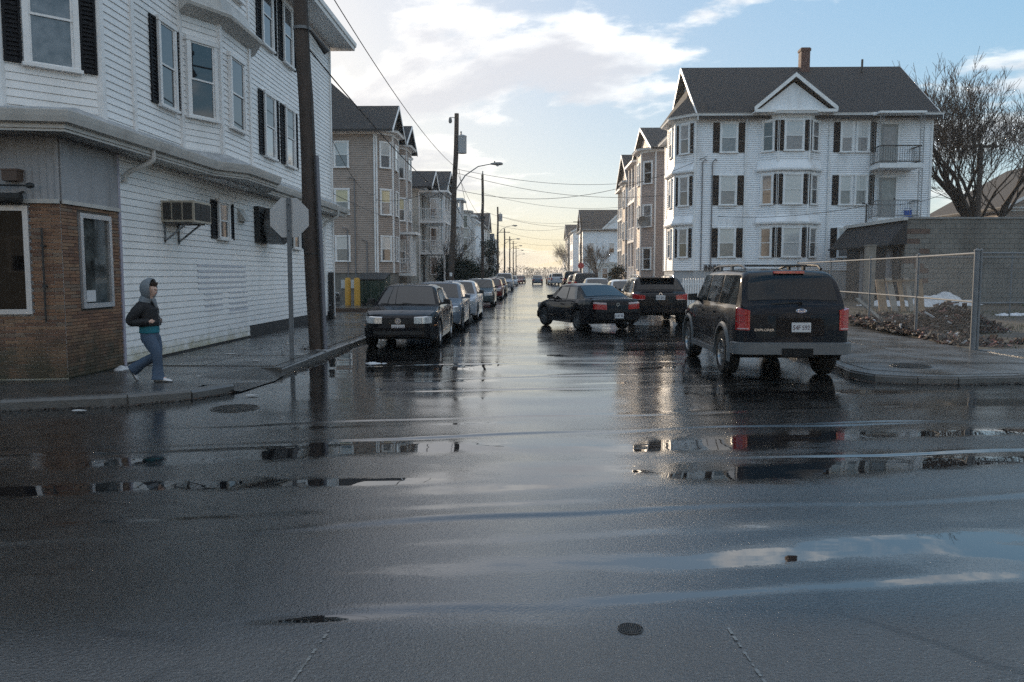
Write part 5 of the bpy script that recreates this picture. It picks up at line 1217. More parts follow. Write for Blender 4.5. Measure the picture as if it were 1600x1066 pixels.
SUVBIG = dict(tall=1, L=4.81, W=1.83, r=.375, tw=.235, gap=.09, xf=1.45, xr=-1.44, A=1.12, B=.62, C=-1.98, D=-2.30, tumble=.23, rlo=.10, belt_in=.03,
    deck=[(-2.40, 1.0), (-2.37, 1.14), (-2.28, 1.18), (-1.5, 1.18), (.6, 1.15), (1.0, 1.14), (1.2, 1.12), (1.9, 1.04), (2.25, .93), (2.38, .84), (2.41, .78)],
    roof=[(-2.335, 1.17), (-2.29, 1.22), (-2.06, 1.67), (-1.90, 1.735), (-.6, 1.765), (.3, 1.745), (.62, 1.70), (1.10, 1.17), (1.16, 1.12)],
    plan=[(-2.40, .70), (-2.385, .80), (-2.34, .865), (-2.15, .90), (-.8, .912), (.8, .912), (1.7, .90), (2.1, .86), (2.28, .79), (2.38, .66), (2.41, .56)],
    bot=[(-2.40, .46), (-2.1, .40), (-1.9, .32), (1.8, .32), (2.1, .36), (2.41, .42)],
    panes=[(.08, .92, .58, .08), (-.86, -.0, -.0, -.86), (-2.05, -.95, -.95, -1.92)], seams=(.04, 1.02, -.92), handles=(.20, -.74), handle_m=PLAST, mirror_m=PLAST, mx=.78,
    head=(.42, .90, .74, .92, .76, .94), tail=(.70, .96, .80, 1.13, .80, 1.17), grille=(.38, .68, .88), bump=((1, 1.0, .42, .66, .05), (-1, 1.05, .42, .62, .06)), sill=(.46, .56))
CROSS = dict(SUVBIG); CROSS.update(L=4.8, W=1.9, r=.37, tw=.23, A=1.25, B=.48, C=-1.50, D=-2.12, tumble=.34,
    deck=[(-2.40, .90), (-2.36, 1.02), (-2.2, 1.08), (-1.5, 1.06), (.6, 1.0), (1.0, .99), (1.3, .985), (1.9, .90), (2.25, .80), (2.38, .70), (2.41, .62)],
    roof=[(-2.20, 1.06), (-2.10, 1.12), (-1.62, 1.54), (-1.46, 1.57), (-.4, 1.605), (.48, 1.555), (1.22, 1.03), (1.30, .98)],
    plan=[(-2.40, .70), (-2.37, .82), (-2.28, .89), (-2.0, .935), (-.8, .95), (.8, .95), (1.7, .92), (2.1, .85), (2.28, .76), (2.38, .62), (2.41, .5)],
    panes=[(-.05, .92, .42, -.05), (-.98, -.13, -.13, -.94), (-1.75, -1.06, -1.02, -1.45)], seams=(-.09, 1.05, -1.0), handles=(.08, -.82), handle_m=None, mirror_m=None, mx=.80, tail=(.50, .98, .86, 1.0, .84, 1.06), head=(.40, .95, .66, .80, .70, .86), grille=(.36, .58, .76), sill=None)
MINIVAN = dict(SEDAN); MINIVAN.update(tall=1, L=4.7, W=1.85, r=.33, A=1.45, B=.62, C=-1.95, D=-2.2, xf=1.45, xr=-1.40, tumble=.22, rlo=.1,
    deck=[(-2.35, .9), (-2.3, 1.0), (-2.2, 1.03), (-1.2, 1.02), (.3, .98), (1.2, .97), (1.5, .96), (1.95, .86), (2.2, .76), (2.35, .62)],
    roof=[(-2.24, 1.02), (-2.18, 1.1), (-1.98, 1.60), (-1.85, 1.66), (-.3, 1.71), (.62, 1.64), (1.42, 1.02), (1.50, .96)],
    plan=[(-2.35, .68), (-2.33, .8), (-2.2, .88), (-.8, .925), (.8, .925), (1.6, .90), (2.0, .82), (2.2, .74), (2.3, .62), (2.35, .52)],
    bot=[(-2.35, .38), (-1.9, .24), (1.7, .22), (2.35, .30)],
    panes=[(.12, 1.10, .60, .12), (-.92, .02, .02, -.92), (-2.0, -1.02, -1.02, -1.9)], seams=(.06, 1.15, -.98), handles=(.2, -.85), tail=(.62, .92, .8, 1.05, .8, 1.1))
PICK = dict(SUVBIG); 
# --- the cars in view -----------------------------------------------------
UP, DOWN = R(90), R(-90)          # heading away from / toward the camera
T, sh = car('parked_sedan', 'black sedan parked nearest on the left, round emblem on its nose', JETTA, (-2.98, 19.92), DOWN, P_BLACK, 'cars parked along the left kerb')
plate(T, 2.20, 0, .49, 1, '577 FAB', PTXTD)
e = lm('emblem', MB().lathe([(.062, 0), (.062, .012), (.052, .014), (.001, .010)], 24, (2.185, 0, .645), 'x'), VWB, T, True)
em = MB(); xz = 2.203
for pts in ([(-.022, .047), (0, .004), (.022, .047)], [(-.046, .020), (-.024, -.042), (0, .0), (.024, -.042), (.046, .020)]):
    for a, b in zip(pts, pts[1:]): em.beam((xz, a[0], .645 + a[1]), (xz, b[0], .645 + b[1]), .011, .011)
em.lathe([(.062, .012), (.066, .02), (.055, .02), (.055, .012)], 24, (2.185, 0, .645), 'x'); lm('emblem_letters', em, CHROME, T)
lm('wiper', MB().beam((1.02, .45, .955), (.93, -.1, 1.005), .015).beam((1.02, -.1, .955), (.93, -.62, 1.0), .015), PLAST, T)
lm('bumper_grille', sh.strip(1, 0, .55, .33, .43, .030, .02), PLAST, T, True)
for sg in (1, -1): lm('indicator', sh.strip(1, .90, 1.0, .52, .56, .03, .03, sg), mat('amber_lens', (.40, .14, .02), .2, coat=1), T)
car('parked_sedan', 'slate blue sedan parked directly behind the nearest black one', SEDAN, (-2.92, 25.45), DOWN, P_BLUE, 'cars parked along the left kerb', rim=GREYPL)
car('parked_sedan', 'bright silver sedan parked third in the left row', JETTA, (-2.80, 30.6), DOWN, P_SILVER, 'cars parked along the left kerb')
T, sh = car('parked_sedan', 'dark grey green sedan standing apart after the bright silver one in the left row', SEDAN, (-2.80, 43.4), DOWN, P_GREEN, 'cars parked along the left kerb'); plate(T, 2.20, 0, .45, 1, None)
car('parked_sedan', 'maroon sedan parked in the middle of the left row', COMPACT, (-2.75, 54.6), DOWN, P_RED, 'cars parked along the left kerb')
car('parked_sedan', 'dark sedan half hidden behind the maroon one', SEDAN, (-2.75, 62.5), DOWN, P_DARK, 'cars parked along the left kerb', rim=GREYPL)
car('parked_suv', 'silver SUV parked far down the left row', SUVBIG, (-2.75, 82.5), DOWN, P_SILVER, 'cars parked along the left kerb', cat='SUV')
car('parked_sedan', 'pale sedan at the far end of the left row', SEDAN, (-2.75, 112), DOWN, P_SILVER, 'cars parked along the left kerb')
for y, pm, lb in ((134, P_BRICK, 'brick red car last but two in the distance'), (141, P_BRICK, 'brick red car last but one in the distance'), (148, P_DARK, 'small dark car farthest on the left')):
    car('parked_sedan', lb, COMPACT, (-2.7 + (y - 134) * .06, y), DOWN, pm, 'cars parked along the left kerb')
# turning sedan: left rear wheel near (1.49, 24.7), nose swung 24 degrees left
hd = R(90 + 23); c_, s__ = math.cos(hd), math.sin(hd)
T, sh = car('turning_sedan', 'black sedan swung across the right lane, tail toward the camera', COMPACT, (2.14 + 1.16 * c_, 24.45 + 1.16 * s__), hd, P_BLACK, spokes=9, rim=GREYPL, steer=R(8))
plate(T, -2.245, -.03, .47, -1, '2147 XL', PTXTD)
for sg in (1, -1): lm('reversing_light', sh.strip(-1, .37, .80, .79, .855, .006, .05, sg, .81, .875), LAMPW, T, True)
lm('emblem', MB().lathe([(.05, 0), (.05, -.012), (.038, -.012), (.038, 0)], 18, (-2.205, 0, .80), 'x'), CHROME, T)
lm('exhaust_pipe', MB().tube([(-1.6, -.35, .24), (-2.2, -.35, .24)], .025), GALV, T)
REDD = mat('dark_red_lens', (.10, .004, .005), .2, coat=1.0)
for sg in (1, -1): lm('lamp_divider', sh.strip(-1, .36, .80, .715, .735, .0095, .02, sg, .735, .755), REDD, T, True)
# big SUV in the right foreground
T, sh = car('parked_suv', 'black SUV with grey bumper and roof rack in the right foreground', SUVBIG, (4.15, 15.03), UP, P_NAVY, bumper=GREYPL, cat='SUV', trimm=CHROME, spokes=5)
plate(T, -2.425, -.10, .86, -1, '54F S92', PTXTD)
lm('plate_recess', MB().box(-2.415, -.46, .73, -2.395, .28, .98), P_BLACK, T)
lm('tailgate_trim', MB().box(-2.43, -.42, .975, -2.39, .24, 1.005), P_BLACK, T)
# tail lamp towers climb the rear corners
for sg in (1, -1):
    lm('reversing_light', sh.strip(-1, .72, .90, .815, .855, .012, .05, sg), LAMPW, T, True)
    for zz in (.93, 1.03): lm('lamp_divider', sh.strip(-1, .70, .955, zz, zz + .028, .0095, .02, sg), REDD, T, True)
    # wheel arch flares
    for xa in (S_ := (SUVBIG['xf'], SUVBIG['xr'])):
        mb = MB(); ra = SUVBIG['r'] + .085; n_ = 22
        for i in range(n_ + 1):
            a = R(-12) + (math.pi + R(24)) * i / n_; cx, cz = math.cos(a), math.sin(a)
            for (rr, yy) in ((ra - .012, sh.plan(xa) - .03), (ra - .012, sh.plan(xa) + .028), (ra + .03, sh.plan(xa) + .026), (ra + .075, sh.plan(xa) - .012)): mb.v.append((xa + rr * cx, sg * yy, SUVBIG['r'] + rr * cz))
        for i in range(n_):
            for j in range(3): mb.f.append((i * 4 + j, i * 4 + j + 1, (i + 1) * 4 + j + 1, (i + 1) * 4 + j)); mb.m.append(0)
        lm('arch_flare', mb, GREYPL, T, True)
    mb = MB(); y = sg * .62; mb.tube([(-1.75, y, 1.775), (-1.62, y, 1.83), (-1.3, y, 1.845), (.1, y, 1.835), (.40, y, 1.80), (.50, y, 1.76)], .024, 8)
    for x in (-.9, -.1): mb.box(x - .05, y - .02, 1.76, x + .05, y + .02, 1.84)
    lm('roof_rail', mb, GALV if sg > 0 else PLAST, T, True)
for x in (-1.1, -.2): lm('crossbar', MB().beam((x, -.62, 1.842), (x, .62, 1.842), .07, .025), PLAST, T)
lm('brake_light', MB().box(-2.075, -.24, 1.705, -2.0, .24, 1.745), LAMPR, T)
lm('tow_recess', MB().box(-2.475, -.28, .40, -2.44, .20, .53), UNDER, T)
lm('rear_wiper', MB().beam((-2.325, .35, 1.225), (-2.31, -.12, 1.25), .02).lathe([(.03, -.03), (.03, .0), (.001, 0)], 10, (-2.32, -.1, 1.23), 'x'), PLAST, T)
el = MB(); n_ = 24
el.v = [(-2.402 - d, .088 * q * math.cos(2 * math.pi * i / n_) - .10, 1.115 + .036 * q * math.sin(2 * math.pi * i / n_)) for d, q in ((-.02, 1), (.006, 1), (.010, .88)) for i in range(n_)] + [(-2.410, -.10, 1.115)]
for r_ in range(2):
    for i in range(n_): el.f.append((r_ * n_ + i, r_ * n_ + (i + 1) % n_, (r_ + 1) * n_ + (i + 1) % n_, (r_ + 1) * n_ + i)); el.m.append(0)
for i in range(n_): el.f.append((2 * n_ + i, 2 * n_ + (i + 1) % n_, 3 * n_)); el.m.append(1)
o = mk('emblem', el, [CHROME, VWB], T, local=True)
t = link('emblem_script', text_mesh('Ford', .055, CHROME, .001, 1.1), T); t.rotation_euler = (R(90), 0, R(-90)); t.location = (-2.414, -.10, 1.115)
t = link('badge_script', text_mesh('EXPLORER', .055, CHROME, .002, 1.2), T); t.rotation_euler = (R(90), 0, R(-90)); t.location = (-2.405, .47, .815)
lm('side_step', MB().box(-.95, .86, .33, .95, .95, .42), GREYPL, T); lm('side_step', MB().box(-.95, -.95, .33, .95, -.86, .42), GREYPL, T)
# black crossover behind it
T, sh = car('parked_crossover', 'black crossover with red tail lamps parked ahead of the foreground SUV', CROSS, (4.22, 28.5), UP, P_BLACK, 'cars parked along the right kerb', cat='crossover')
plate(T, -2.425, 0, .93, -1, '169 GK1', PTXTD)
lm('emblem', MB().lathe([(.055, 0), (.055, -.012), (.04, -.012), (.04, 0)], 18, (-2.395, 0, 1.03), 'x'), CHROME, T)
lm('spoiler', MB().add([(-1.85, -.56, 1.575), (-1.85, .56, 1.575), (-1.45, .60, 1.61), (-1.45, -.60, 1.61), (-1.85, -.56, 1.545), (-1.85, .56, 1.545), (-1.45, .60, 1.56), (-1.45, -.60, 1.56)], [(0, 1, 2, 3), (7, 6, 5, 4), (0, 4, 5, 1), (1, 5, 6, 2), (3, 2, 6, 7), (0, 3, 7, 4)]), P_BLACK, T)
for sg in (1, -1):
    lm('reversing_light', sh.strip(-1, .52, .80, .845, .885, .012, .05, sg), LAMPW, T, True)
    lm('roof_rail', MB().tube([(-1.35, sg * .60, 1.60), (-1.2, sg * .60, 1.655), (.2, sg * .60, 1.65), (.38, sg * .60, 1.60)], .02), CHROME, T, True)
car('parked_sedan', 'white sedan parked just beyond the black crossover', SEDAN, (4.15, 35.8), UP, P_WHITE, 'cars parked along the right kerb')
car('parked_sedan', 'silver sedan seen over the roof of the turning black sedan', SEDAN, (3.95, 49.0), UP, P_SILVER, 'cars parked along the right kerb')
car('parked_suv', 'dark SUV beyond the silver sedan in the right row', SUVBIG, (4.0, 60.5), UP, P_DARK, 'cars parked along the right kerb', cat='SUV')
car('parked_suv', 'beige crossover ahead of the dark SUV in the right row', CROSS, (4.0, 69.5), UP, P_BEIGE, 'cars parked along the right kerb', cat='SUV')
car('parked_van', 'tall black van at the end of the near right row', MINIVAN, (4.05, 80.0), UP, P_BLACK, 'cars parked along the right kerb', cat='van').__len__()
van = [o for o in C.objects if o.name.startswith('parked_van')][0]; van.scale = (1.05, 1.05, 1.16)
car('parked_suv', 'pale SUV far off on the right, its rear to the camera', SUVBIG, (3.75, 117), UP, P_SILVER, 'cars parked along the right kerb', cat='SUV')
car('parked_minivan', 'white minivan far off on the right beside the pale SUV', MINIVAN, (3.5, 125.5), UP, P_WHITE, 'cars parked along the right kerb', cat='minivan')
car('parked_sedan', 'dark red sedan farthest on the right side', SEDAN, (3.4, 138), UP, P_RED, 'cars parked along the right kerb')
car('driving_sedan', 'grey sedan driving far down the middle of the street', SEDAN, (1.0, 128), UP, P_BLUE)
# ------------------------------------------------------------------ utility poles, lamps, wires
def pole(x, y, h, r0, r1, lean, label, parts=()):
    T = thing('utility_pole', label, 'utility pole', (x, y, ZW), 'utility poles along the left kerb'); top = (lean[0], lean[1], h)
    at = lambda z: Vector((lean[0] * z / h, lean[1] * z / h, z))
    n = 9; lm('pole', MB().tube([tuple(at(h * i / n) + Vector((.02 * math.sin(i * 1.7 + x), 0, 0))) for i in range(n + 1)], [r0 + (r1 - r0) * i / n for i in range(n + 1)], 14), WOODP, T, True)
    return T, at
def lamp_arm(T, at, z, L_, rise, head=.65):
    p = at(z); mb = MB(); pts = [p + Vector((.1, 0, 0)), p + Vector((L_ * .3, 0, rise * .55)), p + Vector((L_ * .65, 0, rise * .9)), p + Vector((L_, 0, rise))]
    mb.tube(pts, [.035, .032, .028, .026], 8); a = lm('lamp_arm', mb, GALV, T, True); q = pts[-1]
    hd_ = MB(); prof = [(-.02, .05, .05), (.10, .09, .07), (.30, .13, .10), (.50, .12, .10), (.62, .07, .07), (.66, .01, .02)]; n = 12
    for (dx, wy, hz) in prof:
        for j in range(n): an_ = 2 * math.pi * j / n; hd_.v.append((q.x + dx * head / .65, q.y + wy * math.cos(an_), q.z + hz * math.sin(an_) * (1.0 if math.sin(an_) > 0 else .8)))
    for i in range(len(prof) - 1):
        for j in range(n): hd_.f.append((i * n + j, i * n + (j + 1) % n, (i + 1) * n + (j + 1) % n, (i + 1) * n + j)); hd_.m.append(0)
    o = lm('lamp_head', hd_, mat('grey_lamp_housing', (.20, .20, .20), .5), T, True); lm('lamp_lens', MB().lathe([(.09, -.02), (.075, -.07), (.001, -.10)], 12, (q.x + .36, q.y, q.z - .04)), LAMPC, T, True)
    lm('photocell', MB().lathe([(.035, .08), (.035, .15), (.001, .16)], 8, (q.x + .2, q.y, q.z)), IRON, T, True)
def transformer(T, at, z, side=.36, h=.95, r=.24):
    p = at(z); c = (p.x + side, p.y, p.z)
    mb = MB(); mb.lathe([(.001, 0), (r, .02), (r, h - .06), (r * 1.05, h - .05), (r * 1.05, h), (r * .5, h + .06), (.001, h + .07)], 18, c)
    o = lm('transformer', mb, mat('transformer_grey', (.32, .33, .34), .5, var=.15, scale=3, stain=(.16, .13, .11), stain_amt=.5), T, True)
    lm('bushing', MB().lathe([(.04, h + .04), (.05, h + .1), (.035, h + .14), (.05, h + .18), (.03, h + .26), (.001, h + .27)], 8, (c[0] - .06, c[1], c[2])), IRONW, T, True)
    lm('transformer_bracket', MB().box(p.x + .05, p.y - .05, p.z + .2, c[0] - r + .03, p.y + .05, p.z + .28).box(p.x + .05, p.y - .05, p.z + h - .3, c[0] - r + .03, p.y + .05, p.z + h - .22), GALV, T)
T, at1 = pole(-4.50, 16.54, 11.5, .165, .125, (-.30, .05), 'tall dark utility pole in the left foreground, its top out of the picture')
lm('conduit', MB().tube([tuple(at1(z) + Vector((.20, -.06, 0))) for z in (0, 1.5, 3.0, 4.0)], .045, 8), mat('grey_pvc_conduit', (.16, .165, .19), .5), T, True)
lm('ground_wire', MB().tube([tuple(at1(z) + Vector((.16, -.12, 0))) for z in (0, 3, 6, 9)], .012, 5), IRON, T)
lm('cable_clamp', MB().lathe([(.155, -.03), (.18, -.03), (.18, .03), (.155, .03)], 14, tuple(at1(6.55))), GALV, T)
lm('splice_case', MB().tube([tuple(at1(6.5) + Vector((.18, .0, 0))), tuple(at1(6.15) + Vector((.42, .25, 0)))], [.03, .075], 8), IRON, T, True)
lm('pole_band', MB().lathe([(.16, -.02), (.172, -.02), (.172, .02), (.16, .02)], 14, tuple(at1(2.0))), IRON, T)
T, at2 = pole(-4.46, 44.0, 10.25, .17, .12, (.42, 0), 'leaning pole with grey transformer and street lamp beyond the parked silver sedan')
lamp_arm(T, at2, 6.2, 2.0, 1.35); transformer(T, at2, 8.1)
lm('side_lamp', MB().tube([tuple(at2(10.0)), tuple(at2(10.0) + Vector((-.3, 0, .06)))], .02).lathe([(.001, .0), (.07, -.05), (.10, -.25), (.06, -.34), (.001, -.35)], 10, tuple(at2(10.0) + Vector((-.36, 0, .08)))), GALV, T, True)
lm('crossarm', MB().beam(tuple(at2(7.4) + Vector((0, -.5, 0))), tuple(at2(7.4) + Vector((0, .5, 0))), .1), WOODP, T)
lm('secondary_arm', MB().tube([tuple(at2(6.3) + Vector((-.1, 0, 0))), tuple(at2(6.5) + Vector((-.5, 0, .1)))], .03), GALV, T)
lm('pole_tag', MB().box(at2(1.5).x - .08, -.19, 1.45, at2(1.5).x + .06, -.17, 1.65), PLATE, T)
T, at3 = pole(-4.4, 72.0, 10.4, .16, .11, (.05, 0), 'plain slender utility pole between the two transformer poles')
lm('insulator', MB().lathe([(.05, 0), (.07, .1), (.04, .2), (.06, .3), (.001, .34)], 8, tuple(at3(10.4))), IRONW, T, True)
for z in (6.6, 4.4): lm('cable_bracket', MB().box(at3(z).x - .2, -.2, z - .1, at3(z).x + .3, .1, z + .1), IRON, T)
T, at4 = pole(-4.4, 105.0, 10.3, .16, .11, (.02, 0), 'far pole with small transformer and lamp arm down the left kerb')
lamp_arm(T, at4, 6.9, 1.9, .95); transformer(T, at4, 8.4)
for y, h, lb in ((132, 9.0, 'fifth utility pole down the left kerb'), (164, 9.2, 'sixth utility pole down the left kerb'), (196, 9.6, 'seventh utility pole down the left kerb, very small'), (232, 9.5, 'tiny last utility pole at the left horizon')):
    T, a_ = pole(-4.4, y, h, .16, .11, (0, 0), lb); lamp_arm(T, a_, 6.5, 1.9, .8); lm('crossarm', MB().beam((-.9, 0, h - .6), (.9, 0, h - .6), .1), WOODP, T)
T = thing('utility_pole', 'utility pole on the right side beside the far white house', 'utility pole', (6.2, 100, ZW)); lm('pole', MB().tube([(0, 0, 0), (0, 0, 4), (0, 0, 8.6)], [.15, .13, .10], 10), WOODP, T, True); lm('crossarm', MB().beam((-1.0, 0, 8.0), (1.0, 0, 8.0), .1), WOODP, T)
T = thing('utility_pole', 'pole with broad crossarm standing among the branches of the big bare tree', 'utility pole', (24.1, 44.0, .3)); lm('pole', MB().tube([(0, 0, 0), (0, 0, 4), (0, 0, 8.3)], [.16, .14, .12], 10), WOODP, T, True); lm('crossarm', MB().beam((-1.0, 0, 8.2), (.9, 0, 8.2), .12), WOODP, T)
nw = [0]
def wire(a, b, sag, label, r=.012, group='overhead wires'):
    a, b = Vector(a), Vector(b); n = 18; mb = MB(); mb.tube([tuple(a + (b - a) * (i / n) - Vector((0, 0, sag * 4 * (i / n) * (1 - i / n)))) for i in range(n + 1)], r, 4)
    o = mk('overhead_wire', mb, CABLE); tag(o, label, 'wire', group); return o
W = lambda at, x, y, z: tuple(Vector((x, y, ZW)) + at(z))
p1, p2, p3, p4 = (lambda z: W(at1, -4.50, 16.54, z)), (lambda z: W(at2, -4.46, 44, z)), (lambda z: W(at3, -4.4, 72, z)), (lambda z: W(at4, -4.4, 105, z))
wire(p1(8.3), p2(7.4), .5, 'upper wire from the foreground pole to the transformer pole', .014)
wire(p1(6.3), p2(5.5), .35, 'thick lower cable from the foreground pole to the transformer pole', .02)
wire(p2(7.4), p3(6.6), .5, 'wire between the transformer pole and the plain slender pole')
wire(p2(5.5), p3(4.6), .4, 'thick cable between the transformer pole and the plain slender pole', .02)
wire(p3(6.6), p4(6.6), .5, 'wire from the plain slender pole to the far transformer pole')
wire(p3(4.6), p4(4.8), .5, 'thick cable from the plain slender pole to the far transformer pole', .02)
for i, (ya, yb, z) in enumerate(((105, 132, 6.6), (132, 164, 6.8), (164, 196, 7.0))): wire((-4.4, ya, z), (-4.4, yb, z), .5, ('wire past the far transformer pole', 'wire between the fifth and sixth poles', 'wire between the sixth and seventh poles')[i])
wire(p2(7.3), (8.3, 55.5, 8.1), .55, 'wire from the transformer pole across to the tan bay house', .012)
wire(p2(7.1), (8.4, 50.5, 6.6), .6, 'wire sagging from the transformer pole to the white house rear corner', .012)
wire(p2(6.2), (8.84, 40.9, 7.6), 1.2, 'slack service wire from the transformer pole to the white house mast')
wire(p2(6.9), (-9.05, 46.7, 6.0), .5, 'service wire sagging to the tan house corner')
wire((-6.95, 28.0, 6.4), (-9.1, 46.7, 6.3), .55, 'thin wire drooping across the tan house wall, upper')
wire((-6.95, 28.0, 4.5), (-8.1, 61.4, 5.3), .25, 'thin wire across the tan house wall, lower')
wire(p3(8.8), (8.0, 69, 7.4), .6, 'wire from the slender pole to the hooded gable house')
wire(p3(7.2), (8.2, 76, 6.6), .9, 'lower wire from the slender pole over the street')
wire(p3(6.3), (6.2, 100, 8.0), .9, 'wire from the slender pole to the right side pole')
wire(p4(9.2), (6.2, 100, 8.2), .6, 'upper wire from the far transformer pole to the right side pole')
wire(p4(7.4), (7.8, 118, 7.0), .8, 'wire from the far transformer pole to the far white house')
wire((-4.4, 132, 7.4), (7.6, 128, 6.6), .7, 'wire over the street at the fifth pole')
wire((-4.4, 164, 7.2), (7.4, 150, 6.2), .7, 'wire over the street at the sixth pole')
wire((9.4, 40.85, 5.0), (24.0, 43.5, 8.3), .9, 'long wire rising across the white house toward the crossarm pole')
wire((9.4, 40.85, 4.6), (15.8, 37.6, 4.9), .25, 'short wire from the white house to the awning roof mast')
wire((15.85, 37.6, 4.9), (24.0, 43.4, 7.2), .6, 'wire from the awning roof mast toward the bare tree')
wire(p2(7.9), p2(6.6), -.35, 'looped lead hanging under the transformer', .012)
wire(tuple(Vector(p2(7.3)) + Vector((.2, 0, 0))), p3(8.0), 2.4, 'deeply sagging wire right of the transformer', .012)

# ------------------------------------------------------------------ road sign seen from behind
T = thing('road_sign', 'octagonal road sign seen from its bare grey back on a steel post', 'sign', (-4.48, 14.76, ZW))
lm('post', MB().box(-.03, -.012, 0, .03, .012, 2.98).box(-.042, -.02, 0, -.03, .0, 2.98).box(.03, -.02, 0, .042, .0, 2.98), GALV, T)
mb = MB(); rr = .36 / math.cos(math.pi / 8); c = (0, .03, 2.62)
for yy in (.02, .026):
    mb.v += [(rr * math.cos(math.pi / 8 + i * math.pi / 4), yy, 2.62 + rr * math.sin(math.pi / 8 + i * math.pi / 4)) for i in range(8)]
mb.f = [tuple(range(8)), tuple(range(8, 16))[::-1]] + [(i, (i + 1) % 8, 8 + (i + 1) % 8, 8 + i) for i in range(8)]; mb.m = [0] * 10
p = lm('sign_plate', mb, SIGNB, T); p.rotation_euler = (0, 0, 0)
mb2 = MB(); mb2.v = [(rr * .985 * math.cos(math.pi / 8 + i * math.pi / 4), .0275, 2.62 + rr * .985 * math.sin(math.pi / 8 + i * math.pi / 4)) for i in range(8)]; mb2.f = [tuple(range(8))]; mb2.m = [0]; lm('sign_face', mb2, REDP, T)
for z in (2.38, 2.86): lm('bolt', MB().lathe([(.012, -.03), (.012, -.015), (.001, -.03)], 8, (0, 0, z), 'y'), GALV, T)
T = thing('road_sign', 'small red sign on a post far down the right kerb', 'sign', (5.9, 95, ZW)); lm('post', MB().box(-.03, -.03, 0, .03, .03, 2.9), GALV, T); mb = MB(); mb.lathe([(.001, -.01), (.38, -.01), (.38, .01), (.001, .01)], 8, (0, -.05, 2.55), 'y'); lm('sign_plate', mb, REDP, T)

# ------------------------------------------------------------------ the walking person
def skin(name, J, E, m, root, lv=2, start=None, parent=None):
    ids = list(J); me = bpy.data.meshes.new(name); me.from_pydata([J[k][0] for k in ids], [(ids.index(a), ids.index(b)) for a, b in E], [])
    ob = bpy.data.objects.new(name, me); C.objects.link(ob); ob.modifiers.new('s', 'SKIN'); sv = me.skin_vertices[0].data
    for i, k in enumerate(ids): r = J[k][1]; sv[i].radius = r if isinstance(r, tuple) else (r, r); sv[i].use_root = (k == start)
    su = ob.modifiers.new('u', 'SUBSURF'); su.levels = su.render_levels = lv
    dg = bpy.context.evaluated_depsgraph_get(); m2 = bpy.data.meshes.new_from_object(ob.evaluated_get(dg)); bpy.data.objects.remove(ob)
    m2.name = name; m2.materials.clear(); m2.materials.append(m)
    for p_ in m2.polygons: p_.use_smooth = True; p_.material_index = 0
    return link(name, m2, parent or root)
SK = mat('skin', (.66, .44, .35), .5, var=.06); JEAN = mat('blue_denim', (.055, .085, .135), .8, var=.25, scale=5, bump=.2, bscale=120, stain=(.11, .15, .21), stain_scale=3, stain_amt=.5)
JACK = mat('black_jacket_cloth', (.008, .008, .010), .75, var=.3, scale=6, bump=.3, bscale=25); HOOD = mat('heather_grey_hood', (.17, .19, .21), .9, var=.2, scale=30, bump=.2, bscale=80)
TEAL = mat('turquoise_shirt', (.015, .16, .21), .8, var=.15, scale=8); SHOE = mat('white_trainer', (.55, .55, .56), .5, var=.1); SOLE = mat('dark_sole', (.05, .05, .05), .7)
PT = thing('person', 'person in grey hood, black jacket and flared jeans walking past the white wall', 'person', (-5.62, 11.55, ZW + .005))
hipN, hipF = (.02, -.085, .74), (.03, .085, .74)
kneeN, ankN = (.145, -.085, .41), (.165, -.085, .075)      # near (right) leg leads
kneeF, ankF = (.045, .085, .37), (-.29, .085, .17)
# fingers tuck into the pocket slit
B = dict(pel=((.01, 0, .76), (.075, .10)), wst=((.0, 0, .90), (.09, .115)), chs=((-.02, 0, 1.06), (.10, .13)), nk=((.015, 0, 1.19), .048), nk2=((.035, 0, 1.25), .045), h0=((.055, 0, 1.32), (.075, .068)), h1=((.05, 0, 1.40), (.082, .074)), h2=((.045, 0, 1.45), (.05, .05)), nose=((.150, 0, 1.345), .012), nb=((.118, 0, 1.365), .022), chin=((.118, 0, 1.275), .022),
         hn=(hipN, .06), kn=(kneeN, .05), an=(ankN, .036), tn=((.285, -.085, .03), .022), hf=(hipF, .06), kf=(kneeF, .05), af=(ankF, .036), tf=((-.262, .085, .055), .022))
E_ = [('pel', 'wst'), ('wst', 'chs'), ('chs', 'nk'), ('nk', 'nk2'), ('nk2', 'h0'), ('h0', 'h1'), ('h1', 'h2'), ('h0', 'nb'), ('nb', 'nose'), ('h0', 'chin'), ('pel', 'hn'), ('hn', 'kn'), ('kn', 'an'), ('an', 'tn'), ('pel', 'hf'), ('hf', 'kf'), ('kf', 'af'), ('af', 'tf')]
for s, k in ((-1, 'n'), (1, 'f')):
    B['sh' + k] = ((-.02, s * .145, 1.09), .05); B['el' + k] = ((-.15, s * .215, .90), .036); B['wr' + k] = ((.06, s * .175, .885), .024); B['pm' + k] = ((.10, s * .155, .885), (.020, .014))
    E_ += [('chs', 'sh' + k), ('sh' + k, 'el' + k), ('el' + k, 'wr' + k), ('wr' + k, 'pm' + k)]
    for i, (dz, ln) in enumerate(((.020, .045), (.007, .052), (-.006, .048), (-.018, .038))):
        B['f%d%s' % (i, k)] = ((.118, s * .135, .885 + dz), .0075); B['g%d%s' % (i, k)] = ((.118 + ln * .3, s * (.135 - ln), .88 + dz), .007); E_ += [('pm' + k, 'f%d%s' % (i, k)), ('f%d%s' % (i, k), 'g%d%s' % (i, k))]
    B['th' + k] = ((.098, s * .135, .912), .008); B['t2' + k] = ((.118, s * .112, .918), .007); E_ += [('pm' + k, 'th' + k), ('th' + k, 't2' + k)]
body = skin('body', B, E_, SK, PT, 2, 'pel')
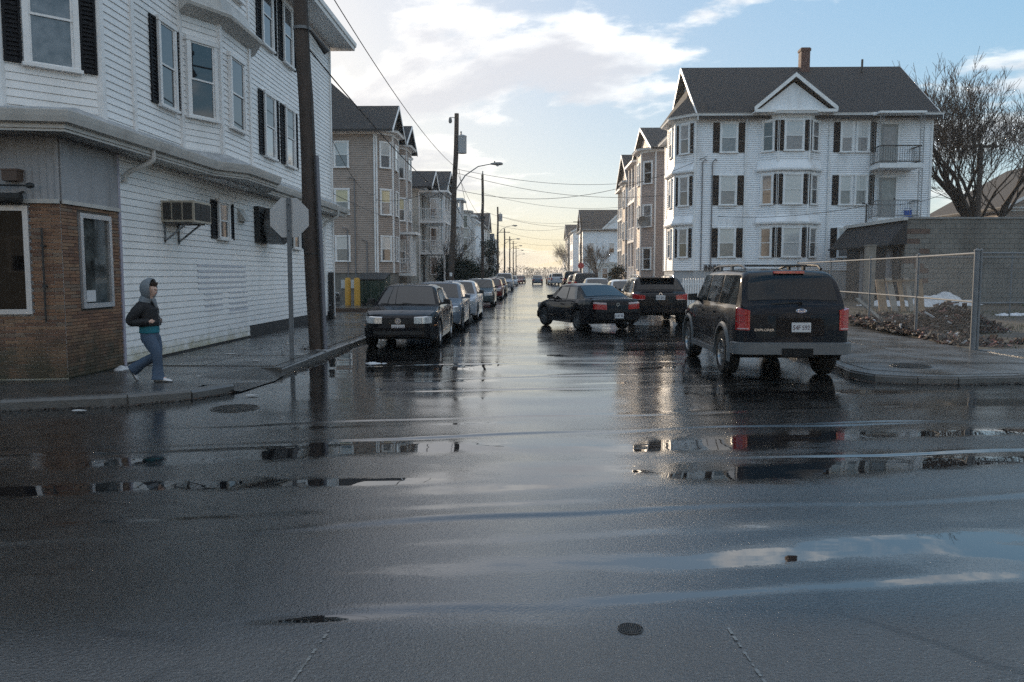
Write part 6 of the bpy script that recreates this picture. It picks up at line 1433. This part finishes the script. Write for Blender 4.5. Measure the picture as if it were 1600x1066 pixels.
def eloft(mb, rings, n=18, wob=0.0, cap=True):
    """cloth tube through (centre, lateral radius, fore-aft radius) rings"""
    o = len(mb.v); P_ = [Vector(r_[0]) for r_ in rings]
    for i, (c, ru, rv) in enumerate(rings):
        d = (P_[min(i + 1, len(P_) - 1)] - P_[max(i - 1, 0)]).normalized(); u = (Vector((0, 1, 0)) - d * d.y).normalized(); v = d.cross(u)
        for j in range(n):
            a = 2 * math.pi * j / n; k = 1 + wob * noise.noise((c[2] * 14 + i * .7, math.cos(a) * 2.2, math.sin(a) * 2.2 + ru * 30)); q = P_[i] + u * ru * math.cos(a) * k + v * rv * math.sin(a) * k; mb.v.append(tuple(q))
    for i in range(len(rings) - 1):
        for j in range(n): mb.f.append((o + i * n + j, o + i * n + (j + 1) % n, o + (i + 1) * n + (j + 1) % n, o + (i + 1) * n + j)); mb.m.append(0)
    if cap: mb.f += [tuple(o + j for j in range(n))[::-1], tuple(o + (len(rings) - 1) * n + j for j in range(n))]; mb.m += [0, 0]
def resample(r_, k=4):
    out = []
    for i in range(len(r_) - 1):
        p0, p1, p2, p3 = r_[max(0, i - 1)], r_[i], r_[i + 1], r_[min(len(r_) - 1, i + 2)]
        for q in range(k):
            t_ = q / k; f = lambda a, b, c, d: .5 * (2 * b + (c - a) * t_ + (2 * a - 5 * b + 4 * c - d) * t_ ** 2 + (3 * b - a - 3 * c + d) * t_ ** 3)
            out.append((tuple(f(p0[0][m_], p1[0][m_], p2[0][m_], p3[0][m_]) for m_ in range(3)), f(p0[1], p1[1], p2[1], p3[1]), f(p0[2], p1[2], p2[2], p3[2])))
    return out + [r_[-1]]
jm = MB(); eloft(jm, resample([((.015, 0, .815), .180, .145), ((.012, 0, .85), .185, .155), ((.0, 0, .93), .175, .150), ((-.015, 0, 1.03), .185, .155), ((-.02, 0, 1.10), .180, .145), ((-.01, 0, 1.16), .125, .105), ((.01, 0, 1.20), .08, .075)]), 20, .13)
for s in (-1, 1): eloft(jm, resample([((-.02, s * .13, 1.115), .075, .085), ((-.06, s * .195, 1.05), .070, .080), ((-.12, s * .225, .97), .064, .074), ((-.155, s * .228, .905), .060, .066), ((-.08, s * .222, .878), .058, .060), ((.02, s * .20, .882), .052, .054), ((.09, s * .175, .886), .044, .046)]), 14, .16)
lm('jacket', jm, JACK, PT, True, 0).parent = body
lm('jacket_zip', MB().tube([(.165, 0, .83), (.152, 0, .93), (.145, 0, 1.03), (.128, 0, 1.10)], .006, 5), GALV, PT).parent = body
sm = MB(); eloft(sm, resample([((.01, 0, .715), .160, .128), ((.01, 0, .77), .165, .132), ((.012, 0, .84), .158, .128)]), 20, .06); lm('shirt_hem', sm, TEAL, PT, True, 0).parent = body
tm_ = MB(); eloft(tm_, resample([((.012, 0, .80), .140, .110), ((.01, 0, .72), .152, .124), ((.012, 0, .64), .150, .120), ((.02, 0, .58), .135, .105)]), 20, .04)
eloft(tm_, resample([((.02, -.072, .66), .082, .105), ((.075, -.08, .54), .080, .094), (kneeN, .066, .072), ((.152, -.085, .25), .062, .068), ((.152, -.085, .12), .074, .084), ((.150, -.085, .035), .084, .100)]), 16, .15)
eloft(tm_, resample([((.02, .072, .66), .082, .105), ((.045, .08, .53), .080, .094), (kneeF, .066, .074), ((-.11, .085, .285), .064, .070), ((-.22, .085, .215), .072, .080), ((-.305, .085, .150), .082, .090)]), 16, .15)
lm('jeans', tm_, JEAN, PT, True, 0).parent = body
# hood: open shell round the head, face opening forward
hb = MB(); n, k = 16, 9
for i in range(k + 1):
    th = R(8) + R(100) * i / k                      # from the back pole toward the face rim
    for j in range(n):
        a = 2 * math.pi * j / n; rx, ry, rz_ = .150, .128, .150
        x = .055 - rx * math.cos(th) * (1 if th < R(90) else .72); y = ry * math.sin(th) * math.cos(a); z = 1.365 + rz_ * math.sin(th) * math.sin(a)
        if z < 1.30: z = 1.30 + (z - 1.30) * 1.35; x -= .03 * (1.30 - z) / .1
        hb.v.append((x, y, z))
for i in range(k):
    for j in range(n): hb.f.append((i * n + j, i * n + (j + 1) % n, (i + 1) * n + (j + 1) % n, (i + 1) * n + j)); hb.m.append(0)
hb.f.append(tuple(range(n))); hb.m.append(0)
hd_o = lm('hood', hb, HOOD, PT, True, 0, False); hd_o.parent = body
md = hd_o.modifiers.new('t', 'SOLIDIFY'); md.thickness = .018; md.offset = 0
cm_ = MB(); eloft(cm_, resample([((-.03, 0, 1.165), .120, .100), ((-.012, 0, 1.21), .112, .095), ((.01, 0, 1.25), .088, .088)]), 18, .08); eloft(cm_, resample([((.085, 0, 1.21), .05, .03), ((.112, 0, 1.14), .038, .022), ((.122, 0, 1.08), .02, .014)]), 12, .05)
lm('hood_collar', cm_, HOOD, PT, True, 0).parent = body
lm('hair', MB().lathe([(.001, .0), (.055, .005), (.078, .03), (.086, .07)], 14, (.068, 0, 1.385), 'z'), mat('brown_hair', (.04, .022, .014), .6), PT, True).parent = body
fe = MB()
for s in (-1, 1): fe.lathe([(.001, -.004), (.011, 0), (.001, .006)], 8, (.125, s * .031, 1.352), 'x')
lm('eyes', fe, IRON, PT).parent = body
lm('mouth', MB().box(.128, -.022, 1.296, .136, .022, 1.304), mat('lips', (.35, .12, .11), .5), PT).parent = body
def shoe(x, y, z, ang, nm='shoe'):
    mb = MB(); prof = [(-.075, .030, .06), (-.05, .036, .075), (.0, .038, .085), (.06, .040, .07), (.12, .042, .048), (.165, .035, .035), (.185, .015, .02)]; n = 10
    for (dx, w_, h_) in prof:
        for j in range(n): a = 2 * math.pi * j / n; mb.v.append((dx, w_ * math.cos(a), max(0.014, h_ * (.5 + .5 * math.sin(a)))))
    for i in range(len(prof) - 1):
        for j in range(n): mb.f.append((i * n + j, i * n + (j + 1) % n, (i + 1) * n + (j + 1) % n, (i + 1) * n + j)); mb.m.append(0)
    mb.f += [tuple(range(n)), tuple((len(prof) - 1) * n + j for j in range(n))]; mb.m += [0, 0]
    o = lm(nm, mb, SHOE, PT, True, 50); o.location = (x, y, z); o.rotation_euler = (0, ang, 0)
    so_ = lm('sole', MB().prism([(-.08, -.03), (-.02, -.04), (.08, -.043), (.15, -.036), (.188, -.01), (.188, .01), (.15, .036), (.08, .043), (-.02, .04), (-.08, .03)], 0, .016), SOLE, PT); so_.parent = o
    o.parent = body
shoe(.175, -.085, .0, 0); shoe(-.335, .085, .155, R(62))

# ------------------------------------------------------------------ back lot: bollards, dumpster, hidden car
for i, (x, y) in enumerate(((-9.05, 39.2), (-8.55, 39.0))):
    T = thing('bollard', ('left hand yellow steel bollard before the tan house', 'right hand yellow steel bollard beside the dumpster')[i], 'bollard', (x, y, ZW), 'yellow bollards by the dumpster'); lm('post', MB().lathe([(.15, 0), (.15, 1.3), (.12, 1.38), (.001, 1.40)], 14), YEL, T, True); lm('footing', MB().lathe([(.22, 0), (.22, .02), (.16, .025)], 14), CONC, T)
T = thing('dumpster', 'dark green steel dumpster in front of the tan house', 'dumpster', (-8.05, 40.9, ZW))
mb = MB(); mb.add([(-.72, -.75, .12), (.62, -.75, .12), (.62, .75, .12), (-.72, .75, .12), (-.78, -.85, 1.25), (.68, -.95, 1.25), (.68, .85, 1.55), (-.78, .85, 1.55)], [(0, 3, 2, 1), (4, 5, 6, 7), (0, 1, 5, 4), (1, 2, 6, 5), (2, 3, 7, 6), (3, 0, 4, 7)]); lm('bin', mb, DUMP, T)
lm('lid', MB().add([(-.80, -.97, 1.28), (.70, -1.0, 1.28), (.70, .87, 1.60), (-.80, .87, 1.60), (-.80, -.97, 1.33), (.70, -1.0, 1.33), (.70, .87, 1.65), (-.80, .87, 1.65)], [(0, 3, 2, 1), (4, 5, 6, 7), (0, 1, 5, 4), (1, 2, 6, 5), (2, 3, 7, 6), (3, 0, 4, 7)]), PLAST, T)
for x in (-.45, 0, .4): lm('rib', MB().box(x - .04, -.90, .2, x + .04, -.78, 1.15), DUMP, T)
for x in (-.6, .5): lm('skid', MB().box(x - .05, -.7, 0, x + .05, .7, .12), DUMP, T)
car('parked_sedan', 'dark car nose just showing behind the white building corner', COMPACT, (-12.2, 41.0), 0.0, P_DARK)
T = thing('timber_stop', 'dark timber wheel stop at the edge of the parking apron', 'wheel stop', (-7.6, 33.0, ZW)); lm('beam', MB().box(-1.3, -.1, 0, 1.3, .1, .16), WOODP, T)
for x in (-.8, .8): lm('spike', MB().lathe([(.02, 0), (.02, .175), (.001, .18)], 6, (x, 0, 0)), IRON, T)

# ------------------------------------------------------------------ chain-link fence round the lot
def fence_run(T, pts, h, mid, corner_r=.045, post_r=.03, mesh=True, z=ZW):
    for i, p in enumerate(pts):
        r = corner_r if i == 0 else post_r; mk('post', MB().tube([(*p, z), (*p, z + h)], r, 10).lathe([(r * 1.15, h), (r * 1.15, h + .03), (.001, h + .06)], 10, (*p, z)), GALV, T, True)
    for a, b in zip(pts, pts[1:]):
        mk('rail', MB().tube([(*a, z + h - .04), (*b, z + h - .04)], .022, 8), GALV, T, True)
        if mid: mk('rail', MB().tube([(*a, z + mid), (*b, z + mid)], .02, 8), GALV, T, True)
    if mesh:
        mb = MB()
        for a, b in zip(pts, pts[1:]):
            a, b = Vector(a), Vector(b); d = b - a; L_ = d.length; d /= L_; st = .085; k = -int(h / st)
            while k * st < L_:
                for sg in (1, -1):
                    s0, s1 = (k * st, k * st + h - .06) if sg > 0 else (k * st + h - .06, k * st); z0, z1 = z + .02, z + h - .04
                    ss, se = s0, s1; zz0, zz1 = z0, z1
                    def cl(s, za, zb, sa, sb): return za + (zb - za) * (s - sa) / (sb - sa)
                    if max(ss, se) < 0 or min(ss, se) > L_: continue
                    q0, q1 = max(0, min(L_, ss)), max(0, min(L_, se)); zz0, zz1 = cl(q0, z0, z1, ss, se), cl(q1, z0, z1, ss, se)
                    p, q = a + d * q0, a + d * q1; mb.tube([(p.x, p.y, zz0), (q.x, q.y, zz1)], .0017, 3, False)
                k += 1
        stuff(mk('chain_link', mb, mat('zinc_wire', (.22, .225, .23), .7), T, fix=False))
T = thing('chain_link_fence', 'chain link fence with steel posts along the sidewalk side of the lot', 'fence', (9.19, 16.73, ZW))
fence_run(T, [(9.19, 16.73), (9.71, 20.3), (10.07, 23.97), (10.40, 28.0), (10.75, 32.5)], 2.05, 1.0, .055, .032)
T = thing('chain_link_fence', 'chain link fence run from the corner post toward the right edge', 'fence', (9.25, 16.75, ZW))
fence_run(T, [(9.27, 16.72), (12.6, 17.35), (15.9, 17.95)], 2.05, .98, .03, .03)
T = thing('chain_link_fence', 'far back fence of thin steel rails before the block wall', 'fence', (13.0, 26, ZW + .25))
fence_run(T, [(12.2, 25.6), (15.4, 26.0), (19, 26.5)], 1.95, .0, .03, .025, mesh=False, z=ZW + .2)

# ------------------------------------------------------------------ rubbish, snow, planks
def lump(name, label, cat, c, size, m, seed, n=18, kind=None):
    r = random.Random(seed); mb = MB(); k = 26
    for j in range(n + 1):
        for i in range(k):
            a = 2 * math.pi * i / k; t = j / n; rr = (1 - t) ; x, y = rr * math.cos(a) * size[0], rr * math.sin(a) * size[1]
            h = size[2] * (1 - rr ** 1.6) * (.75 + .5 * noise.noise((x * 1.6 + seed, y * 1.6, 0))) + (.06 * noise.noise((x * 5, y * 5, seed)) + .04 * noise.noise((x * 13, y * 13, seed))) * min(1, t * 5)
            e = 1 + .25 * noise.noise((math.cos(a) * 1.5 + seed, math.sin(a) * 1.5, 2)); mb.v.append((c[0] + x * e, c[1] + y * e, c[2] + max(-.03, h) - (.03 if j == 0 else 0)))
    for j in range(n):
        for i in range(k): mb.f.append((j * k + i, j * k + (i + 1) % k, (j + 1) * k + (i + 1) % k, (j + 1) * k + i)); mb.m.append(0)
    o = mk(name, mb, m, None, True, 0); tag(o, label, cat); return o
lump('snow_heap', 'melting white snow heap against the block wall, the larger', 'snow', (15.9, 31.6, lot_z(16, 31.6) - .05), (2.0, .8, .62), SNOW, 3)
lump('snow_heap', 'low snow hump left of the larger snow heap', 'snow', (13.6, 31.4, lot_z(13.6, 31.4) - .05), (.95, .5, .36), SNOW, 5)
lump('snow_patch', 'thin strip of old snow lying on the grass right of the fence post', 'snow', (15.9, 26.4, lot_z(15.9, 26.4) - .02), (1.0, .3, .10), SNOW, 8)
lump('snow_patch', 'grey snow remnant among the leaves by the corner fence post', 'snow', (9.75, 18.0, lot_z(9.75, 18.0) - .02), (.22, .15, .10), SNOW, 9)
lump('snow_patch', 'dirty snow scraps at the lot edge near the right border', 'snow', (11.9, 17.75, lot_z(11.9, 17.75) - .02), (.9, .25, .14), SNOW, 12)
lump('snow_patch', 'scrap of ice at the left kerb beside the puddle', 'snow', (-2.95, 15.0, .0), (.22, .10, .03), SNOW, 14)
lump('snow_patch', 'small white crust of snow at the foot of the brick pier', 'snow', (-6.8, 13.15, ZW), (.16, .3, .05), SNOW, 15)
def rubble(name, label, c, size, count, seed, mats, hgt, cat='rubbish'):
    r = random.Random(seed); mb = MB()
    for i in range(count):
        a = r.uniform(0, 6.28); rr = math.sqrt(r.random()); x, y = c[0] + rr * math.cos(a) * size[0], c[1] + rr * math.sin(a) * size[1]
        z = lot_z(x, y) + hgt * max(0, 1 - rr) * (.6 + .5 * r.random()); L_ = r.uniform(.04, .17); d = Vector((r.gauss(0, 1), r.gauss(0, 1), r.gauss(0, .45))).normalized() * L_
        mb.beam((x - d.x, y - d.y, z - d.z), (x + d.x, y + d.y, z + d.z), r.uniform(.02, .12), r.uniform(.01, .05), r.choices(range(len(mats)), [6, 5, 3, 1, .6][:len(mats)])[0])
    o = mk(name, mb, mats); tag(o, label, cat); stuff(o); return o
LF = [mat('dead_leaf_brown', (.075, .042, .028), .8, var=.4, world=True), mat('rotten_wood_dark', (.035, .028, .024), .85, var=.4, world=True), mat('grey_rubble', (.13, .115, .10), .85, var=.4, world=True), mat('pinkish_scrap', (.27, .12, .10), .7, var=.3, world=True), mat('white_scrap', (.5, .5, .5), .6, var=.2, world=True)]
rubble('rubbish_heap', 'brown heap of broken wood and leaves inside the fence', (10.95, 21.2), (1.5, 1.0), 900, 4, LF, .8)
rubble('rubbish_strip', 'littered strip of leaves and scraps along the fence foot', (10.0, 22.0), (.55, 4.6), 800, 6, LF, .06)
rubble('rubbish_strip', 'leaf litter and scraps by the corner fence post', (9.9, 18.2), (.6, 1.0), 260, 8, LF, .10)
rubble('rubbish_strip', 'scraps and leaves along the front edge of the lot at right', (12.4, 17.85), (1.8, .4), 420, 9, LF, .12)
rubble('rubbish_heap', 'low dark litter heap behind the parked SUV', (10.8, 24.4), (.9, 1.2), 300, 11, LF, .25)
def plank(a, b, w_, t, m, label, nm='plank'):
    o = mk(nm, MB().beam(a, b, w_, t), m); tag(o, label, 'plank', 'loose planks in the lot'); return o
for i, (x, tilt, m, wd) in enumerate(((12.35, .05, WOOD, .28), (12.75, -.03, WOODG, .22), (13.05, .04, WOOD, .14), (13.35, -.02, WOODG, .16), (13.65, .12, WOOD, .24))):
    z = lot_z(x, 28.5); plank((x, 28.2, z), (x + tilt, 28.75, z + 1.12 + .06 * (i % 2)), wd, .05, m, ('wide tan board leftmost of the upright boards', 'grey board second of the upright boards', 'narrow tan board in the middle of the upright boards', 'dull grey board fourth of the upright boards', 'tan slanting board rightmost of the upright boards')[i])
plank((12.35, 28.55, lot_z(12.3, 28.5) + 1.05), (13.8, 28.6, lot_z(13.8, 28.5) + 1.1), .08, .05, WOOD, 'cross batten lying along the top of the upright boards')
plank((10.45, 23.6, .2), (9.95, 24.6, .95), .16, .04, WOODG, 'pale plank leaning among the litter by the fence')
plank((10.6, 22.6, .35), (11.1, 22.9, .5), .12, .04, WOODG, 'short grey plank lying on the litter')
T = thing('wood_post', 'stout square tan timber post behind the chain link fence', 'post', (12.9, 30.8, .4)); lm('timber', MB().box(-.18, -.1, 0, .18, .1, 2.35), WOODG, T); lm('cap', MB().box(-.2, -.12, 2.35, .2, .12, 2.40), WOODG, T)
rl = random.Random(21); SCR = mat('wet_paper', (.5, .5, .5), .5)
LIT = (('near the road sign foot', -5.0, 14.2), ('beside the walking person', -5.1, 12.0), ('on the left pavement by the slab joint', -5.9, 15.4), ('at the left kerb in the road', -5.6, 9.6), ('right of the left kerb corner', -3.9, 10.9), ('by the pole foot', -4.3, 16.2), ('on the pavement before the white wall', -5.4, 17.6))
for lb, x, y in LIT:
    mb = MB(); n = 7; z = ZW + .022 if x < -4.2 and y > 10.6 else .016; s = rl.uniform(.04, .10) if y > 6 else .018
    v = [(x + s * (.6 + .6 * rl.random()) * math.cos(2 * math.pi * i / n) * 1.5, y + s * (.5 + .5 * rl.random()) * math.sin(2 * math.pi * i / n), z + rl.uniform(0, .008)) for i in range(n)]
    mb.v = v + [(a, b, c - .004) for a, b, c in v]; mb.f = [tuple(range(n)), tuple(range(n, 2 * n))[::-1]] + [(i, (i + 1) % n, n + (i + 1) % n, n + i) for i in range(n)]; mb.m = [0] * len(mb.f)
    tag(mk('litter', mb, SCR), 'pale scrap of litter ' + lb, 'litter', 'scraps of litter')
mb = MB(); r = random.Random(5)
for i in range(170):
    x, y = -4.45 + r.gauss(0, .38), 16.6 + r.gauss(0, .5); s = r.uniform(.02, .05); a = r.uniform(0, 6.28); z = ZW + .018 + r.random() * .02
    if x > -4.25: continue
    mb.add([(x + s * math.cos(a), y + s * math.sin(a), z), (x - s * .5 * math.sin(a), y + s * .5 * math.cos(a), z + .01), (x - s * math.cos(a), y - s * math.sin(a), z), (x + s * .5 * math.sin(a), y - s * .5 * math.cos(a), z)], [(0, 1, 2, 3)])
stuff(tag(mk('dead_leaves', mb, LF[0], fix=False), 'dead brown leaves gathered round the foreground pole foot', 'leaves'))

def gutter(label, pts, n, seed, w_):
    mb = MB(); r = random.Random(seed); P_ = [Vector(p) for p in pts]
    for i in range(n):
        k = r.randrange(len(P_) - 1); q = P_[k] + (P_[k + 1] - P_[k]) * r.random(); x, y = q.x + abs(r.gauss(0, w_)) * (1 if seed % 2 else -1), q.y - abs(r.gauss(0, w_ * .6)); s = r.uniform(.010, .034) ; a = r.uniform(0, 6.28); z = road_z(x, y) + .005 + r.random() * .01
        mb.add([(x + s * math.cos(a), y + s * math.sin(a), z), (x - s * .45 * math.sin(a), y + s * .45 * math.cos(a), z + s * .3), (x - s * math.cos(a), y - s * math.sin(a), z), (x + s * .45 * math.sin(a), y - s * .45 * math.cos(a), z + .002)], [(0, 1, 2, 3)], r.choice((0, 0, 1, 2)))
    stuff(tag(mk('gutter_grit', mb, LF[:3], fix=False), label, 'grit'))
gutter('leaf bits and grit washed along the left corner gutter', [(-12, 8.6), (-6.61, 9.60), (-5.2, 10.05), (-4.55, 10.6), (-4.2, 11.33)], 420, 2, .10)
gutter('leaf bits and grit along the left main kerb by the puddle', [(-4.1, 13.4), (-4.1, 17.5)], 220, 3, .10)
gutter('leaf bits and grit washed along the right corner gutter', [(5.2, 13.2), (5.4, 12.6), (6.0, 12.35), (6.6, 12.32), (7.7, 12.5), (12, 13.2)], 420, 4, .08)
# ------------------------------------------------------------------ vegetation
def bare_tree(name, label, x, y, z, h, seed, m=BARK, spread=.55, levels=6, trunk=.35, fork=.28, kids=(2, 3)):
    T = thing(name, label, 'tree', (x, y, z)); r = random.Random(seed); tr, cr = MB(), MB()
    def grow(p, d, L_, rad, lv):
        pts = [p]; n = 3 if lv < 4 else 2; q = p.copy(); dd = d.copy()
        for i in range(n):
            dd = (dd + Vector((r.gauss(0, .10), r.gauss(0, .10), r.gauss(.03, .06)))).normalized(); q = q + dd * L_ / n; pts.append(q.copy())
        r1 = max(.009, rad * .68); rad = max(.011, rad); (tr if lv < 2 else cr).tube(pts, [rad + (r1 - rad) * i / n for i in range(n + 1)], 10 if lv < 1 else 7 if lv < 2 else 5 if lv < 4 else 3, False)
        if lv >= levels: return
        for i in range((r.randint(*kids) + (1 if lv < 2 else 0)) if lv < levels - 1 else 3):
            t = 1.0 if i == 0 else r.uniform(.35, 1.0); k = min(n, max(1, int(round(t * n)))); b = pts[k]
            ax = Vector((r.gauss(0, 1), r.gauss(0, 1), r.gauss(0, .5))); ax = (ax - dd * ax.dot(dd)).normalized(); sp = spread * (.55 if i == 0 and lv else 1.0) * (1.25 if lv < 2 else 1.0) * r.uniform(.7, 1.25)
            nd = (dd * math.cos(sp) + ax * math.sin(sp)); nd.z += .10; nd.normalize(); grow(b, nd, L_ * r.uniform(.68, .88), r1 * (.85 if i == 0 else r.uniform(.5, .72)), lv + 1)
    for i in range(2 if trunk > .3 else 1):
        a = r.uniform(0, 6.28); d0 = Vector((math.cos(a) * .22 * i, math.sin(a) * .22 * i, 1)).normalized(); grow(Vector((math.cos(a) * .15 * i, math.sin(a) * .15 * i, -.05)), d0, h * fork, trunk * (1 - .25 * i), 0)
    o = mk('trunk', tr, m, T, True, 0, local=True, fix=False); mk('crown', cr, m, T, True, 0, local=True, fix=False); return T
bare_tree('bare_tree', 'big leafless spreading tree behind the block wall at right', 25.9, 47.5, .2, 17.5, 12, BARK, .52, 8, .55, .195, (2, 3))
bare_tree('bare_tree', 'second slimmer leafless tree between the white house and the big tree', 22.4, 49.5, .2, 12.0, 22, BARK, .52, 6, .22, .215, (3, 3))
bare_tree('bare_tree', 'leafless bushy street tree in front of the far white house', 8.2, 98, .1, 6.3, 5, BARK, .45, 6, .16, .24, (3, 3))
bare_tree('bare_tree', 'pale leafless tree at the right end of the street', 7.6, 160, .1, 9.5, 9, BARKL, .5, 6, .2, .26, (3, 3))
bare_tree('bare_tree', 'small leafless tree by the pale gabled house', -6.4, 108, .1, 6.0, 15, BARK, .5, 5, .12, .28, (3, 3))
bare_tree('bare_tree', 'thin leafless sapling before the porch house', -6.2, 59.0, .1, 5.0, 18, BARK, .45, 5, .07, .3, (2, 3))
def shrub(name, label, x, y, z, rx, ry, h, seed, n=6500, m=LEAFD, leaf=.075, group=None):
    T = thing(name, label, 'shrub', (x, y, z), group); r = random.Random(seed); cr, st = MB(), MB()
    for i in range(7): a = r.uniform(0, 6.28); st.tube([(0, 0, 0), (math.cos(a) * rx * .4, math.sin(a) * ry * .4, h * .5), (math.cos(a) * rx * .6, math.sin(a) * ry * .6, h * .8)], [.035, .02, .008], 5)
    mk('stem', st, BARK, T, True, 0, local=True, fix=False)
    cl = [(r.gauss(0, .42) * rx, r.gauss(0, .42) * ry, h * r.uniform(.12, .92)) for i in range(26)]
    for i in range(n):
        c = r.choice(cl); s = .22 * min(rx, ry, h) ; p = (c[0] + r.gauss(0, s), c[1] + r.gauss(0, s), max(.03, c[2] + r.gauss(0, s)))
        u = Vector((r.gauss(0, 1), r.gauss(0, 1), r.gauss(0, 1))).normalized() * leaf * r.uniform(.7, 1.6); v = u.cross(Vector((r.gauss(0, 1), r.gauss(0, 1), r.gauss(0, 1)))).normalized() * leaf * .5; p = Vector(p)
        cr.add([p - u, p + v, p + u, p - v], [(0, 1, 2, 3)])
    mk('foliage', cr, m, T, local=True, fix=False); return T
shrub('evergreen_shrub', 'large dark evergreen bush at the foot of the porch house', -6.2, 63.0, .1, 1.2, 1.5, 2.8, 2)
shrub('evergreen_shrub', 'dark rounded evergreen just beyond the transformer pole', -6.1, 69.5, .1, 1.3, 1.6, 2.7, 3)
shrub('evergreen_shrub', 'evergreen bush halfway down the left row', -6.2, 76, .1, 1.4, 2.0, 2.6, 4)
shrub('evergreen_shrub', 'small far evergreen by the cream house', -6.0, 89, .1, 1.2, 1.5, 2.4, 6, 1500)
shrub('evergreen_shrub', 'tall ivy dark evergreen against the pale gabled house', -5.9, 115, .1, 1.2, 1.6, 7.5, 7, 3200, leaf=.12)
shrub('evergreen_shrub', 'small conical evergreen right of the turning sedan', 7.0, 66, .1, .8, .8, 2.3, 10, 1800)
shrub('evergreen_shrub', 'low hedge clump at the tan bay house steps', 7.1, 53.2, .1, .6, .6, 1.3, 13, 1200)
# picket fence at the white house corner
T = thing('picket_fence', 'white picket fence at the corner of the white house', 'fence', (8.6, 38.8, ZW))
for i in range(26):
    x = 7.35 + i * .12; y = 38.9; mb = MB(); mb.add([(x, y, ZW + .05), (x + .07, y, ZW + .05), (x + .07, y, ZW + 1.3), (x + .035, y, ZW + 1.38), (x, y, ZW + 1.3)] + [(x, y + .02, ZW + .05), (x + .07, y + .02, ZW + .05), (x + .07, y + .02, ZW + 1.3), (x + .035, y + .02, ZW + 1.38), (x, y + .02, ZW + 1.3)], [(0, 1, 2, 3, 4), (9, 8, 7, 6, 5), (0, 5, 6, 1), (1, 6, 7, 2), (2, 7, 8, 3), (3, 8, 9, 4), (4, 9, 5, 0)]); mk('picket', mb, TRIM, T)
for z in (.35, 1.05): mk('rail', MB().box(7.3, 38.92, ZW + z, 10.5, 38.96, ZW + z + .08), TRIM, T)
# satellite dish on the tan bay house
T = thing('satellite_dish', 'grey satellite dish on the tan bay house wall', 'satellite dish', (7.5, 54.3, 4.9)); lm('dish', MB().lathe([(.001, .10), (.2, .06), (.36, -.03), (.365, -.02), (.2, .08), (.001, .12)], 18, (0, -.2, .3), 'y'), mat('dish_grey', (.16, .16, .16), .6), T, True); lm('mast', MB().tube([(.1, .2, 0), (.05, -.05, .1), (0, -.1, .3)], .025), GALV, T)
# far wood that closes the view
mb = MB(); r = random.Random(31)
for i in range(16000):
    x = r.uniform(-260, 300); y = r.uniform(330, 420); hh = 4.6 + 1.6 * noise.noise((x * .02, 3, 0)) + 1.5 * noise.noise((x * .11, 8, 0)); b = r.uniform(0, 1) ** .7 * hh
    if r.random() < .2: mb.beam((x, y, 0), (x + r.gauss(0, .9), y, b + .2), r.uniform(.05, .14))
    else:
        s = r.uniform(.25, .8); u = Vector((r.gauss(0, 1), r.gauss(0, .4), r.gauss(.5, 1))).normalized() * s; v = Vector((r.gauss(0, 1), 0, r.gauss(0, 1))).normalized() * s * .22; p = Vector((x, y, b)); mb.add([p - u, p + v, p + u, p - v], [(0, 1, 2, 3)])
stuff(tag(mk('distant_wood', mb, TWIG, fix=False), 'hazy band of bare trees closing the end of the street', 'woodland'))
# houses across the cross street, behind the viewpoint: seen only mirrored in paintwork and glass
for i, (x, d_, h_, m) in enumerate(((-14, 10, 9.5, CREAM), (-1, 10.5, 10, GREYS), (12.5, 10, 9.2, SIDING_R))):
    T = thing('facing_house', ('cream house mirrored in the parked cars, left', 'grey house mirrored in the parked cars, middle', 'white house mirrored in the parked cars, right')[i], 'house', (x, -16, 0))
    pl = [(x - 5, -24 + x * K10), (x + 5, -24 + x * K10), (x + 5, -14 + x * K10), (x - 5, -14 + x * K10)]
    walls(T, pl, .1, h_, m); gable(T, x - 5, x + 5, -24 + x * K10, -14 + x * K10, h_, h_ + 3, 'y', .4, ROOF, m)
    for k in range(3):
        for dx in (-3, 0, 3): window(T, x + dx, -14 + x * K10, 1.8 + k * 2.8, (0, 1), .8, 1.5, '', SHADE, GLASS)
# ------------------------------------------------------------------ evening air over the street
hm = bpy.data.materials.new('evening_air'); hm.use_nodes = True; t_ = hm.node_tree; t_.nodes.clear()
pv = t_.nodes.new('ShaderNodeVolumePrincipled'); pv.inputs['Color'].default_value = (.95, .93, .90, 1); pv.inputs['Density'].default_value = .0006; pv.inputs['Anisotropy'].default_value = .35
ho = t_.nodes.new('ShaderNodeOutputMaterial'); t_.links.new(pv.outputs[0], ho.inputs['Volume'])
o = mk('haze', MB().box(-3200, -1700, -1.1, 3200, 4700, 18.5), hm); stuff(o); tag(o, 'thin pale evening haze filling the street', 'haze');
